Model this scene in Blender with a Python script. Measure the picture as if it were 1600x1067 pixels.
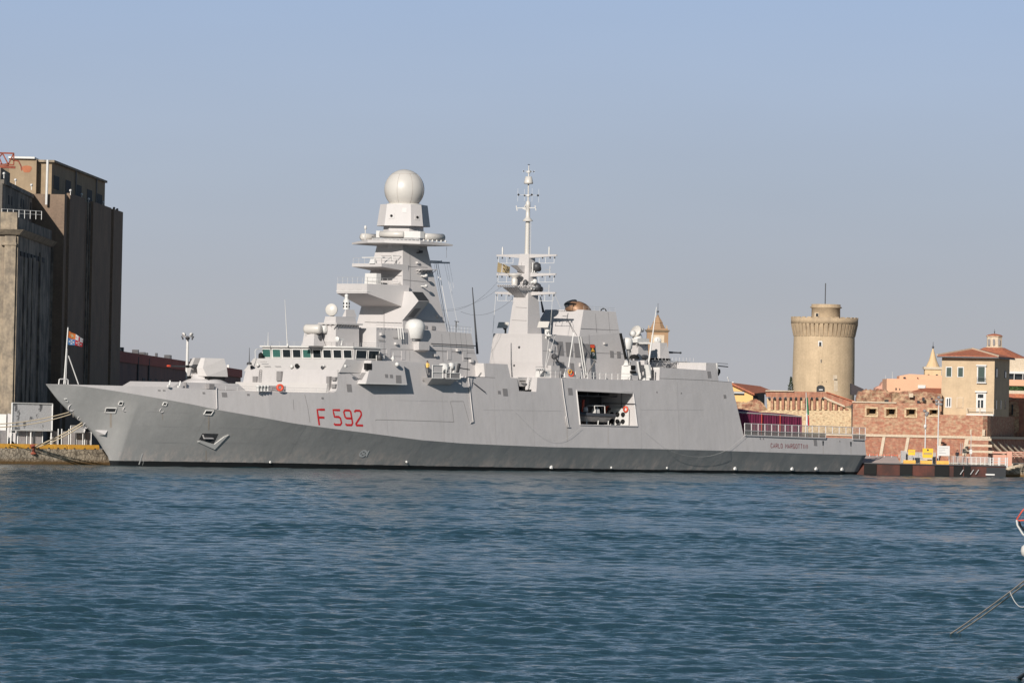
import bpy, bmesh, math, random
import numpy as np
from mathutils import Vector, Matrix
random.seed(7); np.random.seed(7)
SC = bpy.context.scene
for o in list(bpy.data.objects): bpy.data.objects.remove(o)
C = SC.collection
R = math.radians
# ---------------------------------------------------------------- camera
F, H, PITCH, ROLL = 9134.0, 6.73, R(0.7544), R(1.1944)
cam = bpy.data.cameras.new('camera'); camo = bpy.data.objects.new('camera', cam); C.objects.link(camo)
cam.sensor_width = 36.0; cam.lens = 36.0*F/1600.0; cam.clip_start = 1.0; cam.clip_end = 60000
camo.matrix_world = Matrix.Translation((0, 0, H)) @ Matrix.Rotation(R(90)+PITCH, 4, 'X') @ Matrix.Rotation(ROLL, 4, 'Z')
SC.camera = camo
# ---------------------------------------------------------------- world, sun, exposure
SUN_EL, SUN_AZ = R(23.5), R(199.0)
w = bpy.data.worlds.new('World'); SC.world = w; w.use_nodes = True
nt = w.node_tree; nt.nodes.clear()
out = nt.nodes.new('ShaderNodeOutputWorld'); bg = nt.nodes.new('ShaderNodeBackground')
sky = nt.nodes.new('ShaderNodeTexSky'); sky.sky_type = 'NISHITA'; sky.sun_disc = False
sky.sun_elevation = SUN_EL; sky.sun_rotation = SUN_AZ; sky.air_density = 1.0; sky.dust_density = 1.2; sky.ozone_density = 1.6
tc = nt.nodes.new('ShaderNodeTexCoord'); sx = nt.nodes.new('ShaderNodeSeparateXYZ')
nt.links.new(tc.outputs['Generated'], sx.inputs[0])
rmp = nt.nodes.new('ShaderNodeValToRGB')          # haze band of the low sky by elevation
mr = nt.nodes.new('ShaderNodeMapRange'); mr.inputs['From Min'].default_value = 0.0; mr.inputs['From Max'].default_value = 0.2
nt.links.new(sx.outputs['Z'], mr.inputs['Value']); nt.links.new(mr.outputs[0], rmp.inputs[0])
cr = rmp.color_ramp
SK = [(0.0, (.448, .443, .463)), (.09, (.438, .459, .500)), (.20, (.415, .478, .575)), (.36, (.365, .475, .665)), (1.0, (.20, .38, .64))]
while len(cr.elements) < len(SK): cr.elements.new(0.5)
for e, (p, c) in zip(cr.elements, SK): e.position = p; e.color = (*c, 1)
sc_ = nt.nodes.new('ShaderNodeVectorMath'); sc_.operation = 'SCALE'; sc_.inputs['Scale'].default_value = 1/.055
nt.links.new(rmp.outputs[0], sc_.inputs[0])
mf = nt.nodes.new('ShaderNodeMapRange'); mf.inputs['From Min'].default_value = 0.08; mf.inputs['From Max'].default_value = 0.17
mf.inputs['To Min'].default_value = 1.0; mf.inputs['To Max'].default_value = 0.0
nt.links.new(sx.outputs['Z'], mf.inputs['Value'])
mx = nt.nodes.new('ShaderNodeMix'); mx.data_type = 'RGBA'
up = nt.nodes.new('ShaderNodeVectorMath'); up.operation = 'MULTIPLY'; up.inputs[1].default_value = (.58, .80, .90); nt.links.new(sky.outputs[0], up.inputs[0])
nt.links.new(mf.outputs[0], mx.inputs['Factor']); nt.links.new(up.outputs[0], mx.inputs[6]); nt.links.new(sc_.outputs[0], mx.inputs[7])
nzs = nt.nodes.new('ShaderNodeTexNoise'); nzs.inputs['Scale'].default_value = 2.6; nzs.inputs['Detail'].default_value = 4; mps = nt.nodes.new('ShaderNodeMapping'); mps.inputs['Scale'].default_value = (1.6, 1.6, 9.0)
nt.links.new(tc.outputs['Generated'], mps.inputs[0]); nt.links.new(mps.outputs[0], nzs.inputs['Vector'])
mrs = nt.nodes.new('ShaderNodeMapRange'); mrs.inputs['From Min'].default_value = .3; mrs.inputs['From Max'].default_value = .7; mrs.inputs['To Min'].default_value = .955; mrs.inputs['To Max'].default_value = 1.045; nt.links.new(nzs.outputs['Fac'], mrs.inputs['Value'])
vr = nt.nodes.new('ShaderNodeVectorMath'); vr.operation = 'SCALE'; nt.links.new(mx.outputs[2], vr.inputs[0]); nt.links.new(mrs.outputs[0], vr.inputs['Scale'])      # faint uneven haze
nt.links.new(vr.outputs[0], bg.inputs['Color']); bg.inputs['Strength'].default_value = 0.055
nt.links.new(bg.outputs[0], out.inputs['Surface'])
sl = bpy.data.lights.new('sun', 'SUN'); sl.energy = 5.0; sl.angle = R(0.55); sl.color = (1.0, 0.935, 0.86)
so = bpy.data.objects.new('sun', sl); C.objects.link(so)
sd = Vector((math.sin(SUN_AZ)*math.cos(SUN_EL), math.cos(SUN_AZ)*math.cos(SUN_EL), math.sin(SUN_EL)))
so.rotation_euler = sd.to_track_quat('Z', 'Y').to_euler(); so.location = (0, -50, 80)
vs = SC.view_settings; vs.view_transform = 'Standard'; vs.look = 'None'; vs.exposure = 0.0; vs.gamma = 1.0; vs.use_curve_mapping = False
SC.cycles.max_bounces = 6; SC.cycles.diffuse_bounces = 3; SC.cycles.glossy_bounces = 3
# ---------------------------------------------------------------- measuring helpers: where a sight line meets a plane of the place
CM = camo.matrix_world.to_3x3(); CO = Vector((0, 0, H))
def ray(px, py): return CM @ Vector(((px-800)/F, -(py-533.5)/F, -1.0))
def onY(px, py, Y): r = ray(px, py); return CO + r*(Y/r.y)
def onZ(px, py, z): r = ray(px, py); return CO + r*((z-H)/r.z)
BX, BY, TH = -55.58, 698.43, R(47.54)
A2 = Vector((math.cos(TH), math.sin(TH), 0)); N2 = Vector((math.sin(TH), -math.cos(TH), 0)); B0 = Vector((BX, BY, 0))
def S(s, t, z): return B0 + A2*s + N2*t + Vector((0, 0, z))
def shT(px, py, t):
    r = ray(px, py); k = (N2.dot(B0) + t - N2.dot(CO))/N2.dot(r); p = CO + r*k
    return (p-B0).dot(A2), p.z
def shS(px, py, s):
    r = ray(px, py); k = (A2.dot(B0) + s - A2.dot(CO))/A2.dot(r); p = CO + r*k
    return (p-B0).dot(N2), p.z
def shZ(px, py, z):
    p = onZ(px, py, z); return (p-B0).dot(A2), (p-B0).dot(N2)
def shW(px, py, wf):
    t = 8.0
    for i in range(14):
        s, z = shT(px, py, t); t = 0.4*t + 0.6*wf(s, z)
    s, z = shT(px, py, t); return s, z
def interp(tab, x): return float(np.interp(x, [q[0] for q in tab], [q[1] for q in tab]))
# ---------------------------------------------------------------- materials
MATS = {}
def nd(t, ty): return t.nodes.new(ty)
def mat(name, col, rough=.6, metal=0.0, col2=None, nscale=1.0, amt=.5, stretch=(1, 1, 1), bump=0.0, bscale=20.0, fine=.06, fscale=25.0,
        streak=0.0, streakcol=None, brick=None, rot=0.0, spec=.5, mid=.5):
    """colour with two scales of wear, optional vertical run-off streaks, optional masonry courses"""
    if name in MATS: return MATS[name]
    m = bpy.data.materials.new(name); m.use_nodes = True; t = m.node_tree; b = t.nodes['Principled BSDF']; MATS[name] = m
    L = t.links.new
    b.inputs['Roughness'].default_value = rough; b.inputs['Metallic'].default_value = metal; b.inputs['Specular IOR Level'].default_value = spec
    tco = nd(t, 'ShaderNodeTexCoord'); vec = tco.outputs['Object']
    if rot:
        mp = nd(t, 'ShaderNodeMapping'); mp.inputs['Rotation'].default_value = (0, 0, rot); L(vec, mp.inputs[0]); vec = mp.outputs[0]
    mp = nd(t, 'ShaderNodeMapping'); mp.inputs['Scale'].default_value = stretch; L(vec, mp.inputs[0])
    n1 = nd(t, 'ShaderNodeTexNoise'); n1.inputs['Scale'].default_value = nscale; n1.inputs['Detail'].default_value = 6; n1.inputs['Roughness'].default_value = .62
    L(mp.outputs[0], n1.inputs['Vector'])
    cur = None
    def mixc(fac, c1, c2, mode='MIX'):
        q = nd(t, 'ShaderNodeMix'); q.data_type = 'RGBA'; q.blend_type = mode
        for inp, v in ((q.inputs['Factor'], fac), (q.inputs[6], c1), (q.inputs[7], c2)):
            if isinstance(v, (int, float)): inp.default_value = v
            elif isinstance(v, tuple): inp.default_value = (*v[:3], 1)
            else: L(v, inp)
        return q.outputs[2]
    def rng(v, a, bb, c=0.0, d=1.0):
        q = nd(t, 'ShaderNodeMapRange'); q.inputs['From Min'].default_value = a; q.inputs['From Max'].default_value = bb
        q.inputs['To Min'].default_value = c; q.inputs['To Max'].default_value = d; L(v, q.inputs['Value']); return q.outputs[0]
    c2 = col2 if col2 else tuple(x*.8 for x in col)
    cur = mixc(rng(n1.outputs['Fac'], mid-.25/max(amt, .1)*.5, mid+.25/max(amt, .1)*.5, 0, 1), col, c2)
    if brick:
        bw, bh, mcol, mf_, bc2 = brick
        # courses run along x or y whichever the wall uses: fold both into one running length
        sp = nd(t, 'ShaderNodeSeparateXYZ'); L(vec, sp.inputs[0]); ad = nd(t, 'ShaderNodeMath'); L(sp.outputs['X'], ad.inputs[0]); L(sp.outputs['Y'], ad.inputs[1])
        cb = nd(t, 'ShaderNodeCombineXYZ'); L(ad.outputs[0], cb.inputs['X']); L(sp.outputs['Z'], cb.inputs['Y'])
        br = nd(t, 'ShaderNodeTexBrick'); br.inputs['Scale'].default_value = 1.0; br.inputs['Brick Width'].default_value = bw; br.inputs['Row Height'].default_value = bh
        br.inputs['Mortar Size'].default_value = min(bw, bh)*.09; br.inputs['Mortar Smooth'].default_value = .2; br.inputs['Bias'].default_value = -.2
        L(cb.outputs[0], br.inputs['Vector']); L(cur, br.inputs['Color1']); br.inputs['Color2'].default_value = (*bc2, 1); br.inputs['Mortar'].default_value = (*mcol, 1)
        cur = mixc(mf_, cur, br.outputs['Color'])
    if streak:
        ms = nd(t, 'ShaderNodeMapping'); ms.inputs['Scale'].default_value = (1.1, 1.1, .07); L(vec, ms.inputs[0])
        ns = nd(t, 'ShaderNodeTexNoise'); ns.inputs['Scale'].default_value = 1.6; ns.inputs['Detail'].default_value = 7; ns.inputs['Roughness'].default_value = .65; L(ms.outputs[0], ns.inputs['Vector'])
        cur = mixc(rng(ns.outputs['Fac'], .47, .72, 0, streak), cur, streakcol if streakcol else tuple(x*.45 for x in col))
    nf = nd(t, 'ShaderNodeTexNoise'); nf.inputs['Scale'].default_value = fscale; nf.inputs['Detail'].default_value = 3; L(vec, nf.inputs['Vector'])
    hs = nd(t, 'ShaderNodeHueSaturation'); L(rng(nf.outputs['Fac'], .3, .7, 1-fine, 1+fine), hs.inputs['Value']); L(cur, hs.inputs['Color'])
    L(hs.outputs[0], b.inputs['Base Color'])
    if bump:
        nb = nd(t, 'ShaderNodeTexNoise'); nb.inputs['Scale'].default_value = bscale; nb.inputs['Detail'].default_value = 5; L(vec, nb.inputs['Vector'])
        bn = nd(t, 'ShaderNodeBump'); bn.inputs['Strength'].default_value = bump; bn.inputs['Distance'].default_value = .1; L(nb.outputs['Fac'], bn.inputs['Height']); L(bn.outputs[0], b.inputs['Normal'])
    return m
SHIPC = (.515, .487, .478); SHIPC2 = (.465, .443, .436)
mShip = mat('ship_grey_paint', SHIPC, .62, col2=SHIPC2, nscale=.12, amt=.6, streak=.36, streakcol=(.40, .375, .355), fine=.02, fscale=6, rot=-TH, bump=.5, bscale=.5)
mShipB = mat('ship_grey_deckhouse', (.53, .50, .488), .6, col2=(.48, .456, .446), nscale=.2, amt=.5, streak=.2, streakcol=(.42, .395, .37), fine=.02, fscale=6, rot=-TH)
mWhite = mat('white_paint', (.64, .625, .60), .5, col2=(.58, .565, .54), nscale=2, fine=.03)
mDome = mat('radome_white', (.56, .53, .49), .38, col2=(.53, .50, .46), nscale=.8, fine=.02)
mLouvre = mat('grey_louvre', (.25, .235, .23), .7, col2=(.20, .19, .19), nscale=6, stretch=(1, 1, 8))
mDark = mat('dark_opening', (.03, .032, .036), .8, nscale=3)
mBlack = mat('black_rubber', (.016, .016, .016), .85, nscale=5, spec=.2)
mGlass = mat('dark_window_glass', (.02, .026, .03), .08, nscale=3, spec=.7)
mGlassG = mat('green_window_glass', (.05, .14, .12), .1, nscale=3, spec=.7)
mSeam = mat('seam_line', (.24, .225, .215), .7)
mWeld = mat('light_weld_line', (.44, .43, .42), .6)
mRed = mat('red_paint', (.56, .022, .022), .5, col2=(.48, .02, .022), nscale=3, amt=.4)
mRedName = mat('dark_red_letter_paint', (.28, .035, .045), .5)
mRedB = mat('bright_red', (.75, .09, .04), .5)
mSteel = mat('galvanised_steel', (.46, .45, .44), .45, metal=.2, nscale=4)
mDarkSteel = mat('dark_steel', (.08, .08, .085), .5, metal=.3, nscale=4)
mRope = mat('pale_rope', (.50, .42, .30), .9, col2=(.36, .29, .20), nscale=30, fine=.15)
mRopeW = mat('white_halyard', (.62, .60, .57), .9)
mWire = mat('dark_wire', (.12, .12, .13), .6)
mExh = mat('heat_stained_metal', (.36, .20, .11), .5, metal=.25, col2=(.17, .10, .065), nscale=.9, amt=.9)
mYel = mat('yellow_barrier_paint', (.75, .40, .05), .6, col2=(.55, .28, .05), nscale=1.5, amt=.8)
mMar = mat('maroon_canvas', (.20, .018, .065), .85, col2=(.14, .012, .045), nscale=1.2)
def parent_loc(p):
    v = Vector((0, 0, 0))
    while p is not None: v = v + p.location; p = p.parent
    return v
def tag(o, label=None, cat=None, group=None, kind=None):
    if label: o['label'] = label
    if cat: o['category'] = cat
    if group: o['group'] = group
    if kind: o['kind'] = kind
    return o
def empty(name, loc, label=None, cat=None, group=None, kind=None, rz=0.0):
    o = bpy.data.objects.new(name, None); C.objects.link(o); o.location = loc; o.rotation_euler = (0, 0, rz); o.empty_display_size = .5
    return tag(o, label, cat, group, kind)
class MB:
    """collects shapes in world space (or in a thing's own space when built under a rotated Empty) and links them as one mesh"""
    def __init__(s): s.v = []; s.f = []; s.mi = []; s.sm = []
    def add(s, vs, fs, mi=0, smooth=False):
        n = len(s.v); s.v += [Vector(q) for q in vs]; s.f += [[n+i for i in f] for f in fs]; s.mi += [mi]*len(fs); s.sm += [smooth]*len(fs); return s
    def face(s, pts, mi=0): return s.add(pts, [list(range(len(pts)))], mi)
    def loft(s, la, lb, mi=0, cap=True, smooth=False):
        n = len(la); fs = [[i, (i+1) % n, n+(i+1) % n, n+i] for i in range(n)]
        s.add(list(la)+list(lb), fs, mi, smooth)
        if cap: s.add(list(la), [list(range(n))[::-1]], mi); s.add(list(lb), [list(range(n))], mi)
        return s
    def prism(s, pts, d, mi=0): d = Vector(d); return s.loft(pts, [Vector(p)+d for p in pts], mi)
    def hexa(s, p, mi=0): return s.loft(p[:4], p[4:], mi)
    def box(s, x0, x1, y0, y1, z0, z1, mi=0):
        return s.loft([(x0, y0, z0), (x1, y0, z0), (x1, y1, z0), (x0, y1, z0)], [(x0, y0, z1), (x1, y0, z1), (x1, y1, z1), (x0, y1, z1)], mi)
    def sbox(s, s0, s1, t0, t1, z0, z1, ins=0.0, mi=0):    # box in the ship's axes, top inset
        return s.loft([S(s0, t0, z0), S(s0, t1, z0), S(s1, t1, z0), S(s1, t0, z0)],
                      [S(s0+ins, t0+ins, z1), S(s0+ins, t1-ins, z1), S(s1-ins, t1-ins, z1), S(s1-ins, t0+ins, z1)], mi)
    def tube(s, path, r, n=6, mi=0, r2=None):
        path = [Vector(p) for p in path]; N = len(path); rings = []
        for i, p in enumerate(path):
            d = (path[min(i+1, N-1)]-path[max(i-1, 0)]).normalized(); u = d.orthogonal().normalized(); w_ = d.cross(u)
            if i and rings: 
                u0 = (prevu - d*prevu.dot(d)); u = u0.normalized() if u0.length > 1e-6 else u; w_ = d.cross(u)
            prevu = u; rr = r if r2 is None else r+(r2-r)*i/(N-1)
            rings.append([p+(u*math.cos(6.28318*k/n)+w_*math.sin(6.28318*k/n))*rr for k in range(n)])
        vs = [q for rg in rings for q in rg]
        fs = [[i*n+k, i*n+(k+1) % n, (i+1)*n+(k+1) % n, (i+1)*n+k] for i in range(N-1) for k in range(n)]
        s.add(vs, fs, mi, n >= 6); s.add(rings[0], [list(range(n))[::-1]], mi); s.add(rings[-1], [list(range(n))], mi); return s
    def bar(s, a, b, wd, ht=None, mi=0):
        a = Vector(a); b = Vector(b); d = (b-a).normalized(); up = Vector((0, 0, 1)) if abs(d.z) < .95 else Vector((0, 1, 0))
        u = d.cross(up).normalized()*wd/2; v = u.cross(d).normalized()*(ht or wd)/2
        return s.loft([a+u+v, a-u+v, a-u-v, a+u-v], [b+u+v, b-u+v, b-u-v, b+u-v], mi)
    def lathe(s, c, prof, n=24, mi=0, smooth=True, axis=None, ph=0.0):
        c = Vector(c); ax = Vector(axis).normalized() if axis else Vector((0, 0, 1)); u = ax.orthogonal().normalized() if axis else Vector((1, 0, 0)); w_ = ax.cross(u)
        vs = []
        for r, z in prof:
            for k in range(n):
                an = 6.2831853*k/n+ph; vs.append(c+ax*z+(u*math.cos(an)+w_*math.sin(an))*r)
        m = len(prof); fs = [[i*n+k, i*n+(k+1) % n, (i+1)*n+(k+1) % n, (i+1)*n+k] for i in range(m-1) for k in range(n)]
        s.add(vs, fs, mi, smooth)
        if prof[0] == prof[-1]: return s
        s.add(vs[:n], [list(range(n))[::-1]], mi); s.add(vs[-n:], [list(range(n))], mi); return s
    def build(s, name, mats, parent=None, label=None, cat=None, group=None, kind=None, local=False, fixn=True):
        me = bpy.data.meshes.new(name); off = Vector((0, 0, 0)) if (local or parent is None) else parent_loc(parent)
        me.from_pydata([tuple(q-off) for q in s.v], [], s.f)
        mats = mats if isinstance(mats, (list, tuple)) else [mats]
        for m in mats: me.materials.append(m)
        me.polygons.foreach_set('material_index', s.mi); me.polygons.foreach_set('use_smooth', s.sm); me.update()
        if fixn:
            b = bmesh.new(); b.from_mesh(me); bmesh.ops.recalc_face_normals(b, faces=b.faces); b.to_mesh(me); b.free()
        o = bpy.data.objects.new(name, me); C.objects.link(o)
        if parent is not None: o.parent = parent
        return tag(o, label, cat, group, kind)
def copy_tree(o, parent=None):
    c = o.copy(); C.objects.link(c); c.parent = parent
    for ch in [q for q in o.children]: copy_tree(ch, c)
    return c
def grid_solid(nu, nv, fn, name, m, parent=None, **k):   # closed sheet with thickness from two surfaces
    mb = MB(); vs = [fn(u/nu, v/nv) for v in range(nv+1) for u in range(nu+1)]
    mb.add(vs, [[v*(nu+1)+u, v*(nu+1)+u+1, (v+1)*(nu+1)+u+1, (v+1)*(nu+1)+u] for v in range(nv) for u in range(nu)], 0, True)
    return mb.build(name, m, parent, **k)
# ================================================================ WARSHIP
ship = empty('warship', S(72, 0, 0), 'long light grey warship with two masts and a white ball radome, moored along the quay', 'warship')
WK = [(0, 0.02), (2, .95), (5, 2.1), (10, 3.8), (15, 5.2), (22, 6.8), (30, 8.05), (38, 8.9), (46, 9.4), (56, 9.75), (70, 9.85), (105, 9.85), (120, 9.6), (132, 9.25), (145.5, 8.8)]
W0 = [(11.6, 0.0), (16, .6), (22, 1.6), (30, 3.0), (40, 4.7), (50, 5.9), (62, 6.7), (75, 7.1), (100, 7.3), (125, 7.1), (145, 6.5)]
TB = [(0, .0), (6, .10), (20, .14), (40, .15), (145, .15)]
def wk(s): return interp(WK, s)
def w0(s): return interp(W0, s)
KN = []
for q in [(72, 600.5), (107, 601), (140, 604.7), (175, 610), (215, 616.5), (250, 622.5), (300, 631.5), (339, 640), (400, 650.5), (457, 661), (500, 667), (535, 671.5), (570, 675.8), (610, 681), (659, 687.5), (725, 692.7), (800, 696), (860, 698.3), (940, 700), (1020, 701.2), (1120, 703.8), (1200, 706.3), (1270, 708.8), (1350, 711)]:
    s, z = shW(q[0], q[1], lambda s, z: wk(s)); KN.append((s, z))
def zk(s): return interp(KN, s)
def W(s, z): return max(wk(s) - interp(TB, s)*(z-zk(s)), 0.02)
TOPPX = [(72, 600), (107, 600.6), (180, 602.4), (259, 604.6), (320, 608), (386, 610.6), (450, 612.5), (512, 614.2), (521, 613.4), (525, 611), (527, 606), (527.5, 578), (558, 578), (600, 565.5), (630, 565), (663, 567.5), (668, 590), (732, 590), (733, 588), (757.5, 588.8), (758, 567.5), (793, 569), (798, 590), (808, 591), (811, 611), (838, 612), (839.5, 590), (876, 590.5), (974, 593.5), (1030, 594), (1031, 574), (1103, 578.5), (1103.6, 566.7), (1120, 567.3), (1120.5, 595), (1143, 597), (1162, 680), (1240, 682), (1351, 685.5)]
TOP = []
for q in TOPPX:
    s, z = shW(q[0], q[1], W)
    if TOP and s <= TOP[-1][0]: s = TOP[-1][0]+.02
    TOP.append((s, z))
SEND = TOP[-1][0]
STEM = []                                         # stem profile on the centre plane
for q in [(70, 600.5), (89.6, 624.7), (108.8, 644.4), (129.4, 663), (146, 678), (160, 699), (173, 720), (177, 727)]:
    STEM.append(shT(q[0], q[1], 0.0))
STEM[0] = (0.0, zk(0))
def zstem(s): return interp(STEM, s)
SWL = STEM[-1][0]
def lower(s, u):                                  # u 0..1 from bottom to knuckle
    if s < SWL: b0, zb = 0.0, zstem(s)
    else: b0, zb = interp(W0, s+11.6-SWL) if s < 20 else w0(s), -1.2
    k = zk(s); return b0 + (wk(s)-b0)*(u**1.08), zb+(k-zb)*u
def Wall(s, z):                                   # side breadth at any height
    k = zk(s)
    if z >= k: return W(s, z)
    zb = zstem(s) if s < SWL else -1.2
    u = min(max((z-zb)/max(k-zb, 1e-3), 0), 1); return lower(s, u)[0]
# hull material: black boot-topping above the waterline is paint with its own edge
mHull = mat('ship_grey_hull_shade', (.425, .415, .40), .6, col2=(.345, .34, .33), nscale=.22, stretch=(1, 1, .6), amt=.7, streak=.25, streakcol=(.33, .31, .295), fine=.03, fscale=5, rot=-TH, bump=.5, bscale=.45)  # same grey paint set darker: the flare's shade is put into the colour
t = mHull.node_tree; b = t.nodes['Principled BSDF']; base = b.inputs['Base Color'].links[0].from_socket
geo = nd(t, 'ShaderNodeNewGeometry'); sp = nd(t, 'ShaderNodeSeparateXYZ'); t.links.new(geo.outputs['Position'], sp.inputs[0])
gt = nd(t, 'ShaderNodeMath'); gt.operation = 'LESS_THAN'; t.links.new(sp.outputs['Z'], gt.inputs[0]); bx_ = nd(t, 'ShaderNodeMapRange'); t.links.new(sp.outputs['X'], bx_.inputs['Value']); bx_.inputs['From Min'].default_value = -28; bx_.inputs['From Max'].default_value = 14; bx_.inputs['To Min'].default_value = .66; bx_.inputs['To Max'].default_value = .42; nb_ = nd(t, 'ShaderNodeTexNoise'); nb_.inputs['Scale'].default_value = .9; nb_.inputs['Detail'].default_value = 5; ab_ = nd(t, 'ShaderNodeMath'); ab_.operation = 'MULTIPLY_ADD'; t.links.new(geo.outputs['Position'], nb_.inputs['Vector']); t.links.new(nb_.outputs['Fac'], ab_.inputs[0]); ab_.inputs[1].default_value = .12; sb_ = nd(t, 'ShaderNodeMath'); sb_.operation = 'SUBTRACT'; t.links.new(bx_.outputs[0], sb_.inputs[0]); sb_.inputs[1].default_value = .06; t.links.new(sb_.outputs[0], ab_.inputs[2]); t.links.new(ab_.outputs[0], gt.inputs[1])
# pale scuffed salt and fender rub marks in the lower metre
nz = nd(t, 'ShaderNodeTexNoise'); nz.inputs['Scale'].default_value = .8; nz.inputs['Detail'].default_value = 8; nz.inputs['Roughness'].default_value = .7
mpz = nd(t, 'ShaderNodeMapping'); mpz.inputs['Scale'].default_value = (1, 1, .35); tcz = nd(t, 'ShaderNodeTexCoord'); t.links.new(tcz.outputs['Object'], mpz.inputs[0]); t.links.new(mpz.outputs[0], nz.inputs['Vector'])
r1 = nd(t, 'ShaderNodeMapRange'); r1.inputs['From Min'].default_value = .46; r1.inputs['From Max'].default_value = .66; t.links.new(nz.outputs['Fac'], r1.inputs['Value'])
r2 = nd(t, 'ShaderNodeMapRange'); r2.inputs['From Min'].default_value = 2.8; r2.inputs['From Max'].default_value = .4; t.links.new(sp.outputs['Z'], r2.inputs['Value'])
ml = nd(t, 'ShaderNodeMath'); ml.operation = 'MULTIPLY'; t.links.new(r1.outputs[0], ml.inputs[0]); t.links.new(r2.outputs[0], ml.inputs[1])
m1 = nd(t, 'ShaderNodeMix'); m1.data_type = 'RGBA'; t.links.new(ml.outputs[0], m1.inputs['Factor']); t.links.new(base, m1.inputs[6]); m1.inputs[7].default_value = (.66, .56, .50, 1)
m2 = nd(t, 'ShaderNodeMix'); m2.data_type = 'RGBA'; t.links.new(gt.outputs[0], m2.inputs['Factor']); t.links.new(m1.outputs[2], m2.inputs[6]); m2.inputs[7].default_value = (.016, .017, .018, 1)
t.links.new(m2.outputs[2], b.inputs['Base Color'])

# ---- hull: lower shell, upper side plating with the boat bay cut out, decks, transom
BAYc = [(900.3, 609.5), (989, 614), (995.5, 666.7), (906, 663.5)]
b_ = [shW(x, y, W) for x, y in BAYc]; BS0 = (b_[0][0]+b_[3][0])/2; BS1 = (b_[1][0]+b_[2][0])/2; BZ1 = (b_[0][1]+b_[1][1])/2; BZ0 = (b_[2][1]+b_[3][1])/2
st = sorted(set([round(x, 3) for x in list(np.arange(0, SEND, 1.5)) + [.5, 1, 2.2, 4, SWL, SWL+.4] + [s for s, z in TOP] + [BS0, BS0+.01, BS1-.01, BS1, SEND] if 0 <= x <= SEND+.001]))
hull = MB(); NU = 12
rows = []
for s in st:
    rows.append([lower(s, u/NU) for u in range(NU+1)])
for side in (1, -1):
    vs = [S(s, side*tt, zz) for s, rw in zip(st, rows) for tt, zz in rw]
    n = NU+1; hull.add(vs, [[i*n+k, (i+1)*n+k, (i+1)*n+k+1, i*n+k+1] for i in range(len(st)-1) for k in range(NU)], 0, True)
def topz(s): return interp(TOP, s)
def strip(side, s0, s1, fz0, fz1, nz_=5):
    vs = []
    for s, es in ((s0, 1e-4), (s1, -1e-4)):
        a, c = fz0(s), fz1(s+es)
        vs += [S(s, side*W(s, a+(c-a)*k/nz_), a+(c-a)*k/nz_) for k in range(nz_+1)]
    m = nz_+1; hull.add(vs, [[k, m+k, m+k+1, k+1] for k in range(nz_)], 1, False)
for i in range(len(st)-1):
    s0, s1 = st[i], st[i+1]; mid = (s0+s1)/2
    for side in (1, -1):
        if side == 1 and BS0 < mid < BS1:
            strip(side, s0, s1, zk, lambda s: BZ0, 3); strip(side, s0, s1, lambda s: BZ1, topz, 3)
        else: strip(side, s0, s1, zk, topz)
    z0, z1 = topz(s0+1e-4), topz(s1-1e-4)
    hull.add([S(s0, W(s0, z0), z0), S(s1, W(s1, z1), z1), S(s1, -W(s1, z1), z1), S(s0, -W(s0, z0), z0)], [[0, 1, 2, 3]], 1)
s = SEND; rw = rows[-1]; zt = topz(s)
loop = [S(s, tt, zz) for tt, zz in rw]+[S(s, W(s, zt), zt), S(s, -W(s, zt), zt)]+[S(s, -tt, zz) for tt, zz in rw[::-1]]
hull.face(loop, 0)
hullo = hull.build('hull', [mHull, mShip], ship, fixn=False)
# remove doubles so shading is continuous
bm = bmesh.new(); bm.from_mesh(hullo.data); bmesh.ops.remove_doubles(bm, verts=bm.verts, dist=.004); bmesh.ops.recalc_face_normals(bm, faces=bm.faces)
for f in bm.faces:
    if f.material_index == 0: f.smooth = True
for e in bm.edges:
    if len(e.link_faces) == 2 and e.link_faces[0].material_index != e.link_faces[1].material_index: e.smooth = False
bm.to_mesh(hullo.data); bm.free()
# ---- patches lying on the side plating
def hullpt(px, py, off=.02, wf=Wall):
    s, z = shW(px, py, wf); return S(s, wf(s, z)+off, z)
def patch(mb, pts, off=.03, mi=0, wf=Wall, depth=.06):
    sz = [shW(x, y, wf) for x, y in pts]
    return mb.loft([S(s, wf(s, z)+off, z) for s, z in sz], [S(s, wf(s, z)-depth, z) for s, z in sz], mi)
def rect(x0, y0, x1, y1, sk=.0): return [(x0, y0), (x1, y0+.3), (x1+sk, y1+.3), (x0+sk, y1)]
def line(mb, pts, wd, off=.03, wf=Wall, mi=0, sub=6):
    q = []
    for (xa, ya), (xb, yb) in zip(pts[:-1], pts[1:]):
        for k in range(sub): q.append((xa+(xb-xa)*k/sub, ya+(yb-ya)*k/sub))
    q.append(pts[-1]); P_ = []
    for x, y in q:
        s, z = shW(x, y, wf); P_.append((s, z))
    L_, R_ = [], []
    for i, (s, z) in enumerate(P_):
        a = P_[max(i-1, 0)]; c = P_[min(i+1, len(P_)-1)]; ds, dz = c[0]-a[0], c[1]-a[1]; l = math.hypot(ds, dz) or 1
        ns, nz2 = -dz/l*wd/2, ds/l*wd/2
        for lst, sg in ((L_, 1), (R_, -1)):
            s2, z2 = s+sg*ns, z+sg*nz2; lst.append(S(s2, wf(s2, z2)+off, z2))
    n = len(P_); mb.add(L_+R_, [[i, i+1, n+i+1, n+i] for i in range(n-1)], mi); return mb
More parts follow.
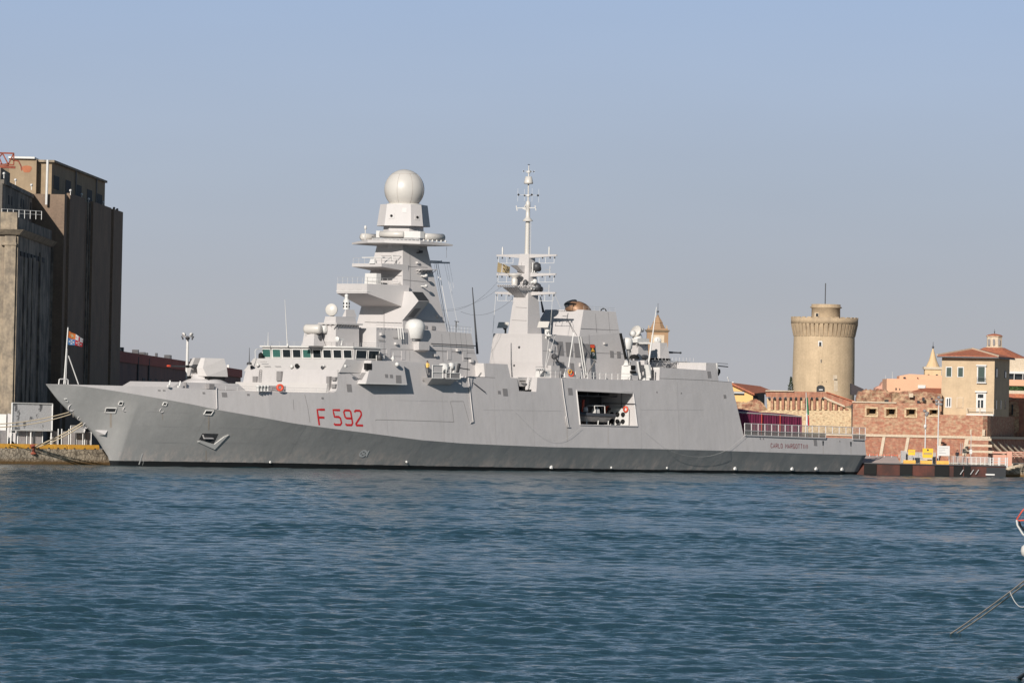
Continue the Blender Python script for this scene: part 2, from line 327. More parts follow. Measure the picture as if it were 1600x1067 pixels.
# hull number F 592
F5 = {'F': [[(507.3, 639.8), (495.3, 639.8), (498.6, 664)], [(496.9, 651.8), (506.6, 652.2)]],
      '5': [[(531, 640.6), (520, 640.4), (522.3, 651), (529, 651.2), (531.5, 653), (533.3, 660.5), (531.5, 663.6), (523.3, 663.4), (521.6, 661.5)]],
      '9': [[(549.3, 653.6), (541, 653.3), (538.8, 651), (536.9, 643.6), (538.6, 640.8), (545.6, 641), (547.6, 643), (550.6, 660.8), (549, 664), (541.3, 663.8), (539.6, 661.8)]],
      '2': [[(553.6, 644), (555, 641.3), (561.6, 641.5), (563.6, 643.5), (564.3, 648), (562, 652.5), (555.8, 662), (556.5, 664.3), (567, 664.6)]]}
for ch, strokes in F5.items():
    mb = MB()
    for s_ in strokes: line(mb, s_, .26, .03, Wall, sub=2)
    mb.build('hull_number', mRed, ship)
# ship's name in block letters near the stern
G = {'C': [[(1, .8), (.7, 1), (.3, 1), (0, .8), (0, .2), (.3, 0), (.7, 0), (1, .2)]], 'A': [[(0, 0), (.5, 1), (1, 0)], [(.2, .35), (.8, .35)]], 'R': [[(0, 0), (0, 1), (.8, 1), (1, .8), (1, .6), (.8, .48), (0, .48)], [(.5, .48), (1, 0)]],
     'L': [[(0, 1), (0, 0), (1, 0)]], 'O': [[(.3, 0), (0, .2), (0, .8), (.3, 1), (.7, 1), (1, .8), (1, .2), (.7, 0), (.3, 0)]], 'M': [[(0, 0), (0, 1), (.5, .4), (1, 1), (1, 0)]],
     'G': [[(1, .8), (.7, 1), (.3, 1), (0, .8), (0, .2), (.3, 0), (.7, 0), (1, .2), (1, .45), (.6, .45)]], 'T': [[(0, 1), (1, 1)], [(.5, 1), (.5, 0)]], 'I': [[(.5, 0), (.5, 1)]], 'N': [[(0, 0), (0, 1), (1, 0), (1, 1)]]}
nm = 'CARLO MARGOTTINI'; x = 1204.2; wid = {'I': 1.2, 'M': 3.2, ' ': 1.8}
tot = sum(wid.get(c, 2.7)+1.6 for c in nm)-1.6; k = 58/tot
for c in nm:
    wc = wid.get(c, 2.7)*k; mb = MB()
    for s_ in G.get(c, []):
        pts = [(x+u*wc, 699.2-v*6.6+(x+u*wc-1204)*.028) for u, v in s_]; line(mb, pts, .08, .03, Wall, sub=1)
    x += wc+1.6*k
    if c != ' ': mb.build('name_letter', mRedName, ship)
# louvres and plates
for r_ in [(246.5, 608.6, 250.5, 610.8), (254, 608.7, 258, 611), (316, 612.3, 320, 615.4), (346, 613, 354, 620), (385.5, 614.8, 389.5, 618), (501.8, 620.3, 505.2, 623.2), (541, 600, 548.6, 612), (660, 593.3, 664, 596), (664.5, 593.6, 665, 596), (777.4, 610.3, 781.8, 615.3), (784.8, 606.9, 792.2, 618.4), (886.7, 606, 893.6, 617), (1025, 611.5, 1027, 613.5), (1063, 613, 1065, 615), (1130, 616.5, 1134, 622), (1104.5, 580, 1110.2, 590.3), (1186.5, 683.8, 1188.4, 686.4), (1191.5, 684, 1193, 686.5), (1270.6, 686.5, 1275.6, 696), (1311, 688, 1312.6, 690)]:
    patch(MB(), rect(*r_, sk=(r_[3]-r_[1])*.12)).build('louvre_plate', mLouvre, ship)
# framed mooring ports and scuttles
def port(quad, frame=.12, nm='mooring_port'):
    sz = [shW(x, y, Wall) for x, y in quad]
    mb = MB(); mb.loft([S(s, Wall(s, z)+.035, z) for s, z in sz], [S(s, Wall(s, z)-.3, z) for s, z in sz]); o = mb.build(nm, mDark, ship)
    if frame:
        f = MB(); ps = [S(s, Wall(s, z)+.06, z) for s, z in sz]
        for i in range(4): f.bar(ps[i], ps[(i+1) % 4], frame, .12)
        f.build('frame', mWhite, o)
    return o
port([(165.3, 637.2), (181.5, 637.4), (179.5, 644.4), (163.4, 644.2)], .06)
port([(321.5, 641), (333.5, 641.4), (329.5, 647.7), (317.8, 647.2)], .06)
port([(186.3, 627.3), (192, 627.5), (190, 633), (184.2, 632.6)], 0.03); port([(255.3, 628.6), (260.8, 628.9), (259, 633.4), (253.2, 633.1)], 0.03); port([(99.6, 623), (104, 623), (106.4, 627.2), (102.3, 627)], 0.03)
port([(1284.8, 688.6), (1287, 688.8), (1286.4, 696), (1285.2, 696)], 0, 'fairlead_slot'); port([(1328, 690), (1330.4, 690.2), (1330, 697), (1328.8, 697)], 0, 'fairlead_slot')
def hawse(px, py, r, nm='hawse_pipe'):
    s, z = shW(px, py, Wall); c = S(s, Wall(s, z), z); mb = MB()
    nn = (N2 + Vector((0, 0, -.35))-A2*.15).normalized()
    mb.lathe(c, [(r, -.3), (r, .0), (r*.96, .05), (r*.86, .05), (r*.8, -.02), (0.01, -.04)], 18, 0, True, axis=nn); mb.build(nm, mShipB, ship)
hawse(112, 637, .5); hawse(195.8, 639, .33); hawse(253, 641, .33); hawse(124, 653.5, .26); hawse(134, 665, .42)
# overboard discharges: small pale scoops above the boot-topping
for px, py in [(422, 721), (635, 720.5), (861, 729), (955, 729.5), (1042, 730), (1148, 731), (1237, 731.5), (1274.5, 731.3), (1315, 732)]:
    s, z = shW(px, py, Wall); c = S(s, Wall(s, z), z); mb = MB(); k = .30 if px > 1100 or px == 861 else .18
    mb.loft([c+A2*a_*k+Vector((0, 0, b2*k)) for a_, b2 in ((-.9, -.7), (.9, -.9), (1, .5), (.1, 1.1), (-.6, .6))], [c+N2*.30*k*2+A2*a_*k*.6+Vector((0, 0, b2*k*.6-.1)) for a_, b2 in ((-.9, -.7), (.9, -.9), (1, .5), (.1, 1.1), (-.6, .6))])
    mb.build('discharge_scoop', mWhite, ship)
# shell plate seams and pipes on the side
mb = MB()
for ln in [[(150, 641), (300, 645), (330, 648)], [(300, 645), (338, 640), (322, 650), (286, 719)], [(210, 665), (410, 670)], [(170, 690), (520, 694)], [(479, 664), (459, 697), (446, 722)], [(551, 678), (541, 693)], [(660, 690), (655, 701), (645, 716)], [(968, 702), (963, 724)], [(1310, 712), (1298, 736)], [(1130, 706), (1124, 728)]]:
    mb = MB(); line(mb, ln, .035, .012); mb.build('weld_seam', mWeld, ship)
mb = MB()
for ln in [[(476, 616), (481, 638), (484, 660)], [(458, 624), (459, 640)], [(586, 657), (589, 655.5), (630, 656.5), (709, 659)], [(709, 659), (706, 637), (703, 627), (724, 627), (733, 660)], [(1031, 591), (1103, 594), (1142, 597)], [(773, 590), (733, 588)], [(1164, 660), (1162, 664)]]:
    mb = MB(); line(mb, ln, .05, .02); mb.build('panel_seam', mSeam, ship)
for pts in [[(731, 590), (735, 630), (738.4, 659), (734, 660.5)], [(876.5, 591), (880, 620), (887, 667)], [(882.5, 650), (885, 667), (890, 667)], [(337, 606), (338, 638)]]:
    mb = MB(); q = []
    for x, y in pts: q.append(hullpt(x, y, .12))
    mb.tube(q, .075, 6); mb.build('side_pipe', mShipB, ship)
# draught marks and load mark
mb = MB()
for k in range(9): line(mb, [(221.0-k*.62, 709+k*1.95), (222.8-k*.62, 709+k*1.95)], .15, .05, sub=1)
line(mb, [(225.2, 716), (222.4, 726.5)], .05)
mb.build('draught_marks', mWhite, ship)
mb = MB(); cx, cy = 567, 708.4
ring = [(cx+5.2*math.cos(a_)+1.6*math.sin(a_), cy-4.6*math.sin(a_)) for a_ in np.linspace(0, 6.2832, 17)]
line(mb, ring, .19, .05, sub=1); line(mb, [(564, 705), (570, 711.6)], .15, .05); line(mb, [(563, 711), (571.6, 705.6)], .15, .05); line(mb, [(575.8, 703.5), (571.8, 713)], .19, .05)
mb.build('circle_mark', mat('bright_mark_paint', (.82, .81, .79), .6), ship)
mStain = mat('rusty_runoff', (.34, .285, .235), .8, col2=(.40, .36, .32), nscale=3)
for px, y0, y1, w_ in ((173, 646, 668, .22), (326, 650, 672, .16), (114, 642, 652, .12), (197, 643, 656, .10), (254, 645, 656, .09), (1286, 697, 709, .09), (1329.5, 698, 709.5, .09), (322, 704, 719, .16), (886, 668, 690, .08), (950, 668, 694, .07)):
    mb = MB(); line(mb, [(px, y0), (px+.2, y1)], w_, .008); mb.build('stain_streak', mStain, ship)
# anchor recess: a pocket plate standing proud with a pale lower lip
def Q(px, py, off): 
    s, z = shW(px, py, Wall); return S(s, Wall(s, z)+off, z)
mb = MB(); tl, tr, bl, br_ = Q(316, 677, .02), Q(341, 677.6, .02), Q(309, 690.5, .02), Q(334, 693, .02)
mb.loft([tl, tr, br_, bl], [p-N2*.25 for p in (tl, tr, br_, bl)], 0)
ar = mb.build('anchor_pocket', mDarkSteel, ship)
a0, a1, a2, a3 = Q(308, 690, .0), Q(335, 701.5, .0), Q(334.5, 692, 1.0), Q(356, 679.5, .0)
mb = MB()
for pl_ in ([(308, 690.2), (334.5, 702.3), (334, 694), (312, 687.8)], [(334.5, 702.3), (356.5, 679.3), (349, 682.5), (334, 694)]):
    q_ = [Q(x, y, .14) for x, y in pl_]; mb.loft(q_, [p-N2*.3 for p in q_])
mb.build('pocket_lip', mWhite, ar)
mb = MB(); c = (tl+tr+bl+br_)/4+N2*.1; mb.bar(c-A2*.8, c+A2*.8, .16); mb.bar(c-A2*.8, c-A2*1.0+Vector((0, 0, .4)), .12); mb.bar(c+A2*.7, c+A2*1.0+Vector((0, 0, .35)), .12); mb.build('anchor', mShip, ar)
mb = MB(); a0, a1, a2, a3 = Q(147, 671.5, .0), Q(153.5, 680, .0), Q(160, 679, .45), Q(168.5, 672, .0)
mb.add([a0, a1, a2, a3], [[0, 1, 2], [1, 3, 2], [0, 2, 3]]); mb.build('stem_anchor_lip', mShipB, ship)
# ---- boat bay recess
D = 6.2; mb = MB(); t1 = 9.4-D; t0 = W(BS0, (BZ0+BZ1)/2)+.02
def bx(s, t, z): return S(s, t if t < 5 else W(s, z)-.015, z)
mb.face([bx(BS0, t1, BZ0), bx(BS1, t1, BZ0), bx(BS1, t1, BZ1), bx(BS0, t1, BZ1)], 1)
mb.face([bx(BS0, t1, BZ0), bx(BS1, t1, BZ0), bx(BS1, 9, BZ0), bx(BS0, 9, BZ0)], 0)
mb.face([bx(BS0, t1, BZ1), bx(BS1, t1, BZ1), bx(BS1, 9, BZ1), bx(BS0, 9, BZ1)], 1)
mb.face([bx(BS0, t1, BZ0), bx(BS0, 9, BZ0), bx(BS0, 9, BZ1), bx(BS0, t1, BZ1)], 1)
mb.face([bx(BS1, t1, BZ0), bx(BS1, 9, BZ0), bx(BS1, 9, BZ1), bx(BS1, t1, BZ1)], 0)
bay = mb.build('boat_bay', [mShipB, mDarkSteel], ship, fixn=False)
mb = MB()
q = [hullpt(x, y, .03) for x, y in ((900.5, 610), (989, 614.3), (995.3, 666), (906, 663.5))]
for i in range(4): mb.bar(q[i], q[(i+1) % 4], .16, .14)
mb.build('opening_frame', mShipB, bay)
mb = MB()
for k in range(5): mb.bar(S(BS0+.5+k*2.1, t1+1.2, BZ1-.35), S(BS0+.5+k*2.1, 6.5, BZ1-.35), .2, .3)
for k in range(2): mb.bar(S(BS0+.3, t1+1.5+k*1.4, BZ1-.6), S(BS1-.3, t1+1.5+k*1.4, BZ1-.6), .16)
for k in range(6): mb.bar(S(BS0+1+k*1.4, t1+.4, BZ0), S(BS0+1+k*1.4, t1+.4, BZ1-.4), .14)
mb.bar(S(BS1-.15, 3.6, BZ1-1.5), S(BS1-.15, 9.2, BZ1-1.5), .1); mb.bar(S(BS1-.15, 6.8, BZ0), S(BS1-.15, 6.8, BZ1), .1)
mb.build('davit_rails', mDarkSteel, bay)
mb = MB(); mb.sbox(BS1-.35, BS1-.25, 4.9, 8.3, BZ0+.1, BZ0+2.3); rk = mb.build('gear_rack', mWhite, bay)
for k in range(2):
    for j in range(3): mb = MB(); mb.lathe(S(BS1-.45, 5.5+j*.95, BZ0+.6+k*.9), [(.01, -.08), (.3, -.08), (.3, .08), (.01, .08)], 12, 0, True, axis=A2); mb.build('hose_reel', mBlack, rk)
mb = MB(); mb.sbox(BS1-.6, BS1-.2, 4.2, 4.75, BZ0+1.0, BZ0+2.6); mb.build('red_cabinet', mRedB, bay)
mb = MB(); mb.lathe(S(BS1-.5, 7.9, BZ0+2.2), [(.25, -.08), (.42, -.08), (.42, .08), (.25, .08), (.25, -.08)], 16, 0, True, axis=A2); mb.build('life_ring', mRedB, bay)
mb = MB(); mb.tube([S(BS0+3.7, 6.5, BZ0+1.7), S(BS0+3.9, 6.5, BZ0+3.3)], .16); mb.build('red_boom_end', mRedB, bay)
# ---- flight deck safety nets
def nettop(px): return 661.3+(px-1163)*(668.3-661.3)/(1352-1163)
nets = empty('flight_deck_net', S(132, 8.5, 5)); nets.parent = ship; nets.location = nets.location-ship.location
mNet = mat('net_mesh', (.30, .30, .28), .8)
t = mNet.node_tree; tr_ = nd(t, 'ShaderNodeBsdfTransparent'); mxs = nd(t, 'ShaderNodeMixShader'); mxs.inputs[0].default_value = .30
t.links.new(tr_.outputs[0], mxs.inputs[1]); t.links.new(t.nodes['Principled BSDF'].outputs[0], mxs.inputs[2]); t.links.new(mxs.outputs[0], t.nodes['Material Output'].inputs['Surface'])
mNet2 = mat('net_mesh_folded', (.27, .27, .245), .8)
t = mNet2.node_tree; tr_ = nd(t, 'ShaderNodeBsdfTransparent'); mxs = nd(t, 'ShaderNodeMixShader'); mxs.inputs[0].default_value = .85
t.links.new(tr_.outputs[0], mxs.inputs[1]); t.links.new(t.nodes['Principled BSDF'].outputs[0], mxs.inputs[2]); t.links.new(mxs.outputs[0], t.nodes['Material Output'].inputs['Surface'])
NP = 18; xs = [1163.5+k*10.55 for k in range(NP)]; xs.append(1352.0)
fr = MB(); n1_ = MB(); n2_ = MB(); n3_ = MB()
def npt(px, row, off=.12):
    top = nettop(px); y = [top, top+11.2, top+18.6][row]; s, z = shT(px, y, 8.9); tt = W(s, z); s, z = shT(px, y, tt+off+(.25 if row == 1 else 0)); return S(s, tt+off+(.25 if row == 1 else 0), z)
for i, px in enumerate(xs):
    gap = 1297 < px < 1322
    fr.bar(npt(px, 0), npt(px, 1), .10)
    if not gap: fr.bar(npt(px, 1), npt(px, 2), .10)
    if i < len(xs)-1:
        p2 = xs[i+1]
        for r_ in (0, 1): fr.bar(npt(px, r_), npt(p2, r_), .09)
        n1_.face([npt(px, 0), npt(p2, 0), npt(p2, 1), npt(px, 1)])
        if not (gap or 1297 < p2 < 1322): (n2_ if px < 1300 else n3_).face([npt(px, 1), npt(p2, 1), npt(p2, 2), npt(px, 2)]); fr.bar(npt(px, 2), npt(p2, 2), .16)
        elif px < 1300 or gap: fr.bar(npt(px, 1), npt(p2, 1), .06)
fr.build('net_frame', mShipB, nets); n1_.build('raised_net', mNet, nets, fixn=False); n2_.build('folded_net', mNet2, nets, fixn=False); n3_.build('folded_net', mNet2, nets, fixn=False)
# starboard and stern nets too
fr = MB()
for k in range(18):
    s = SEND-20+k*1.17; z = topz(s)
    fr.bar(S(s, -8.9, z), S(s, -9.2, z+1.1), .07)
fr.bar(S(SEND-20, -9.2, topz(SEND-19)+1.1), S(SEND, -9.2, topz(SEND)+1.1), .07); fr.build('starboard_net_frame', mShipB, nets)
# ---------------------------------------------------------------- deckhouses and masts
PM = 8.85
def pxm(s): return 9.25-.0075*s
def sfr(mb, a, b, mi=0):      # frustum in ship axes: (s0,s1,t0,t1,z) below and above
    q = []
    for s0, s1, t0, t1, z in (a, b): q += [S(s0, t0, z), S(s0, t1, z), S(s1, t1, z), S(s1, t0, z)]
    return mb.loft(q[:4], q[4:], mi)
def pbx(mb, xl, xc, xr, yt, yb, t, ins=0.0, mi=0):   # box by its near-bow corner; xl..xc its bow face, xc..xr its port face
    s, z0 = shT(xc, yb, t); _, z1 = shT(xc, yt, t); k = pxm(s)
    mb.sbox(s, s+(xr-xc)/k, t-(xc-xl)/k, t, z0, z1, ins, mi); return s, z0, z1
def slab(pts, wf, name, m, parent, **k):
    sz = [shW(x, y, wf) for x, y in pts]
    mb = MB(); mb.loft([S(s, wf(s, z), z) for s, z in sz], [S(s, -wf(s, z), z) for s, z in sz]); return mb.build(name, m, parent, **k)
def tp(px, py, t, dt=0): s, z = shT(px, py, t); return S(s, t+dt, z)
# breakwater and gun
fd = slab([(268, 606), (281, 596.8), (372, 599.5), (384, 610)], lambda s, z: 4.6-.2*(z-9), 'foredeck_casing', mShipB, ship)
mb = MB(); pbx(mb, 322, 327, 335, 599.6, 607.5, 5.0); mb.build('deck_locker', mLouvre, ship)
mb = MB(); pbx(mb, 281, 290.5, 291.5, 597.4, 606.4, 4.75); mb.build('deck_locker', mLouvre, ship)
gs, gz = shT(320, 591, 0.0); gz0 = shT(320, 597.5, 0)[1]
gun = empty('deck_gun', S(gs, 0, gz)); gun.parent = ship; gun.location = gun.location-ship.location
mb = MB(); mb.lathe(S(gs, 0, gz0-.6), [(2.9, 0), (2.9, .55), (2.1, .95), (1.7, 1.05), (1.65, 1.6)], 32, 0, True); mb.build('gun_ring', mShipB, gun)
z0, z1 = shT(351, 588.6, 2.0)[1], shT(348, 560, 1.7)[1]; zm = z0+(z1-z0)*.45
mT = mat('gun_shield_paint', (.56, .53, .51), .5, col2=(.53, .50, .48), nscale=.8, fine=.02)
for sg, nm_ in ((1, 'gun_shield'), (-1, 'gun_shield')):
    mb = MB(); ti = .5*sg
    P0 = [(gs-1.7, ti, z0), (gs-1.35, 1.75*sg, z0), (gs+1.9, 2.1*sg, z0), (gs+1.9, ti, z0)]
    P1 = [(gs-1.9, ti, zm), (gs-1.7, 1.35*sg, zm), (gs+1.8, 2.0*sg, zm), (gs+1.8, ti, zm)]
    P2 = [(gs-1.25, ti, z1), (gs-1.1, 1.05*sg, z1), (gs+1.6, 1.7*sg, z1), (gs+1.6, ti, z1)]
    mb.loft([S(*p) for p in P0], [S(*p) for p in P1], cap=False); mb.loft([S(*p) for p in P1], [S(*p) for p in P2], cap=False)
    mb.face([S(*p) for p in P0]); mb.face([S(*p) for p in P2]); mb.build(nm_, mT, gun)
mb = MB(); mb.sbox(gs-.2, gs+1.5, -.42, .42, z0, z1-.7); mb.build('gun_cradle', mDarkSteel, gun)
mb = MB(); pv = S(gs-1.0, 0, z0+1.15); tipg = pv-A2*5.3; mb.lathe(pv, [(.28, -.3), (.28, 1.0), (.15, 1.25), (.11, 1.4), (.095, 5.0)], 14, 0, True, axis=-A2); br = mb.build('gun_barrel', mDarkSteel, gun)
mb = MB(); mb.lathe(pv-A2*2.0, [(.1, -.25), (.17, -.2), (.17, .2), (.1, .25)], 14, 0, True, axis=-A2); mb.build('fume_extractor', mBlack, br)
mb = MB(); mb.lathe(pv-A2*4.9, [(.1, 0), (.13, .05), (.13, .5), (.05, .62)], 12, 0, True, axis=-A2); mb.build('muzzle_cover', mRedB, br)
mb = MB(); mb.sbox(gs-1.2, gs+1.6, -1.9, 1.9, z0-.5, z0-.02); mb.build('turret_base', mBlack, gun)
# ---- bridge
sf = 44.5; ZS = shS(480, 561, sf)[1]; ZR = shS(480, 541.2, sf)[1]; s_side = shT(594.5, 551, 8.0)[0]
bridge = empty('bridge', S(sf, 0, 12)); bridge.parent = ship; bridge.location = bridge.location-ship.location
mBr = mat('pale_bridge_paint', (.53, .503, .485), .5, col2=(.49, .466, .45), nscale=.5, fine=.02, streak=.12, streakcol=(.44, .41, .38), rot=-TH)
mb = MB(); sfr(mb, (41.7, 58, -8.45, 8.3, 12.0), (43.1, 58, -8.1, 8.1, ZS)); mb.build('bridge_front', mBr, bridge)
mb = MB(); sfr(mb, (40.55, 43, -9.0, 7.2, 9.3), (40.75, 43, -8.85, 7.2, 10.6)); mb.build('front_step', mBr, bridge)
mb = MB(); mb.sbox(sf, s_side, -8.0, 8.0, ZS-.02, ZR-.14); mb.sbox(s_side-.02, s_side+6, -6.5, 6.5, ZS-.02, ZR-.3); mb.build('window_band', mBr, bridge)
mb = MB(); mb.sbox(sf-.28, s_side+.2, -8.2, 8.2, ZR-.14, ZR+.05); mb.build('bridge_roof', mWhite, bridge)
def window(c, ax, wd, zb, zt, off, lean, mgl, parent, nrm):
    a = c-ax*wd/2; b = c+ax*wd/2; up = Vector((0, 0, 1))
    q = [a+up*zb+nrm*off, b+up*zb+nrm*off, b+up*zt+nrm*(off+lean), a+up*zt+nrm*(off+lean)]
    mb = MB()
    for i in range(4): mb.bar(q[i], q[(i+1) % 4], .07, .1)
    o = mb.build('window', mWhite, parent)
    m2_ = MB(); m2_.loft(q, [p-nrm*.08 for p in q]); m2_.build('pane', mgl, o)
zb, zt = shS(480, 559.3, sf)[1], shS(480, 546, sf)[1]; pw = 16.0/9
for k in range(9):
    tt = -8+pw*(k+.5); window(B0+A2*sf+N2*tt, N2, pw*.80, zb, zt, .06, .14, mGlassG if k in (0, 1, 4) else mGlass, bridge, -A2)
sl_ = s_side-sf
for k in range(2): window(B0+A2*(sf+sl_*(.27+.46*k))+N2*8.0, A2, sl_*.40, zb, zt, .05, .1, mGlass, bridge, N2)
mb = MB(); mb.sbox(sf-.03, sf+.1, -8.0, 8.0, zb-.28, zb-.16); mb.build('window_ledge', mWhite, bridge)
# fittings on the bridge front
for x0, x1, y0, y1, ss in [(395.5, 401.5, 588, 600, 41.35), (432.8, 440, 580, 595, 41.35), (510.4, 515.8, 588, 614, 41.2), (519, 525, 589, 594, 41.3), (518.6, 524.6, 600, 606, 41.2), (463, 469, 599, 604.5, 41.3), (481, 487, 599.5, 605, 41.3), (562.5, 570.5, 582, 594, None)]:
    if ss is None: continue
    (ta, za), (tb_, zb_) = shS(x0, y1, ss), shS(x1, y0, ss)
    mb = MB(); mb.sbox(ss-.12, ss+.5, ta, tb_, za, zb_); mb.build('louvre_panel', mLouvre, bridge)
def cluster(px, py, ss, r, m=mWhite, nm_='deck_light'):
    t_, z_ = shS(px, py, ss); mb = MB(); mb.lathe(S(ss, t_, z_)-A2*.15, [(r*.5, -r*.5), (r, -.2*r), (r, .5*r), (r*.6, .6*r)], 10, 0, True, axis=-A2); mb.bar(S(ss, t_, z_)-A2*.1, S(ss+.5, t_, z_-.1), .12); return mb.build(nm_, m, bridge)
for px, py, r, m in [(457, 572.5, .24, mWhite), (465.5, 571.5, .28, mBlack), (505, 574, .2, mDarkSteel), (507, 571, .12, mWhite), (404, 570, .22, mWhite), (395, 573.5, .22, mDarkSteel), (447.5, 583, .12, mDarkSteel), (502.5, 585.5, .2, mDarkSteel), (506, 586.5, .18, mLouvre), (541, 572, .2, mWhite)]:
    cluster(px, py, 42.0 if px < 520 else 41.5, r, m)
for yy, x0, x1 in [(565.3, 408, 418.5), (572, 414, 424), (572, 431, 440), (572, 540, 550), (577.8, 408, 432), (590, 410, 432), (602, 446, 508)]:
    ta, za = shS(x0, yy, 42.1); tb_, zb_ = shS(x1, yy, 42.1); mb = MB(); mb.bar(S(41.9, ta, za), S(41.9, tb_, zb_), .05); mb.build('handrail', mLouvre, bridge)
mb = MB(); (ta, za), (tb_, zb_) = shS(403.5, 600, 41.1), shS(406.5, 578, 41.7); mb.bar(S(41.0, ta, za), S(41.6, tb_, zb_), .05); mb.bar(S(41.0, ta+.4, za), S(41.6, tb_+.4, zb_), .05)
for k in range(9): f = k/8; mb.bar(S(41.0+.6*f, ta+(tb_-ta)*f, za+(zb_-za)*f), S(41.0+.6*f, ta+(tb_-ta)*f+.4, za+(zb_-za)*f), .04)
mb.build('ladder', mLouvre, bridge)
# bridge wing
wing = empty('bridge_wing', S(46, 9, 11)); wing.parent = ship; wing.location = wing.location-ship.location
sa, za = shW(559, 598.5, W); t0w = W(sa, za); to, _ = shS(572, 599, sa); se, ze = shT(636, 602, to)
su, zu = shT(580.5, 563.2, to-.55); sv, zv = shT(630, 565.2, to-.55)
mb = MB(); lo = [S(sa, t0w-.3, za), S(sa, to, za), S(se, to, za), S(se, t0w-.3, za)]; hi = [S(su, t0w-2.2, zu), S(su, to-.55, zu), S(sv, to-.55, zu), S(sv, t0w-2.2, zu)]
mb.loft(lo, hi); mb.build('wing_box', mShipB, wing)
mb = MB(); mb.bar(S(sa, to, za-.02)-N2*.04, S(se, to, za-.02)-N2*.04, .12); mb.bar(S(sa, t0w, za-.02), S(sa, to, za-.02), .12); mb.build('wing_lip', mWhite, wing)
def wingpt(px, py, off):
    t_ = to
    for _ in range(6): s_, z_ = shT(px, py, t_); t_ = to-.55*(z_-za)/(zu-za)
    return S(s_, t_+off, z_)
for q in [(601, 584.4, 605.6, 589.8), (608.5, 585, 613.3, 590.2), (618, 586, 626.5, 598.3)]:
    a_ = [wingpt(x, y, .03) for x, y in rect(*q, sk=.6)]; mb = MB(); mb.loft(a_, [p-N2*.1 for p in a_]); mb.build('louvre_panel', mLouvre, wing)
a_ = [wingpt(x, y, .05)-A2*.2 for x, y in rect(574.5, 567.5, 582.5, 577.5)]; mb = MB(); mb.loft(a_, [p-N2*.5 for p in a_]); mb.build('side_light_box', mBlack, wing)
f0 = lambda x, y, e=0: (lambda t_z: S(sa+(su-sa)*(t_z[1]-za)/(zu-za)-.04, t_z[0], t_z[1]))(shS(x, y, sa+(su-sa)*.4))
mb = MB(); a_ = [f0(x, y) for x, y in [(564.5, 582), (571, 582.2), (568.5, 593.5), (562, 593)]]; mb.loft(a_, [p+A2*.2 for p in a_]); mb.build('louvre_panel', mLouvre, wing)
mb = MB(); p = tp(614, 562, to-1.0); mb.lathe(p-Vector((0, 0, .4)), [(.12, 0), (.12, .35), (.3, .5), (.05, .9)], 10); mb.bar(p, p+Vector((0, 0, .9)), .05); mb.build('pelorus', mWhite, wing)
p = tp(620.5, 569, to); mb = MB(); mb.lathe(p, [(.05, -.3), (.28, -.15), (.28, .1), (.1, .25)], 10); mb.build('search_lamp', mWhite, wing)
mb = MB()
for px in (588, 594, 600): mb.bar(tp(px, 564, to-1.4), tp(px, 555, to-1.4), .08)
mb.bar(tp(588, 556, to-1.4), tp(600, 556.5, to-1.4), .08); mb.build('wing_rail', mWhite, wing)
mb = MB(); mb.lathe(tp(593, 558.5, to-1.2), [(.05, -.5), (.35, -.3), (.35, .1), (.2, .45), (.05, .5)], 10); mb.build('wing_console', mDarkSteel, wing)
# ---- centre deckhouse
wM = lambda s, z: 6.8-.12*(z-13)
dk = slab([(588, 585), (588, 511.8), (629, 513.2), (699, 518), (736, 521.2), (743, 553), (748.5, 570), (749, 592), (588, 590)], wM, 'centre_deckhouse', mShipB, ship)
mb = MB()
line(mb, [(671.5, 537), (742, 540.5)], .13, .25, wM); mb.build('side_rail', mDarkSteel, dk)
for q in [(590, 531.5, 600), (613, 527.5, 629)]:
    mb = MB(); line(mb, [(q[0], q[1]), (q[2], q[1]+.4)], .09, .15, wM); mb.build('side_rail', mSeam, dk)
for x in (702, 711, 719, 727): mb = MB(); line(mb, [(x, 520), (x+3.4, 553)], .04, .02, wM); mb.build('panel_seam', mLouvre, dk)
mb = MB(); line(mb, [(672, 548), (742, 552)], .05, .02, wM); mb.build('panel_seam', mSeam, dk)
for q in [(661.5, 508.4, 667.5, 513), (674.5, 509, 680, 515)]: pass
# forward sensor deckhouse
fdh = empty('sensor_deckhouse', S(52, 0, 15)); fdh.parent = ship; fdh.location = fdh.location-ship.location
mb = MB(); pbx(mb, 500, 524.3, 562, 506.5, 542, 4.6, 0.05); mb.build('deckhouse_block', mShipB, fdh)
mb = MB(); s_, z_, _ = pbx(mb, 497, 526, 568, 504.3, 506.8, 5.0); mb.build('platform', mShipB, fdh)
mb = MB()
for k in range(9): 
    q0 = tp(527+k*4.3, 507, 5.0); mb.bar(q0-N2*.1, q0-N2*.6-Vector((0, 0, .5)), .12)
for k in range(5):
    q0 = tp(526, 507, 5.0)-N2*(.4+k*.75); mb.bar(q0, q0+A2*.6-Vector((0, 0, .45)), .12)
mb.build('platform_brackets', mShipB, fdh)
mb = MB(); pbx(mb, 506, 524.5, 558, 494.5, 504.5, 4.4, .12); mb.build('upper_box', mShipB, fdh)
mb = MB(); pbx(mb, 535, 540.5, 558, 483.5, 494.7, 4.0, .25); mb.build('sensor_plinth', mShipB, fdh)
mb = MB(); c = tp(541, 483.5, 3.2); mb.lathe(c, [(.42, 0), (.38, 1.2), (.25, 1.25), (.2, 1.5), (.26, 1.6), (.22, 1.85), (.05, 1.95)], 14)
mb.build('optical_sensor', mWhite, fdh)
for a_ in (-.9, .1, 1.1):
    for zz in (.35, .75): d = Vector((math.sin(a_), -math.cos(a_), 0)); mb = MB(); mb.bar(c+d*.36+Vector((0, 0, zz)), c+d*.44+Vector((0, 0, zz)), .18, .22); mb.build('sensor_eye', mBlack, fdh)
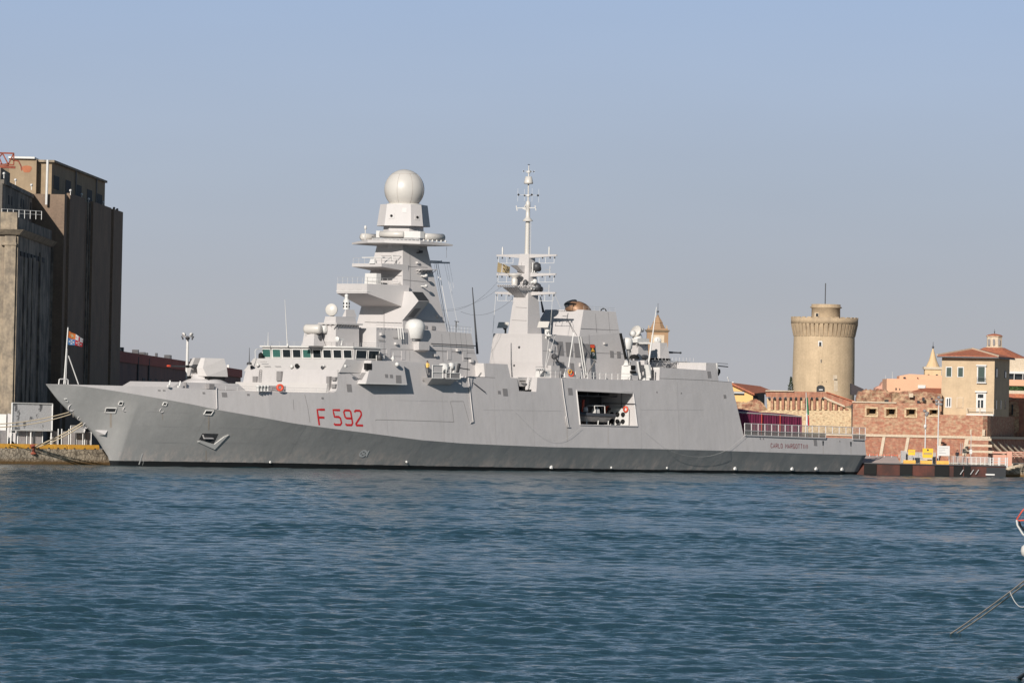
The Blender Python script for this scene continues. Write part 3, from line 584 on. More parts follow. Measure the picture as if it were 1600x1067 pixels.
def dish(c, r, ax, parent, nm_='radar_dish', m=mDome, depth=.28):
    mb = MB(); mb.lathe(c, [(.05, -depth*r), (r*.5, -depth*r*.9), (r*.97, -.2*r), (r, -.05*r), (r, .12*r), (r*.93, .2*r), (.05, .27*r)], 20, 0, True, axis=ax); return mb.build(nm_, m, parent)
dd = (-A2*.8+N2*.45+Vector((0, 0, .05))).normalized()
c = tp(518, 484, 3.0); dish(c, .78, dd, fdh); mb = MB(); mb.bar(c-dd*.3-Vector((0, 0, .1)), c-dd*.3-Vector((0, 0, 1.2)), .5); mb.bar(c-dd*.9, c-dd*.3, .5); mb.bar(c-dd*.9, c-dd*.9-Vector((0, 0, 1.1)), .25); mb.build('dish_mount', mShipB, fdh)
# fire-control director on the bridge roof
fc = empty('fire_director', tp(494, 540, 2)); fc.parent = ship; fc.location = fc.location-ship.location
c = tp(487, 514, 2.0); mb = MB(); mb.lathe(c+N2*.2, [(.2, -1.15), (.5, -1.08), (.6, -.85), (.6, .85), (.5, 1.08), (.2, 1.15)], 20, 0, True, axis=(N2+A2*.35).normalized()); mb.build('director_drum', mDome, fc)
mb = MB(); mb.lathe(c+A2*1.4+N2*.7, [(.2, -.6), (.5, -.5), (.5, .4), (.2, .5)], 14, 0, True, axis=N2); mb.build('director_camera', mWhite, fc)
mb = MB(); b0 = tp(490, 540, 2); k_ = Vector((0, 0, 1)); sfr(mb, (0, 0, 0, 0, 0), (0, 0, 0, 0, 0)) if False else None
s_, z_ = shT(490, 540.5, 2.0); sfr(mb, (s_-1.1, s_+1.1, .9, 3.1, z_), (s_-.55, s_+.55, 1.4, 2.6, z_+1.5)); mb.build('director_pedestal', mShipB, fc)
mb = MB(); mb.lathe(tp(497, 527, 2.4), [(.3, -.8), (.5, -.6), (.55, 0), (.4, .5), (.2, .7)], 12); mb.bar(tp(492, 521, 2), tp(503, 527, 2.6), .35); mb.bar(tp(497, 527, 2.4), tp(502, 537, 2.4), .28); mb.build('director_yoke', mDarkSteel, fc)
c = tp(526.5, 530, 6.2); dish(c, .34, (-A2+N2*.3).normalized(), ship, 'small_radar_dish', mWhite); mb = MB(); mb.bar(c, c+A2*1.2, .2); mb.bar(c+A2*.9, tp(533, 540, 6.2), .12); mb.build('dish_bracket', mWhite, ship)
# ---- foremast
fm = empty('foremast', S(60, 0, 17)); fm.parent = ship; fm.location = fm.location-ship.location
s1f, z1f = shT(629.3, 386, 2.3); s1a, _ = shT(667.5, 386, 2.3); s0f, z0f = shT(629.3, 516, 4.25); s0a, _ = shT(700, 516, 4.25)
mb = MB(); sfr(mb, (s0f, s0a, -4.25, 4.25, z0f-.5), (s1f, s1a, -2.3, 2.3, z1f)); mb.sbox(s1f, s1a, -2.3, 2.3, z1f, z1f+.7); mb.build('mast_tower', mShipB, fm)
def mw(z): return 4.25+(2.3-4.25)*(z-z0f)/(z1f-z0f)
def ms(z): return s0f+(s1f-s0f)*(z-z0f)/(z1f-z0f)
def platform(nm_, pc, lip, th_, root, tr_, top_y):
    s_, za_ = shT(pc, lip[1], th_); _, zb_ = shT(pc, lip[0], th_); sr, zr_ = shT(root[0], root[1], tr_); _, zt_ = shT(root[0], top_y, tr_)
    mb = MB(); mb.loft([S(s_, -th_, za_), S(s_, th_, za_), S(s_, th_, zb_), S(s_, -th_, zb_)], [S(sr+1.2, -tr_, zr_), S(sr+1.2, tr_, zr_), S(sr+1.2, tr_, zb_), S(sr+1.2, -tr_, zb_)])
    return mb.build(nm_, mShipB, fm), s_, zb_
p1o, p1s, p1z = platform('lower_platform', 573.2, (443.3, 458.3), 2.65, (628.3, 482.5), mw(shT(628, 482, 3.6)[1]), 443)
p2o, p2s, p2z = platform('middle_platform', 596.2, (411.6, 416.7), 2.6, (627.8, 423.8), mw(shT(628, 423, 2.8)[1]), 411)
for k in range(3):
    mb = MB(); mb.sbox(p1s-.03, p1s+.2, -1.9+k*1.45, -1.2+k*1.45, p1z-.75, p1z-.45); mb.build('vent_plate', mSeam if False else mShipB, p1o)
mb = MB(); mb.sbox(p1s-.05, p1s+.02, -2.7, 2.7, p1z-.98, p1z-.9); mb.bar(S(p1s, 2.68, p1z-.94), S(p1s+5.5, 3.2, p1z-.94), .08, .08); mb.build('platform_edge_strip', mWhite, p1o)
mb = MB(); pbx(mb, 569.5, 588, 596, 427, 444, 1.6, .05); mb.build('equipment_box', mWhite, fm)
mb = MB(); q0 = tp(573, 443, 2.4); mb.bar(tp(575, 440, 2.3), tp(628, 444.5, 2.9), .05); mb.build('platform_rail', mSeam, fm)
mb = MB(); pbx(mb, 576.5, 585, 590, 404.5, 412, 1.5, .15); mb.build('antenna_box', mWhite, fm)
mb = MB(); c = tp(585, 403.3, 1.0); mb.loft([c-A2*.3-N2*1.9, c-A2*.3+N2*1.7, c+A2*.5+N2*1.4, c+A2*.5-N2*1.6], [p+Vector((0, 0, .12)) for p in (c-A2*.3-N2*1.9, c-A2*.3+N2*1.7, c+A2*.5+N2*1.4, c+A2*.5-N2*1.6)]); mb.build('flat_antenna', mWhite, fm)
mb = MB(); mb.bar(tp(600, 411, 2.0), tp(614, 399, 2.0), .1); mb.bar(tp(613, 411, 2.2), tp(613, 398.6, 2.2), .1); mb.bar(tp(614, 399.5, 2.2), tp(628, 400.5, 2.3), .08); mb.build('stay_frame', mWhite, fm)
# sponson with the dark aperture on the port side
def onfront(px, py):
    z_ = 25
    for _ in range(8): t_, z_ = shS(px, py, ms(z_)-.03)
    return ms(z_)-.03, t_, z_
q = [onfront(x, y) for x, y in [(625, 455), (643, 455.5), (654, 470.3), (628, 501.5)]]
mb = MB(); fr_ = [S(*p) for p in q]; bk = [p+A2*2.05 for p in fr_]; mb.loft(fr_, bk); sp_ = mb.build('mast_sponson', mShipB, fm)
mb = MB(); e0 = [fr_[1].lerp(fr_[2], .03), fr_[1].lerp(fr_[2], .97)]; up_ = (N2+Vector((0, 0, 1))).normalized()*.02
a_ = [e0[0]+A2*.06+up_, e0[1]+A2*.06+up_, e0[1]+A2*2.0+up_, e0[0]+A2*2.0+up_]; mb.loft(a_, [p-up_*2 for p in a_]); mb.build('dark_aperture', mDark, sp_)
mb = MB(); dn = (N2*.6-Vector((0, 0, 1))).normalized()*.03; a_ = [fr_[2].lerp(fr_[3], .35)+A2*.35+dn, fr_[2].lerp(fr_[3], .8)+A2*.35+dn, fr_[2].lerp(fr_[3], .8)+A2*1.5+dn, fr_[2].lerp(fr_[3], .35)+A2*1.5+dn]
mb.loft(a_, [p-dn*2 for p in a_]); mb.build('hatch_plate', mLouvre, sp_)
# fittings on the port face of the mast
wT = lambda s, z: mw(z)
for y in (431, 447):
    c = hullpt(657, y, .1, wT); mb = MB(); mb.bar(c, c+N2*.9, .12); mb.lathe(c+N2*.9, [(.05, -.25), (.22, -.1), (.22, .15), (.05, .3)], 10, 0, True, axis=-A2+N2); mb.build('mast_light', mWhite, fm)
c = hullpt(651, 395, .05, wT); mb = MB(); mb.bar(c, c+N2*.4, .15); mb.bar(hullpt(655, 393.5, .05, wT), hullpt(655, 393.5, .5, wT), .3); mb.build('mast_light', mDarkSteel, fm)
mb = MB(); a_ = hullpt(650, 421, .0, wT); b2 = hullpt(675, 421, .0, wT); mb.loft([a_, b2, b2+N2*.9, a_+N2*.9], [p-Vector((0, 0, .1)) for p in (a_, b2, b2+N2*.9, a_+N2*.9)]); 
for k in range(6): p = a_.lerp(b2, k/5)+N2*.85; mb.bar(p, p-N2*.7-Vector((0, 0, .45)), .07)
mb.build('side_gallery', mShipB, fm)
# signal yard pointing aft with halyards
mb = MB(); mb.bar(tp(668, 410, 1.5), tp(702, 410.8, 1.5), .22); mb.bar(tp(668, 407.5, 1.5), tp(690, 408.5, 1.5), .12); mb.bar(tp(690, 410, 1.5), tp(690, 407, 1.5), .1); mb.build('signal_yard', mShipB, fm)
# top platform
S3 = s1f-2.5; z3 = shT(599, 374.3, 1.5)[1]
pl = [(0, -1.5, 0), (0, 1.5, 0), (1.8, 6.0, -.12), (7.8, 6.0, -.36), (9.6, 2.5, -.2), (9.6, -2.5, -.2), (7.8, -6.0, -.36), (1.8, -6.0, -.3)]
mb = MB(); top_ = [S(S3+a, b2, z3+c) for a, b2, c in pl]; bot_ = [S(S3+a, b2, z3+c-(.40 if i < 3 else .22)) for i, (a, b2, c) in enumerate(pl)]
n = len(pl); ct = S(S3+4.6, 0, z3-.02); cb = S(S3+4.6, 0, z3-.75)
mb.add(top_+bot_+[ct, cb], [[i, (i+1) % n, n+(i+1) % n, n+i] for i in range(n)]+[[i, (i+1) % n, 2*n] for i in range(n)]+[[n+(i+1) % n, n+i, 2*n+1] for i in range(n)])
tpf = mb.build('top_platform', mShipB, fm)
def on3(s_, t_, dz=0): return S(S3+s_, t_, z3+dz)
mb = MB(); e0, e1 = on3(.25, -.9, .05), on3(2.0, 5.7, -.02); mb.bar(e0+Vector((0, 0, .1)), e1+Vector((0, 0, .1)), .12, .16)
for k in range(13): p = e0.lerp(e1, k/12); mb.bar(p-Vector((0, 0, .12)), p+Vector((0, 0, .12)), .12)
mb.build('edge_studs', mSteel, tpf)
mb = MB(); q = [on3(.75, -.75, .3), on3(2.3, 5.5, .25), on3(3.1, 5.5, .25), on3(1.6, -.75, .3)]; mb.loft(q, [p+Vector((0, 0, .85)) for p in q]); mb.build('antenna_band', mWhite, fm)
ax_ = (on3(2.3, 5.5)-on3(.75, -.75)).normalized(); c = on3(.75, -.75, .72).lerp(on3(2.3, 5.5, .67), .37)-A2*.05
mb = MB(); mb.lathe(c, [(.2, -1.75), (.42, -1.7), (.42, 1.7), (.2, 1.75)], 16, 0, True, axis=ax_); mb.build('antenna_drum', mDome, fm)
mb = MB(); mb.lathe(on3(5.0, 5.3, .45), [(.2, -1.75), (.45, -1.65), (.48, 1.65), (.2, 1.8)], 16, 0, True, axis=A2); mb.build('antenna_drum', mDome, fm)
mb = MB(); mb.lathe(on3(3.6, -4.6, .45), [(.2, -1.5), (.45, -1.4), (.45, 1.4), (.2, 1.5)], 16, 0, True, axis=A2); mb.build('antenna_drum', mDome, fm)
mb = MB()
for k in range(6): mb.lathe(on3(2.6+k*.8, 5.85, -.15), [(.05, 0), (.18, .08), (.05, .28)], 8)
mb.bar(on3(2.2, 5.85, -.1), on3(7.2, 5.85, -.32), .08); mb.build('deck_studs', mWhite, fm)
mb = MB(); mb.tube([on3(1.0, -2.9, 0), on3(1.0, -2.9, 1.7)], .06); mb.lathe(on3(1.0, -2.9, 1.3), [(.05, 0), (.16, .1), (.16, .45), (.05, .55)], 8); mb.build('short_antenna', mWhite, fm)
# neck, octagonal housing, radome
cpx = 630.5; sc_, zc_ = shT(cpx, 357, 0.0); CXY = S(sc_, 0, 0); upx = pxm(sc_)/math.sin(TH)*0+12.35
ang = [-75, -43, 17, 46, 105, 137, 178, 223, 256]
def ringp(rx, z, angs=ang): return [CXY+Vector((rx*math.sin(R(a_)), -rx*math.cos(R(a_)), z)) for a_ in angs]
zA = shT(630, 378, 0)[1]; zB = shT(630, 354, 0)[1]; zCt = shT(630, 320.5, 0)[1]; zD = shT(631, 296.3, 0)[1]
mb = MB(); mb.loft(ringp(2.75, zA-.9), ringp(2.6, zB+.2)); mb.build('mast_neck', mShipB, fm)
mb = MB(); mb.loft(ringp(3.5, zB), ringp(3.1, zCt)); hs_ = mb.build('radar_housing', mShipB, fm)
def onfacet(dx, y, a0, a1):
    z_ = shT(630, y, 0)[1]; rx = 3.5+(3.1-3.5)*(z_-zB)/(zCt-zB); x_ = dx/12.35; p0, p1 = [Vector((rx*math.sin(R(q)), -rx*math.cos(R(q)), 0)) for q in (a0, a1)]
    f = (x_-p0.x)/(p1.x-p0.x); p = CXY+p0.lerp(p1, f)+Vector((0, 0, z_)); d = (p1-p0).normalized(); return p, Vector((d.y, -d.x, .15)).normalized()
for dx, y, a0, a1 in ((-18.5, 339, -43, 17), (21.5, 340.5, 17, 46)):
    p, nn = onfacet(dx, y, a0, a1)
    mb = MB(); mb.lathe(p, [(.5, -.1), (.5, .05), (.1, .05)], 4, 0, False, axis=nn); mb.build('port_plate', mShipB, hs_)
    mb = MB(); mb.lathe(p, [(.17, .0), (.17, .12), (.02, .12)], 12, 0, True, axis=nn); mb.build('round_port', mBlack, hs_)
p, nn = onfacet(1.5, 330, -43, 17); mb = MB(); mb.lathe(p, [(.42, -.1), (.42, .03), (.1, .03)], 4, 0, False, axis=nn); mb.build('access_plate', mBr, hs_)
rr = 2.56; mb = MB(); prof = [(rr*math.sin(a_), -rr*math.cos(a_)) for a_ in np.linspace(R(42), R(180), 26)]
prof = [(max(r_, .001), z_) for r_, z_ in prof]
mb.lathe(Vector((CXY.x, CXY.y, zD)), prof, 48); rd = mb.build('radome', mDome, fm)
mb = MB(); zb_ = zD-rr*math.cos(R(40)); mb.lathe(Vector((CXY.x, CXY.y, zCt-.05)), [(2.2, 0), (2.2, zb_-zCt+.15), (1.9, zb_-zCt+.25)], 32); mb.build('radome_collar', mDome, rd)
mSeamD = mat('radome_seam', (.36, .31, .28), .6)
for k in range(8):
    lon = R(-20+k*45); pts = []
    for a_ in np.linspace(R(45), R(140), 14): pts.append(Vector((CXY.x, CXY.y, zD))+Vector((math.sin(lon)*math.sin(a_), -math.cos(lon)*math.sin(a_), -math.cos(a_)))*(rr+.005))
    mb = MB(); mb.tube(pts, .022, 4); mb.build('radome_seam', mSeamD, rd)
pts = [Vector((CXY.x, CXY.y, zD))+Vector((math.sin(l_)*math.sin(R(140)), -math.cos(l_)*math.sin(R(140)), -math.cos(R(140))))*(rr+.005) for l_ in np.linspace(0, 6.2832, 33)]
mb = MB(); mb.tube(pts, .022, 4); mb.build('radome_seam', mSeamD, rd)
# ---- satellite dome on its wedge platform
sd_ = empty('satellite_dome', tp(650, 540, 8)); sd_.parent = ship; sd_.location = sd_.location-ship.location
s_, z0_ = shT(654.5, 546.5, 7.6); _, z1_ = shT(654.5, 533.5, 7.6); L2 = (671.5-654.5)/pxm(60); W2_ = (654.5-612.5)/pxm(60)
zmid = z0_; mb = MB(); mb.loft([S(s_+.6, 7.6-W2_+1.0, z0_-.25), S(s_, 7.6, z0_), S(s_+L2, 7.6, z0_), S(s_+L2+1.5, 7.6-W2_+1, z0_-1.0)], [S(s_, 7.6-W2_, z1_), S(s_, 7.6, z1_), S(s_+L2, 7.6, z1_), S(s_+L2+2, 7.6-W2_, z1_)]); mb.build('dome_platform', mShipB, sd_)
sdc = (shT(648, 533, 6.2)); cc = S(sdc[0], 6.2, sdc[1]); mb = MB(); mb.lathe(cc, [(.75, 0), (.7, .25)], 20); mb.build('dome_base', mDarkSteel, sd_)
zh = (533-500)/12.4; mb = MB(); mb.lathe(cc+Vector((0, 0, .28)), [(.85, 0), (1.0, .12), (1.16, .9), (1.27, 1.35), (1.24, 1.75), (1.08, 2.1), (.75, 2.38), (.3, 2.5), (.01, 2.52)], 28); mb.build('dome_shell', mWhite, sd_)
mb = MB()
for k in range(3): mb.bar(tp(623.5+k*3.6, 530, 7.0), tp(621.5+k*3.6, 510, 7.0), .12)
mb.build('launch_tubes', mWhite, sd_)
# louvres on the mast base
for x0, x1, y0, y1 in [(661.3, 667.5, 508.5, 513), (674.5, 680, 509.3, 515)]:
    a_ = [hullpt(x, y, .04, wT) for x, y in rect(x0, y0, x1, y1)]; mb = MB(); mb.loft(a_, [p-N2*.15 for p in a_]); mb.build('louvre_panel', mLouvre, fm)
# ---- side balcony with gun amidships
bal = empty('side_balcony', tp(690, 590, 9)); bal.parent = ship; bal.location = bal.location-ship.location
sb0, zb0 = shT(675.5, 590.5, 10.4); zb1 = shT(675.5, 570.5, 10.4)[1]; se0 = shT(719, 591, 10.4)[0]
s_c, _ = shT(697, 591, 10.4)
zlow = shW(684, 603, W)[1]
top4 = [S(sb0, W(sb0, zb0)-.2, zb0), S(sb0, 10.4, zb0), S(se0, 10.4, zb0), S(se0+.8, W(se0, zb0)-.2, zb0)]
bot4 = [S(sb0+1.0, W(sb0, zlow)-.2, zlow), S(sb0+1.0, 9.6, zlow+.55), S(se0-.3, 9.6, zlow+.55), S(se0, W(se0, zlow)-.2, zlow)]
mb = MB(); mb.loft(bot4, top4); mb.build('sponson', mShipB, bal)
def panel(mb, p0, p1, h, m=None, fr=.1):
    up = Vector((0, 0, h)); q = [p0, p1, p1+up, p0+up]
    for i in range(4): mb.bar(q[i], q[(i+1) % 4], fr, fr)
    return q
mb = MB(); sm = sb0+.02; wfp = (697.5-675.5)/pxm(60)
q1 = panel(mb, S(sb0, 10.4-.02, zb0), S(sb0+1.9, 10.4, zb0), zb1-zb0); mb.bar(q1[0].lerp(q1[3], .45), q1[1].lerp(q1[2], .45), .1)
q2 = panel(mb, S(sb0+2.5, 10.4, zb0), S(se0, 10.4, zb0), (zb1-zb0)*.42); mb.bar(q2[0]+Vector((0, 0, .6)), q2[0]+Vector((0, 0, 1.5)), .1); mb.bar(S(sb0+2.5, 10.4, zb0+1.5), S(sb0+3.3, 10.4, zb0+1.5), .08); mb.bar(S(sb0+3.3, 10.4, zb0), S(sb0+3.3, 10.4, zb0+1.5), .08)
mb.build('balcony_rail', mWhite, bal)
for q, m in ((q1, mShipB), (q2, mLouvre)):
    mb = MB(); mb.loft([p-N2*.03 for p in q], [p-N2*.06 for p in q]); mb.build('rail_panel', m, bal)
mb = MB(); sg_, zg_ = shT(692, 575, 9.2); mb.lathe(S(sg_, 9.3, zg_), [(.05, -.7), (.62, -.55), (.68, 0), (.55, .5), (.05, .62)], 14); mb.lathe(S(sg_+1.4, 9.3, zg_+.3), [(.05, -.5), (.4, -.3), (.4, .3), (.05, .45)], 12); mb.bar(S(sg_-.6, 9.3, zg_+.2), S(sg_+2.6, 9.3, zg_+.8), .14); mb.build('gun_body', mWhite, bal)
mb = MB(); mb.bar(S(sg_+2.2, 9.6, zg_-.6), S(sg_+2.6, 9.6, zg_+.6), .3); mb.bar(S(sg_+2.2, 9.5, zg_+.1), S(sg_+4.6, 9.5, zg_-.1), .12); mb.bar(S(sg_+4.2, 9.5, zg_-1.6), S(sg_+4.2, 9.5, zg_+1.4), .07); mb.bar(S(sg_+3.6, 9.5, zg_+1.3), S(sg_+4.8, 9.5, zg_+1.3), .16); mb.build('gun_mount', mDarkSteel, bal)
mb = MB(); pbx(mb, 706, 709.5, 714, 572, 586, 9.5); mb.build('ammunition_box', mWhite, bal)
# bulkhead step aft of the balcony: pale forward face
s_, z_ = shT(758, 568.5, W(67, 13)); 
mb = MB(); s0_, zz0 = shW(758, 587.5, W); zz1 = shW(758, 567.6, W)[1]; mb.loft([S(s0_-.04, W(s0_, zz0)-2.3, zz0), S(s0_-.04, W(s0_, zz0)-.02, zz0), S(s0_-.04, W(s0_, zz1)-.02, zz1), S(s0_-.04, W(s0_, zz1)-1.4, zz1)], [S(s0_+.3, W(s0_, zz0)-2.3, zz0), S(s0_+.3, W(s0_, zz0)-.02, zz0), S(s0_+.3, W(s0_, zz1)-.02, zz1), S(s0_+.3, W(s0_, zz1)-1.4, zz1)]); mb.build('bulkhead_step', mBr, ship)

# ---- panel seams, doors, rails and small boxes over the deckhouses and masts
def seam(pts, wf, par, wd=.04, m=None):
    mb = MB(); line(mb, pts, wd, .025, wf); mb.build('panel_seam', m or mLouvre, par)
for pts in ([(629, 416), (668, 418)], [(629.5, 437), (672, 441)], [(640, 386), (641, 452)], [(688, 470), (700, 516)], [(657, 500), (697, 503)]): seam(pts, wT, fm)
for pts in ([(590, 545), (740, 549)], [(600, 512), (600, 560)], [(640, 548), (640, 566)], [(690, 522), (692, 566)], [(588, 556), (628, 557)]): seam(pts, wM, dk)
def fseam(a_, b2, sfun, par, w_=.04, m=None):     # seam on a face looking at the bow
    p = []
    for x, y in (a_, b2):
        z_ = 20
        for _ in range(6): t_, z_ = shS(x, y, sfun(z_))
        p.append(S(sfun(z_)-.02, t_, z_))
    mb = MB(); mb.bar(p[0], p[1], w_, w_); mb.build('panel_seam', m or mLouvre, par)
for a_, b2 in (((596, 400), (627, 400)), ((608, 416), (628, 416)), ((606, 430), (628, 431)), ((570, 503), (628, 505)), ((600, 485), (600, 512)), ((612, 400), (612, 409))): fseam(a_, b2, ms, fm)
def dbox(x0, y0, x1, y1, wf, par, nm_, m, d=.25):
    a_ = [hullpt(x, y, d, wf) for x, y in ((x0, y0), (x1, y0), (x1, y1), (x0, y1))]; mb = MB(); mb.loft(a_, [p-N2*(d+.1) for p in a_]); return mb.build(nm_, m, par)
for q in ((604, 545, 610, 558), (627, 548, 633, 562), (699, 548, 705, 562), (723, 550, 729, 564)): dbox(*q, wM, dk, 'deckhouse_door', mShip, .05)
for q in ((616, 535, 619, 538.5), (676, 553, 681, 557), (712, 545, 715, 549), (733, 560, 737, 566), (593, 520, 596, 524)): dbox(*q, wM, dk, 'vent_box', mBr, .35)
for q in ((641, 470, 644, 474), (650, 409, 653, 412), (661, 430, 663.5, 434), (682, 492, 686, 496)): dbox(*q, wT, fm, 'vent_box', mBr, .3)
def drail(pts, hh, n, par, r=.035, m=None):
    mb = MB()
    for a_, b2 in zip(pts[:-1], pts[1:]):
        for f in (.5, 1.0): mb.bar(a_+Vector((0, 0, hh*f)), b2+Vector((0, 0, hh*f)), r)
        for k in range(n+1): p = a_.lerp(b2, k/n); mb.bar(p, p+Vector((0, 0, hh)), r)
    mb.build('guard_rail', m or mSteel, par)
drail([S(p1s+.1, -2.6, p1z), S(p1s+.1, 2.6, p1z), S(p1s+5.2, 3.0, p1z)], .8, 6, p1o); drail([S(p2s+.1, -2.5, p2z), S(p2s+.1, 2.5, p2z), S(p2s+3.0, 2.5, p2z)], .7, 5, p2o)
drail([S(sf+.2, -7.8, ZR+.05), S(sf+.2, 7.8, ZR+.05), S(s_side, 7.8, ZR+.05)], .5, 12, bridge, .025)
zz_ = shT(700, 518, 6.3)[1]; drail([tp(700, 518.3, 6.2), tp(736, 521.3, 6.2)], .8, 7, dk)
drail([tp(588, 511.8, 6.5), tp(628, 513.2, 6.5)], .7, 7, dk, .03)
# ---------------------------------------------------------------- aft superstructure
def wF(s, z):
    return 4.85-.10*(z-12) if z < 18 else 4.25-.28*(z-18)
fun = slab([(850, 592), (847.3, 566), (846.8, 521.5), (905, 526), (911.8, 484), (962, 487.3), (968.3, 520), (977.5, 560), (985, 596)], wF, 'funnel_deckhouse', mShipB, ship)
# sloping starboard shoulder and front housing
s_, z_ = shT(847, 521.5, 4.3); zb_ = 11.9
mb = MB(); mb.loft([S(s_-.1, -5.2, zb_), S(s_-.1, 4.75, zb_), S(s_+3, 4.75, zb_), S(s_+3, -5.2, zb_)], [S(s_-.02, -4.0, z_), S(s_-.02, 4.25, z_-.02), S(s_+3, 4.2, z_-.02), S(s_+3, -4.0, z_)]); mb.build('housing_front', mShipB, fun)
for q in [(869.5, 533.5, 879, 555.5), (883, 534.5, 893, 557), (896.5, 536, 906.5, 558), (909.5, 537, 919.5, 558.5), (952.5, 548, 958, 558.5), (963.3, 549, 969, 559.3), (873, 565.5, 881, 590), (890, 567, 896, 588)]:
    a_ = [hullpt(x, y, .04, wF) for x, y in rect(*q, sk=1.9 if q[3]-q[1] > 18 else .8)]; mb = MB(); mb.loft(a_, [p-N2*.2 for p in a_])
    o = mb.build('louvre_panel', mLouvre, fun)
mb = MB(); line(mb, [(907, 513.2), (966, 516)], .05, .02, wF); mb.build('panel_seam', mLouvre, fun)
# exhaust uptake: round brown hood on the funnel
s_, z_ = shT(899, 484.5, 2.0); c = S(s_+1.5, 1.2, z_-.1)
mb = MB(); N_ = 16; rings = []
for k in range(9):
    a_ = k/8*math.pi/2; rings.append((1.75*math.cos(a_*.98), 1.32*math.sin(a_)))
vs = []
for k, (r_, h_) in enumerate(rings):
    for j in range(20):
        an = 6.2832*j/20; vs.append(c+A2*(r_*1.0*math.cos(an)-.25*h_)+N2*(r_*1.0*math.sin(an)-.15*h_)+Vector((0, 0, h_)))
mb.add(vs, [[k*20+j, k*20+(j+1) % 20, (k+1)*20+(j+1) % 20, (k+1)*20+j] for k in range(8) for j in range(20)], 0, True); mb.add(vs[:20], [list(range(20))]); mb.build('exhaust_hood', mExh, fun)
mb = MB(); mb.lathe(c-A2*.75-N2*.5+Vector((0, 0, .55)), [(.85, 0), (.9, .62), (.3, .7)], 16, 0, True, axis=(-A2*.5+Vector((0, 0, .9))).normalized()); mb.build('exhaust_mouth', mDark, fun)
mb = MB(); p = tp(943, 487.5, 1.5); mb.tube([p+A2*(.55*math.cos(a_))+Vector((0, 0, .45*math.sin(a_))) for a_ in np.linspace(0, math.pi, 8)], .08); mb.build('funnel_lug', mBlack, fun)
# ---- aft mast
am = empty('aft_mast', tp(824, 590, 0)); am.parent = ship; am.location = am.location-ship.location
s1f, z1f = shT(826.5, 398, .8); s0f, z0f = shT(824.3, 521, 1.7); s0a = shT(846.6, 521, 1.7)[0]
def aw(z): return 1.7+(.8-1.7)*(z-z0f)/(z1f-z0f)
def asf(z): return s0f+(s1f-s0f)*(z-z0f)/(z1f-z0f)
mb = MB(); sfr(mb, (asf(z0f-1), s0a, -aw(z0f-1), aw(z0f-1), z0f-1), (s1f, s1f+1.1, -.8, .8, z1f+.1)); mb.build('mast_trunk', mShipB, am)
zc = shT(824, 467, 1.5)[1]
# canted shoulder on the starboard side of the trunk
mb = MB(); mb.bar(S(asf(zc), -1.3, zc+.2), S(asf(zc)+.5, -1.9, zc-6), .6); 
def yard(pl, pr, nm_, r0=.34):
    s_, z_ = shS((pl[0]+pr[0])/2, (pl[1]+pr[1])/2, s1f)[0], None
    tl, zl = shS(pl[0], pl[1], s1f+.3); tr_, zr_ = shS(pr[0], pr[1], s1f+.3); zz = (zl+zr_)/2
    mb = MB(); 
    for a, b2 in ((-.6, tl), (.6, tr_)):
        mb.loft([S(s1f+.1, a, zz-.25), S(s1f+.6, a, zz-.25), S(s1f+.6, a, zz+.28), S(s1f+.1, a, zz+.28)], [S(s1f+.25, b2, zz+.02), S(s1f+.45, b2, zz+.02), S(s1f+.45, b2, zz+.22), S(s1f+.25, b2, zz+.22)])
    y = mb.build(nm_, mShipB, am)
    for sg in (-1, 1):
        mb = MB()
        for a in (3.4, 4.9): mb.bar(S(s1f+.35, sg*a, zz+.1), S(s1f+.35, sg*a, zz-.9), .05)
        mb.bar(S(s1f+.35, sg*4.9, zz-.9), S(s1f+.35, sg*2.3, zz-.9), .05); mb.bar(S(s1f+.35, sg*2.3, zz-.9), S(s1f+.35, sg*2.3, zz), .05); mb.build('footrope', mWhite, y)
    mb = MB()
    for a in (-5.0, -4.2, -2.9, 2.9, 4.2, 5.0): mb.lathe(S(s1f+.35, a, zz-.05), [(.02, -.28), (.09, -.22), (.09, -.1), (.02, 0)], 6)
    mb.build('insulators', mDarkSteel, y)
    return tl, tr_, zz
y1 = yard((776, 402), (869.8, 399), 'signal_yard'); y2 = yard((776, 431.4), (868.3, 428.6), 'signal_yard'); y3 = yard((773.6, 460.4), (868, 457.8), 'signal_yard')
for tt in (-4.2, 4.0):
    mb = MB(); mb.lathe(S(s1f+.35, tt, y1[2]), [(.08, 0), (.11, .2), (.11, 1.0), (.05, 1.25)], 8); mb.build('rod_antenna', mWhite, am)
for tt, zz in ((4.2, y2[2]), (4.1, y3[2])):
    mb = MB(); mb.bar(S(s1f+.35, tt, zz), S(s1f+.35, tt, zz+1.2), .09); mb.bar(S(s1f+.35, tt-.9, zz+.7), S(s1f+.35, tt+.1, zz+.7), .06); mb.build('rod_antenna', mSteel, am)
# gallery with a pale navigation radar on the forward side
s_, z_ = shT(796, 447, 0.0)
mb = MB(); zt = z_; n_ = 10
mb.loft([S(asf(zt)+.3, -.7, zt-1.7), S(asf(zt)+.3, .7, zt-1.7), S(asf(zt)+.8, .7, zt-1.7), S(asf(zt)+.8, -.7, zt-1.7)], [S(asf(zt)-2.3, -1.3, zt-.15), S(asf(zt)-2.3, 1.3, zt-.15), S(asf(zt)+.8, 1.3, zt-.15), S(asf(zt)+.8, -1.3, zt-.15)])
mb.build('radar_gallery', mShipB, am)
mb = MB()
for k in range(9): mb.bar(S(asf(zt)-2.6, -1.6+k*.4, zt-.1), S(asf(zt)-2.9, -1.6+k*.4, zt+.12), .14)
for k in range(6): mb.bar(S(asf(zt)-2.4+k*.5, 1.6, zt-.1), S(asf(zt)-2.4+k*.5, 1.95, zt+.12), .14)
mb.build('gallery_brackets', mShipB, am)
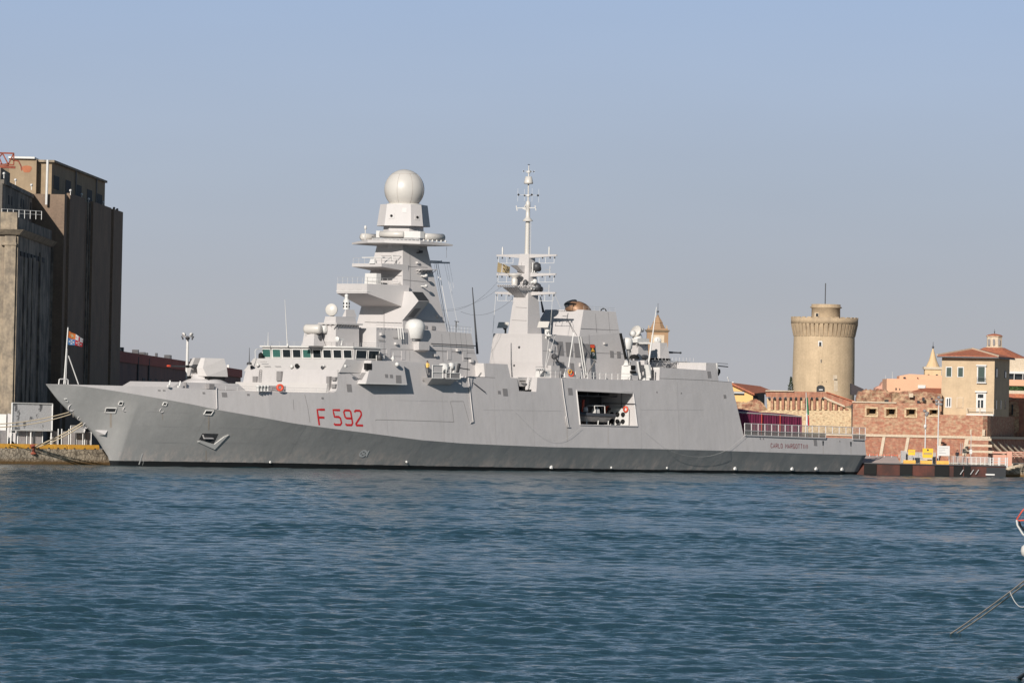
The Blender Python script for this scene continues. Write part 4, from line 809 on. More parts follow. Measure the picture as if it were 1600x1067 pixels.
c = S(asf(zt)-1.2, -.2, zt+.1); mb = MB(); mb.lathe(c, [(.4, 0), (.42, .8), (.3, 1.0), (.85, 1.3), (.9, 1.45), (.3, 1.6), (.05, 1.65)], 18); mb.build('navigation_radar', mDome, am)
mb = MB(); mb.lathe(S(asf(zt)-.3, .9, zt+.3), [(.1, -.3), (.3, -.1), (.3, .4), (.1, .6)], 10); mb.bar(S(asf(zt)-.2, .3, zt+.2), S(asf(zt)+.2, 1.1, zt+.5), .3); mb.build('radar_motor', mDarkSteel, am)
def fins(px, py, tt, m, n=3):
    s_, z_ = shT(px, py, tt); mb = MB()
    for k in range(n): mb.bar(S(s_+k*.35, tt, z_), S(s_+k*.35, tt, z_+1.3), .12)
    mb.bar(S(s_-.2, tt, z_), S(s_+1.1, tt, z_), .12); mb.bar(S(s_-.2, tt-.4, z_+1.3), S(s_+1.1, tt-.4, z_+1.3), .1); mb.build('antenna_rack', m, am)
fins(832, 426, 1.2, mWhite)
for px, py, r, m in [(839, 417, .65, mDarkSteel), (842, 420, .4, mBlack), (840, 449, .6, mDarkSteel), (836, 440, .38, mWhite), (845, 452, .4, mDarkSteel), (834, 450, .3, mWhite)]:
    s_, z_ = shT(px, py, 1.5); mb = MB(); mb.lathe(S(s_, 1.5, z_), [(.05, -r), (r*.8, -r*.5), (r, 0), (r*.7, r*.6), (.05, r*.8)], 12, 0, True, axis=(N2+A2*.4).normalized()); mb.bar(S(s_, 1.5, z_), S(s_-.6, .7, z_-.2), .2); mb.build('direction_finder', m, am)
# raked gussets
mb = MB(); z_ = shT(815, 415, 0)[1]; mb.add([S(asf(z_), .3, z_-1.1), S(asf(z_)-1.6, .3, z_), S(asf(z_), .3, z_), S(asf(z_), -.3, z_-1.1), S(asf(z_)-1.6, -.9, z_), S(asf(z_), -.9, z_)], [[0, 1, 2], [3, 5, 4], [0, 3, 4, 1], [1, 4, 5, 2], [0, 2, 5, 3]]); mb.build('front_gusset', mShipB, am)
# pole mast
sp0 = s1f+.5; 
def pz(y): return shT(824.5, y, 0)[1]
mb = MB(); c0 = S(sp0, 0, 0)
mb.lathe(c0, [(.33, pz(400)), (.28, pz(350)), (.26, pz(346)), (.72, pz(345.6)), (.66, pz(344.8)), (.38, pz(341)), (.29, pz(340)), (.27, pz(324)), (.32, pz(323)), (.3, pz(316)), (.1, pz(313.5)), (.08, pz(305))], 16); pm = mb.build('pole_mast', mDome, am)
mb = MB(); mb.lathe(c0, [(.09, pz(312)), (.09, pz(268)), (.04, pz(257.5))], 8); mb.build('top_pole', mDome, pm)
mb = MB(); mb.lathe(c0, [(.15, pz(288.2)), (.58, pz(287.4)), (.6, pz(285)), (.42, pz(276.2)), (.12, pz(275.8))], 16); mb.build('pole_box', mDome, pm)
mb = MB(); mb.lathe(c0, [(.05, pz(257.8)), (.22, pz(257.4)), (.1, pz(256.9))], 10); mb.build('pole_cap', mBlack, pm)
for yy, rad, sc2, ln_ in ((268, .8, .1, .2), (305, 1.45, .16, .9)):
    mb = MB()
    mb.lathe(c0, [(.08, pz(yy+3.5)), (.4, pz(yy+.2)), (.3, pz(yy-.6))], 10)
    for a_ in (R(20), R(110), R(200), R(290)):
        d = Vector((math.cos(a_), math.sin(a_), 0)); e = c0+d*rad+Vector((0, 0, pz(yy))); mb.bar(c0+Vector((0, 0, pz(yy))), e, .045); mb.bar(e-Vector((0, 0, ln_)), e+Vector((0, 0, ln_*.9)), .025)
    mb.build('dipole_ring', mWhite, pm)
    mb = MB()
    for a_ in (R(20), R(110), R(200), R(290)):
        d = Vector((math.cos(a_), math.sin(a_), 0)); mb.lathe(c0+d*(rad-.1)+Vector((0, 0, pz(yy))), [(.02, -sc2), (sc2, 0), (.02, sc2)], 8)
    mb.build('dipole_heads', mBlack, pm)
mb = MB(); zz = pz(325); mb.bar(S(sp0, -1.9, zz), S(sp0, 1.4, zz), .1); mb.bar(S(sp0, -.9, zz), S(sp0, 0, zz-.3), .2); mb.bar(S(sp0, -.6, zz+.1), S(sp0, -.1, zz+.8), .12)
for a in (-1.9, 1.4): mb.bar(S(sp0, a, zz-.35), S(sp0-.2, a, zz+.3), .13)
mb.build('crosstree', mWhite, pm)
for k in range(7):
    pass
mb = MB(); 
for k in range(24): z_ = pz(400-k*2.4); mb.bar(c0+Vector((.25, -.25, z_)), c0+Vector((.45, -.45, z_)), .05)
mb.bar(c0+Vector((.45, -.45, pz(400))), c0+Vector((.42, -.42, pz(344))), .05); mb.build('pole_ladder', mSteel, pm)
# square lattice dishes at the shoulders
for (px, py, tt) in ((786, 508, -4.0), (849, 507, 4.2)):
    s_, z_ = shT(px, py, tt); c = S(s_, tt, z_); d = (-A2*.9+N2*.2+Vector((0, 0, .5))).normalized(); u = d.cross(Vector((0, 0, 1))).normalized(); v = u.cross(d)
    mb = MB(); mb.loft([c+u*.8+v*.45, c-u*.8+v*.45, c-u*.8-v*.45, c+u*.8-v*.45], [c-d*.2+u*.5+v*.3, c-d*.2-u*.5+v*.3, c-d*.2-u*.5-v*.3, c-d*.2+u*.5-v*.3]); mb.build('square_dish', mDome, ship)
    mb = MB(); mb.bar(c-d*.2, c+A2*.5-Vector((0, 0, .5)), .35); mb.bar(c+A2*.5-Vector((0, 0, .4)), c+A2*.5-Vector((0, 0, 1.9)), .26); mb.lathe(c+A2*.5-Vector((0, 0, 1.7)), [(.1, -.2), (.32, 0), (.1, .25)], 8); mb.build('dish_mount', mWhite if tt > 0 else mDarkSteel, ship)
c = tp(857, 513, 4.4); mb = MB(); mb.lathe(c, [(.1, -.6), (.35, -.4), (.3, .4), (.1, .6)], 10, 0, True, axis=(Vector((0, 0, 1))+A2*.5).normalized()); mb.bar(c, c-Vector((0, 0, 1.2)), .2); mb.build('camera_housing', mWhite, ship)
mb = MB(); c = tp(858, 526.5, 5.0); mb.lathe(c, [(.05, 0), (.45, .1), (.5, .25), (.1, .35)], 12); mb.build('lamp_bowl', mWhite, ship)
mb = MB(); c = tp(866, 557, 5.6); mb.lathe(c, [(.05, -.2), (.35, -.1), (.38, .1), (.2, .2)], 12, 0, True, axis=(-A2+N2*.3).normalized()); mb.bar(c, tp(873, 566, 4.9), .14); mb.lathe(c+A2*.3+N2*.2, [(.05, -.2), (.25, -.1), (.25, .15), (.05, .2)], 8); mb.build('search_light', mDarkSteel, ship)
# signal panel with flags motif: red, yellow pennant, dark P board
sp = empty('signal_board', tp(925, 560, 5.0)); sp.parent = ship; sp.location = sp.location-ship.location
def onF(px, py, off): return hullpt(px, py, off, wF)
def boardq(pts, off): a_ = [onF(x, y, off) for x, y in pts]; return MB().loft(a_, [p-N2*.08 for p in a_])
boardq([(921, 538), (928, 538.2), (930.5, 560.5), (923.7, 560)], .12).build('board_back', mat('dark_green_board', (.02, .045, .04), .6), sp)
boardq([(921.3, 538.5), (927.5, 538.7), (928, 543.5), (921.8, 543.2)], .16).build('red_field', mRedB, sp)
boardq([(925, 543.2), (927.9, 549.6), (922.8, 549.2)], .17).build('yellow_triangle', mYel, sp)
mb = MB(); line(mb, [(925, 558), (924.2, 551.6)], .1, .17, wF); line(mb, [(924.2, 551.6), (926.6, 551.8), (927.2, 553.4), (926.8, 554.8), (924.6, 554.7)], .1, .17, wF); mb.build('letter_mark', mWhite, sp)
# twin striped pole and boom on the deck edge
for dx in (0, 3.4):
    a_ = tp(914.2+dx-1.0, 590, 6.6); b2 = tp(904.0+dx, 526, 6.6); mb = MB(); mb.bar(a_, b2, .13); mb.build('boom_pole', mWhite, ship)
    mb = MB(); mb.bar(a_+A2*.16, b2+A2*.16, .08); mb.build('boom_cable', mDarkSteel, ship)
mb = MB(); mb.bar(tp(915.5, 589, 7.0), tp(929, 565, 7.0), .14); mb.bar(tp(928, 562, 7.0), tp(931, 566, 7.0), .16); mb.build('davit_arm', mSeam, ship)
mb = MB(); mb.bar(tp(888, 574, 6.8), tp(896, 520, 6.8), .11); mb.build('pole', mWhite, ship)
mb = MB(); mb.bar(tp(896, 519, 6.8), tp(886, 498, 6.8), .04); mb.bar(tp(902, 525, 6.8), tp(886, 498, 6.8), .04); mb.build('pole_stay', mDarkSteel, ship)
# deck fittings along the edge
mb = MB(); pbx(mb, 879, 883, 889, 576, 590, 8.0, .3); mb.build('pale_locker', mWhite, ship)
mb = MB(); pbx(mb, 837, 853, 860, 580, 589, 8.2, .05); mb.build('pale_locker', mWhite, ship)
mb = MB()
for k in range(4): mb.lathe(tp(839+k*3.6, 577.5, 8.2), [(.05, -.4), (.16, -.35), (.16, .35), (.05, .4)], 8, 0, True, axis=A2-N2)
a_ = tp(837, 573, 8.2); b2 = tp(850, 573, 8.2); mb.bar(a_, b2, .06); mb.bar(a_, tp(837, 582, 8.2), .06); mb.bar(b2, tp(850, 582, 8.2), .06); mb.build('decoy_launcher', mSteel, ship)
mb = MB(); pbx(mb, 852, 861, 875, 571, 592, 6.6); mb.build('deck_screen', mShipB, ship)
def rail(mb, pts, hh, n, r=.05):
    for i, (a_, b2) in enumerate(zip(pts[:-1], pts[1:])):
        for f in (.5, 1.0): mb.bar(a_+Vector((0, 0, hh*f)), b2+Vector((0, 0, hh*f)), r)
        for k in range(n+1): p = a_.lerp(b2, k/n); mb.bar(p, p+Vector((0, 0, hh)), r*1.4)
mb = MB(); rail(mb, [tp(899, 592, 8.2), tp(984, 595.5, 8.2)], .95, 9); mb.build('guard_rail', mWhite, ship)
mb = MB(); rail(mb, [tp(843, 590, 8.2), tp(876, 591, 8.2)], .95, 4); mb.build('guard_rail', mSteel, ship)
mb = MB(); rail(mb, [S(24, 6.3, 9.42), S(40, 8.0, 9.38)], .55, 9, .03); mb.build('guard_rail', mSteel, ship)
mb = MB(); mb.lathe(tp(892.6, 584, 8.35), [(.2, -.08), (.4, -.08), (.4, .08), (.2, .08), (.2, -.08)], 18, 0, True, axis=(N2-A2*.4).normalized()); mb.build('life_ring', mRedB, ship)
mb = MB(); mb.lathe(tp(890.5, 580.5, 8.5), [(.2, -.06), (.3, -.06), (.3, .06), (.2, .06), (.2, -.06)], 18, 0, True, axis=(N2-A2*.4).normalized()); mb.build('life_ring', mYel, ship)
mb = MB(); mb.lathe(tp(437.5, 605.5, 8.0), [(.22, -.15), (.46, -.13), (.46, .13), (.22, .15), (.22, -.15)], 18, 0, True, axis=(N2-A2*.6).normalized()); mb.build('life_ring', mRedB, ship)
mb = MB(); pbx(mb, 405, 409, 447, 602, 611, 7.0); mb.build('deck_locker', mShipB, ship)
for x in (403, 408, 413, 418): mb = MB(); mb.lathe(tp(x, 611, 7.9), [(.2, 0), (.2, .5), (.28, .55), (.28, .7), (.05, .75)], 10); mb.build('bollard', mWhite, ship)
for x, y, t_ in ((264, 603, 5.4), (280, 604, 5.0)): mb = MB(); mb.bar(tp(x, y, t_), tp(x+1.8, y-8.5, t_), .14); mb.bar(tp(x-2, y, t_), tp(x+1, y, t_), .25); mb.build('breakwater_post', mWhite, ship)
# ladder and fittings in the side notch
mb = MB(); a_, b2 = tp(823, 609, 7.6), tp(825.5, 590, 7.6); mb.bar(a_, b2, .07); a2_, b3 = a_+A2*.6, b2+A2*.6; mb.bar(a2_, b3, .07)
for k in range(7): mb.bar(a_.lerp(b2, k/6), a2_.lerp(b3, k/6), .06)
mb.build('notch_ladder', mSteel, ship)
mb = MB(); s_, z0_ = shT(809, 611, 6.8); mb.sbox(s_, s_+3.9, 6.5, 6.8, z0_, z0_+1.8); mb.build('notch_bulkhead', mBr, ship)
mb = MB(); mb.bar(tp(813, 595.5, 7.2), tp(820, 595.5, 7.2), .3, .12); mb.sbox(*(lambda q: (q[0], q[0]+.7, 7.2, 7.7, q[1], q[1]+.5))(shT(810.5, 609.5, 7.2))); mb.bar(tp(820, 610.5, 7.8), tp(835, 609.5, 7.8), .22); mb.build('mooring_gear', mBlack, ship)
# ---- hangar roof radar group
hr = empty('aft_director_group', tp(990, 595, 4)); hr.parent = ship; hr.location = hr.location-ship.location
mb = MB(); pbx(mb, 980, 997, 1015, 535, 563, 4.5, .1); mb.build('director_block', mShipB, hr)
mb = MB(); pbx(mb, 978, 996, 1016, 528.5, 535.2, 4.9); mb.build('director_platform', mWhite, hr)
mb = MB()
for k in range(9): q0 = tp(998+k*2.1, 535, 4.9); mb.bar(q0, q0+N2*.3-Vector((0, 0, .2)), .1); mb.bar(q0-N2*.1, q0-N2*.55-Vector((0, 0, .45)), .08)
mb.build('platform_brackets', mWhite, hr)
c = tp(996, 518, 3.6); dish(c-A2*.3, .85, (-A2+Vector((0, 0, .5))).normalized(), hr, 'director_dish', mDome)
mb = MB(); mb.lathe(c-Vector((0, 0, 1.0)), [(.7, 0), (.6, .5), (.4, .7)], 14); mb.bar(c-Vector((0, 0, .6)), c+Vector((0, 0, .6))+A2*.2, .6); mb.lathe(c-A2*.9-Vector((0, 0, .3)), [(.05, -.4), (.4, -.25), (.4, .2), (.05, .4)], 10, 0, True, axis=A2); mb.lathe(c+A2*.8+Vector((0, 0, .2)), [(.05, -.3), (.28, -.2), (.28, .25), (.05, .3)], 10, 0, True, axis=A2); mb.build('director_yoke', mWhite, hr)
c = tp(980.3, 546, 6.5); mb = MB(); mb.lathe(c, [(.5, 0), (.62, .2), (.68, 1.0), (.6, 1.35), (.35, 1.55), (.02, 1.6)], 18); mb.build('capsule_radome', mWhite, hr)
mb = MB(); mb.bar(c-Vector((0, 0, .02)), c-Vector((0, 0, 2.2))+A2*.5, .3); mb.bar(c+A2*.5, c+A2*1.1-Vector((0, 0, 1.9)), .22); mb.build('radome_bracket', mSteel, hr)
mb = MB(); mb.bar(tp(969.5, 521, 6.9), tp(978, 561, 6.9), .26); mb.build('black_post', mBlack, hr)
mb = MB(); pbx(mb, 971, 985, 986, 571, 592.5, 8.0, .05); mb.build('pale_cabinet', mWhite, hr)
mb = MB(); pbx(mb, 985, 986, 998, 563, 593, 8.0, .05); mb.build('grey_cabinet', mShipB, hr)
mb = MB(); a_, b2 = tp(986.5, 577.5, 8.05), tp(992, 571, 8.05); (sA, zA_), (sB, zB_) = shT(986.5, 577.5, 8.0), shT(992.2, 571, 8.0); mb.sbox(sA, sB, 7.9, 8.06, zA_, zB_); (sA, zA_), (sB, zB_) = shT(985, 583, 8.0), shT(992, 579.5, 8.0); mb.sbox(sA, sB, 7.9, 8.25, zA_, zB_); mb.build('dark_hatch', mBlack, hr)
mb = MB(); c = tp(991, 560.5, 7.2); mb.lathe(c, [(.68, -.02), (.66, .25), (.4, .5), (.02, .58)], 14); mb.build('cabinet_dome', mBlack, hr)
mb = MB(); pbx(mb, 974, 981, 983, 563, 571.5, 7.6, .2); mb.build('pale_cabinet', mWhite, hr)
for a_, b2 in (((996, 565), (1000, 592)), ((999.5, 565), (1003.5, 591))): mb = MB(); mb.bar(tp(*a_, 8.0), tp(*b2, 8.0), .22); mb.build('cabinet_pipe', mDarkSteel if a_[0] > 998 else mWhite, hr)
for q in ((999, 1006.5, 1012, 563, 590, 6.4, .05, mShipB), (1006, 1016.8, 1017.5, 570, 590.5, 8.2, .3, mWhite), (1022.5, 1029.8, 1030.2, 574, 590.5, 8.2, .0, mWhite), (999, 1008, 1009, 590.5, 595.8, 8.4, .0, mWhite), (1009.5, 1014.5, 1015, 590.8, 596, 8.4, .0, mWhite)):
    mb = MB(); pbx(mb, *q[:7]); mb.build('pale_cabinet', q[7], hr)
mb = MB(); mb.bar(tp(1020.5, 590, 8.2), tp(1019.5, 574, 8.2), .16); mb.bar(tp(972, 596, 8.3), tp(1013, 597.3, 8.3), .12); mb.build('deck_edge_pipe', mBlack, hr)
for x in (1006, 1009): mb = MB(); c = tp(x, 558, 6.0); mb.lathe(c, [(.05, -.4), (.32, -.15), (.32, .2), (.05, .4)], 8, 0, True, axis=A2-N2*.4); mb.bar(c, c-Vector((0, 0, .9)), .12); mb.build('deck_lamp', mDarkSteel, hr)
mb = MB(); mb.tube([tp(1013.5, 566, 6.4), tp(1020, 522, 6.4), tp(1025.8, 480, 6.4)], .13, 8, r2=.05); mb.build('whip_antenna', mWhite, hr)
# aft gun on the hangar
ag = empty('aft_gun', tp(1035, 566, 2)); ag.parent = ship; ag.location = ag.location-ship.location
s_, z0_ = shT(1031.5, 559.6, 2.0); z1_ = shT(1031.5, 535.3, 2.0)[1]
P0 = [(s_, .3), (s_, 2.0), (s_+1.5, 2.0), (s_+2.2, 1.6), (s_+2.2, .3)]
mb = MB(); full0 = [S(s_, -.1, z0_), S(s_, 2.0, z0_), S(s_+1.9, 2.1, z0_), S(s_+2.5, 1.4, z0_), S(s_+2.5, -.1, z0_)]
full1 = [S(s_+.1, .1, z1_), S(s_+.15, 1.8, z1_), S(s_+1.55, 1.8, z1_), S(s_+1.75, 1.3, z1_), S(s_+1.75, .1, z1_)]
mb.loft(full0, full1); mb.build('gun_shield', mT, ag)
mb = MB(); mb.sbox(s_-.2, s_+2.0, -.2, 2.1, z0_-.55, z0_-.02); mb.build('turret_base', mBlack, ag)
mb = MB(); p = tp(1047, 550.6, 1.0); mb.lathe(p, [(.14, -1), (.14, .5), (.1, .6), (.09, 2.0), (.14, 2.05), (.14, 2.2)], 12, 0, True, axis=A2); mb.build('gun_barrel', mDarkSteel, ag)
mb = MB()
z5 = shT(1030, 563, 3.0)[1]; z6 = shT(1030, 573, 3)[1]; sA = shT(1018, 566, 3.0)[0]; sB = shT(1078, 566, 3.0)[0]
for k in range(9):
    a_ = sA+(sB-sA)*k/9; b2 = sA+(sB-sA)*(k+1)/9
    mb.bar(S(a_, 3.0, z6 if k % 2 else z5), S(b2, 3.0, z5 if k % 2 else z6), .09)
mb.bar(S(sA, 3.0, z5), S(sB, 3.0, z5-.15), .1); mb.bar(S(sA, 3.0, z6), S(sB, 3.0, z6), .1)
for k in range(12): a_ = sA+(sB-sA)*k/11; mb.bar(S(a_, 3.6, z5), S(a_, 3.6, z5+.45), .05)
mb.build('lattice_walkway', mSteel, ag)
mb = MB(); pbx(mb, 1015, 1018, 1062, 565, 580, 2.6); mb.build('gun_deck', mShipB, ag)
mb = MB(); mb.lathe(tp(1044, 573, 5.5), [(.05, -.25), (.3, -.1), (.3, .15), (.05, .25)], 8, 0, True, axis=A2); mb.build('deck_lamp', mDarkSteel, ag)
# stern-facing crane arm on the hangar corner
mb = MB(); z_, = [shT(1124, 571.5, 7.9)[1]]; sA = shT(1120.5, 571, 7.9)[0]; mb.bar(S(sA, 7.9, z_), S(sA+2.2, 7.9, z_-.1), .14); mb.bar(S(sA+.1, 7.9, z_+.35), S(sA+2.2, 7.9, z_+.3), .06); mb.build('hangar_lamp_arm', mDarkSteel, ship)
mb = MB(); a0 = shT(1119.6, 567.5, 8.0); a1 = shT(1119.6, 588, 8.0); mb.sbox(a0[0], a0[0]+.22, 7.2, 8.1, a1[1], a0[1]); mb.build('hangar_door_fin', mWhite, ship)
mb = MB(); a1 = shT(1124, 588, 7.5); a0 = shT(1124, 575, 7.5)
pts = [S(a0[0]-.4, 7.5, a0[1]), S(a0[0]+.2, 7.5, a0[1]-.2), S(a0[0]+.25, 7.5, a1[1]+.5), S(a0[0]-.1, 7.5, a1[1]+.1), S(a0[0]-.5, 7.5, a1[1]-.1)]
mb.loft(pts, [p-N2*.5 for p in pts]); mb.build('hangar_door_edge', mBlack, ship)
mb = MB(); pbx(mb, 1063, 1103.4, 1104, 566.8, 577, W(111.9, 14)-.02); mb.build('hangar_roof_step', mBr, ship)
mb = MB(); mb.bar(tp(1139, 596, 7.8), tp(1137, 590, 7.8), .1); mb.lathe(tp(1137, 590, 7.8), [(.02, -.1), (.14, 0), (.02, .1)], 6); mb.bar(tp(1145, 598, 7.8), tp(1145, 596.2, 7.8), .2); mb.build('edge_light', mWhite, ship)
# ---- whip antennas
def whip(p0, p1, r, m, tt, nm_='whip_antenna', base=None):
    a_, b2 = tp(*p0, tt), tp(*p1, tt); mb = MB(); mb.tube([a_, a_.lerp(b2, .5), b2], r, 6, r2=r*.35)
    if base: mb.lathe(a_, [(base, 0), (base*.8, .3), (.05, .35)], 8)
    mb.build(nm_, m, ship)
whip((449, 541), (445, 468), .07, mWhite, -3, base=.12); whip((418.7, 541), (419, 519.5), .06, mWhite, -6); whip((389.5, 570), (389.7, 543), .07, mDarkSteel, -6.5, base=.35)
whip((746, 553), (738, 449), .16, mDarkSteel, 5.2); whip((849, 488), (844.5, 464), .18, mDarkSteel, -2.5)
c = tp(712.5, 521, 3.5); mb = MB(); mb.bar(c, c+Vector((0, 0, .9)), .1); mb.bar(c+Vector((0, 0, .8)), c+Vector((0, 0, 1.5)), .18); mb.bar(c+Vector((0, 0, 1.55))-A2*.3, c+Vector((0, 0, 1.5))+A2*.5, .08); mb.build('wind_sensor', mDarkSteel, ship)
mb = MB(); mb.tube([tp(399, 562, -7.6), tp(398.5, 548, -7.6), tp(400.5, 545.5, -7.6), tp(410, 545.2, -7.6)], .045, 5); mb.build('starboard_frame', mWhite, ship)
mb = MB(); mb.lathe(tp(407.5, 557, -7.4), [(.1, -.5), (.3, -.2), (.3, .3), (.1, .5)], 8); mb.build('starboard_lamp', mBlack, ship)
for a_, b2, r in [((554, 552), (555, 570), .05), ((562, 511), (564.5, 540), .05)]: pass
# ---- halyards and aerial wires
def wire(nm_, a_, b2, sag, m, r=.028):
    mb = MB(); pts = [a_.lerp(b2, k/10)-Vector((0, 0, sag*4*(k/10)*(1-k/10))) for k in range(11)]; mb.tube(pts, r, 4); mb.build(nm_, m, ship)
for px0, px1, y1_, r in [(681, 711, 588, .05), (684, 716, 588, .045), (678, 706, 570, .02), (694, 727, 560, .018), (698, 707, 462, .016), (702, 709, 450, .016)]:
    wire('halyard', tp(px0, 410.5, 1.5), tp(px1, y1_, 4 if y1_ > 500 else 2), 0, mRopeW, r)
wire('halyard', tp(698, 386, 5.5), tp(697.5, 403, 5.5), 0, mWire, .03)
wire('aerial_wire', tp(690, 485, 0), tp(778, 440, -1), 1.2, mWire, .014); wire('aerial_wire', tp(720, 487, 0), tp(800, 468, -1), 1.1, mWire, .018); wire('aerial_wire', tp(690, 484, 2), tp(785, 447, -1), .8, mWire, .012)
for px, y0_, y1_ in ((774.5, 462, 520), (863.5, 459, 530), (866, 458, 482)): wire('halyard', tp(px, y0_, -5 if px < 800 else 5), tp(px-4.5 if px < 865 else px+10, y1_, -4 if px < 800 else 5), 0, mRopeW, .03)
for a_, b2 in (((858, 527, 5.5), (852, 572, 6.0)), ((867, 525, 5.5), (853, 572, 6.2))): wire('halyard', tp(*a_), tp(*b2), 0, mRopeW, .035)
# hose loops hanging down the side
for pts in ([(800, 640), (835, 675), (860, 688), (883, 684), (905, 667)], [(1003, 672), (1045, 704), (1090, 713.5), (1130, 704), (1163, 678)]):
    q = []
    n_ = 20
    for k in range(n_+1):
        f = k/n_*(len(pts)-1); i = min(int(f), len(pts)-2); f -= i
        p0, p1, p2, p3 = [pts[max(min(j, len(pts)-1), 0)] for j in (i-1, i, i+1, i+2)]
        xy = [.5*((2*p1[d])+(-p0[d]+p2[d])*f+(2*p0[d]-5*p1[d]+4*p2[d]-p3[d])*f*f+(-p0[d]+3*p1[d]-3*p2[d]+p3[d])*f**3) for d in (0, 1)]
        q.append(hullpt(xy[0], xy[1], .35, Wall))
    mb = MB(); mb.tube(q, .012, 5); mb.build('guest_rope', mRopeW, ship)
mb = MB(); mb.tube([hullpt(738, 598, .2, Wall), hullpt(757, 613, .2, Wall)], .05, 5); mb.build('side_spar', mDarkSteel, ship)
# jackstaff
js = empty('jackstaff', tp(99, 600, 0)); js.parent = ship; js.location = js.location-ship.location
mb = MB(); mb.tube([tp(100, 600, 0), tp(106.3, 511, 0)], .09, 8, r2=.07); mb.tube([tp(102.6, 600, 0), tp(104.8, 545, 0)], .06, 6); mb.build('staff', mWhite, js)
mb = MB(); mb.lathe(tp(106.4, 511.5, 0), [(.02, -.1), (.13, 0), (.02, .14)], 8); mb.build('staff_truck', mDarkSteel, js)
mb = MB(); mb.tube([tp(107, 556, 0), tp(122.5, 600, 0)], .075, 6); mb.build('staff_stay', mWhite, js)
mb = MB(); mb.tube([tp(91.8, 600.5, 0), tp(92.5, 593, 0), tp(94, 592.2, 0), tp(104.5, 592.2, 0), tp(106.3, 593.4, 0), tp(106.3, 600.5, 0)], .075, 6); mb.build('bow_hoop', mWhite, js)
es = MB(); es.tube([tp(1262, 684, 2), tp(1259.5, 613, 2)], .10, 8, r2=.06); es.build('ensign_staff', mDome, ship)
# ================================================================ things on or round the ship
# jack flag: four quarters with crosses
def flagpt(u, v, quad, wav=.14, ph=0.0):
    a_, b2, c_, d_ = quad; p = a_.lerp(b2, u).lerp(d_.lerp(c_, u), v); return p+Vector((0, 1, 0))*wav*math.sin(6.28*u*1.1+ph+v)*u+Vector((0, 0, -.04*math.sin(9*u)))
jf = empty('naval_jack', tp(106.5, 535, 0), 'small four-quartered flag in red, blue and orange on the bow jackstaff', 'flag')
quad = [tp(107.2, 516.5, 0), tp(129.8, 529, 0), tp(128.5, 541.5, 0), tp(105.6, 538, 0)]
mfl = {k: mat('flag_'+k, c_, .8, fine=.02) for k, c_ in dict(orange=(.75, .20, .04), blue=(.10, .24, .48), red=(.62, .03, .04), white=(.75, .73, .72), green=(.02, .22, .09), sand=(.66, .50, .27), dark=(.07, .06, .05)).items()}
def quarter(u0, u1, v0, v1, m, nm_, off=0.0, cross=None, mc=None):
    mb = MB(); n_ = 6
    f = lambda u, v, o_: flagpt(u, v, quad)+Vector((0, o_, 0))
    for k in range(n_):
        ua, ub = u0+(u1-u0)*k/n_, u0+(u1-u0)*(k+1)/n_
        for o_ in (-.015, .015): mb.face([f(ua, v0, o_), f(ub, v0, o_), f(ub, v1, o_), f(ua, v1, o_)])
    o = mb.build(nm_, m, jf)
    if cross:
        for poly in cross:
            mb = MB(); pp = [(u0+(u1-u0)*x_, v0+(v1-v0)*y_) for x_, y_ in poly]
            mb.loft([f(u, v, -.05) for u, v in pp], [f(u, v, .05) for u, v in pp]); mb.build('cross_arm', mc, o)
malt = []
for k in range(4):
    a_ = k*math.pi/2+math.pi/4*0; pl_ = []
    for r_, da in ((.04, 0), (.44, -.42), (.33, 0), (.44, .42)): pl_.append((.5+r_*math.cos(a_+da), .5+r_*math.sin(a_+da)))
    malt.append(pl_)
plus = [[(.42, .05), (.58, .05), (.58, .95), (.42, .95)], [(.05, .42), (.95, .42), (.95, .58), (.05, .58)]]
quarter(0, .5, 0, .5, mfl['orange'], 'orange_quarter', cross=[[(.25, .3), (.6, .2), (.8, .6), (.45, .75)]], mc=mfl['sand'])
quarter(.5, 1, 0, .5, mfl['white'], 'white_quarter', cross=plus, mc=mfl['red'])
quarter(0, .5, .5, 1, mfl['blue'], 'blue_quarter', cross=malt, mc=mfl['white'])
quarter(.5, 1, .5, 1, mfl['red'], 'red_quarter', cross=malt, mc=mfl['white'])
# courtesy flag on the aft mast
cf = empty('signal_flag', tp(779, 415, -4), 'small sand coloured flag with dark lines flying below the top yard of the aft mast', 'flag')
quad = [tp(777.8, 409.5, -4.5), tp(797, 417, -4.5), tp(796, 428, -4.5), tp(776.5, 425, -4.5)]
jf_ = jf; jf = cf
quarter(0, .34, 0, 1, mfl['orange'] if False else mfl['sand'], 'hoist_band'); quarter(.34, .42, 0, 1, mfl['white'], 'white_stripe'); quarter(.42, 1, 0, 1, mfl['sand'], 'fly_field', cross=[[(.0, .1), (.15, .05), (.75, .55), (.6, .65)], [(.05, .5), (.2, .45), (.75, .95), (.55, .98)], [(.5, .0), (.6, .05), (.95, .6), (.85, .6)]], mc=mfl['dark'])
jf = jf_
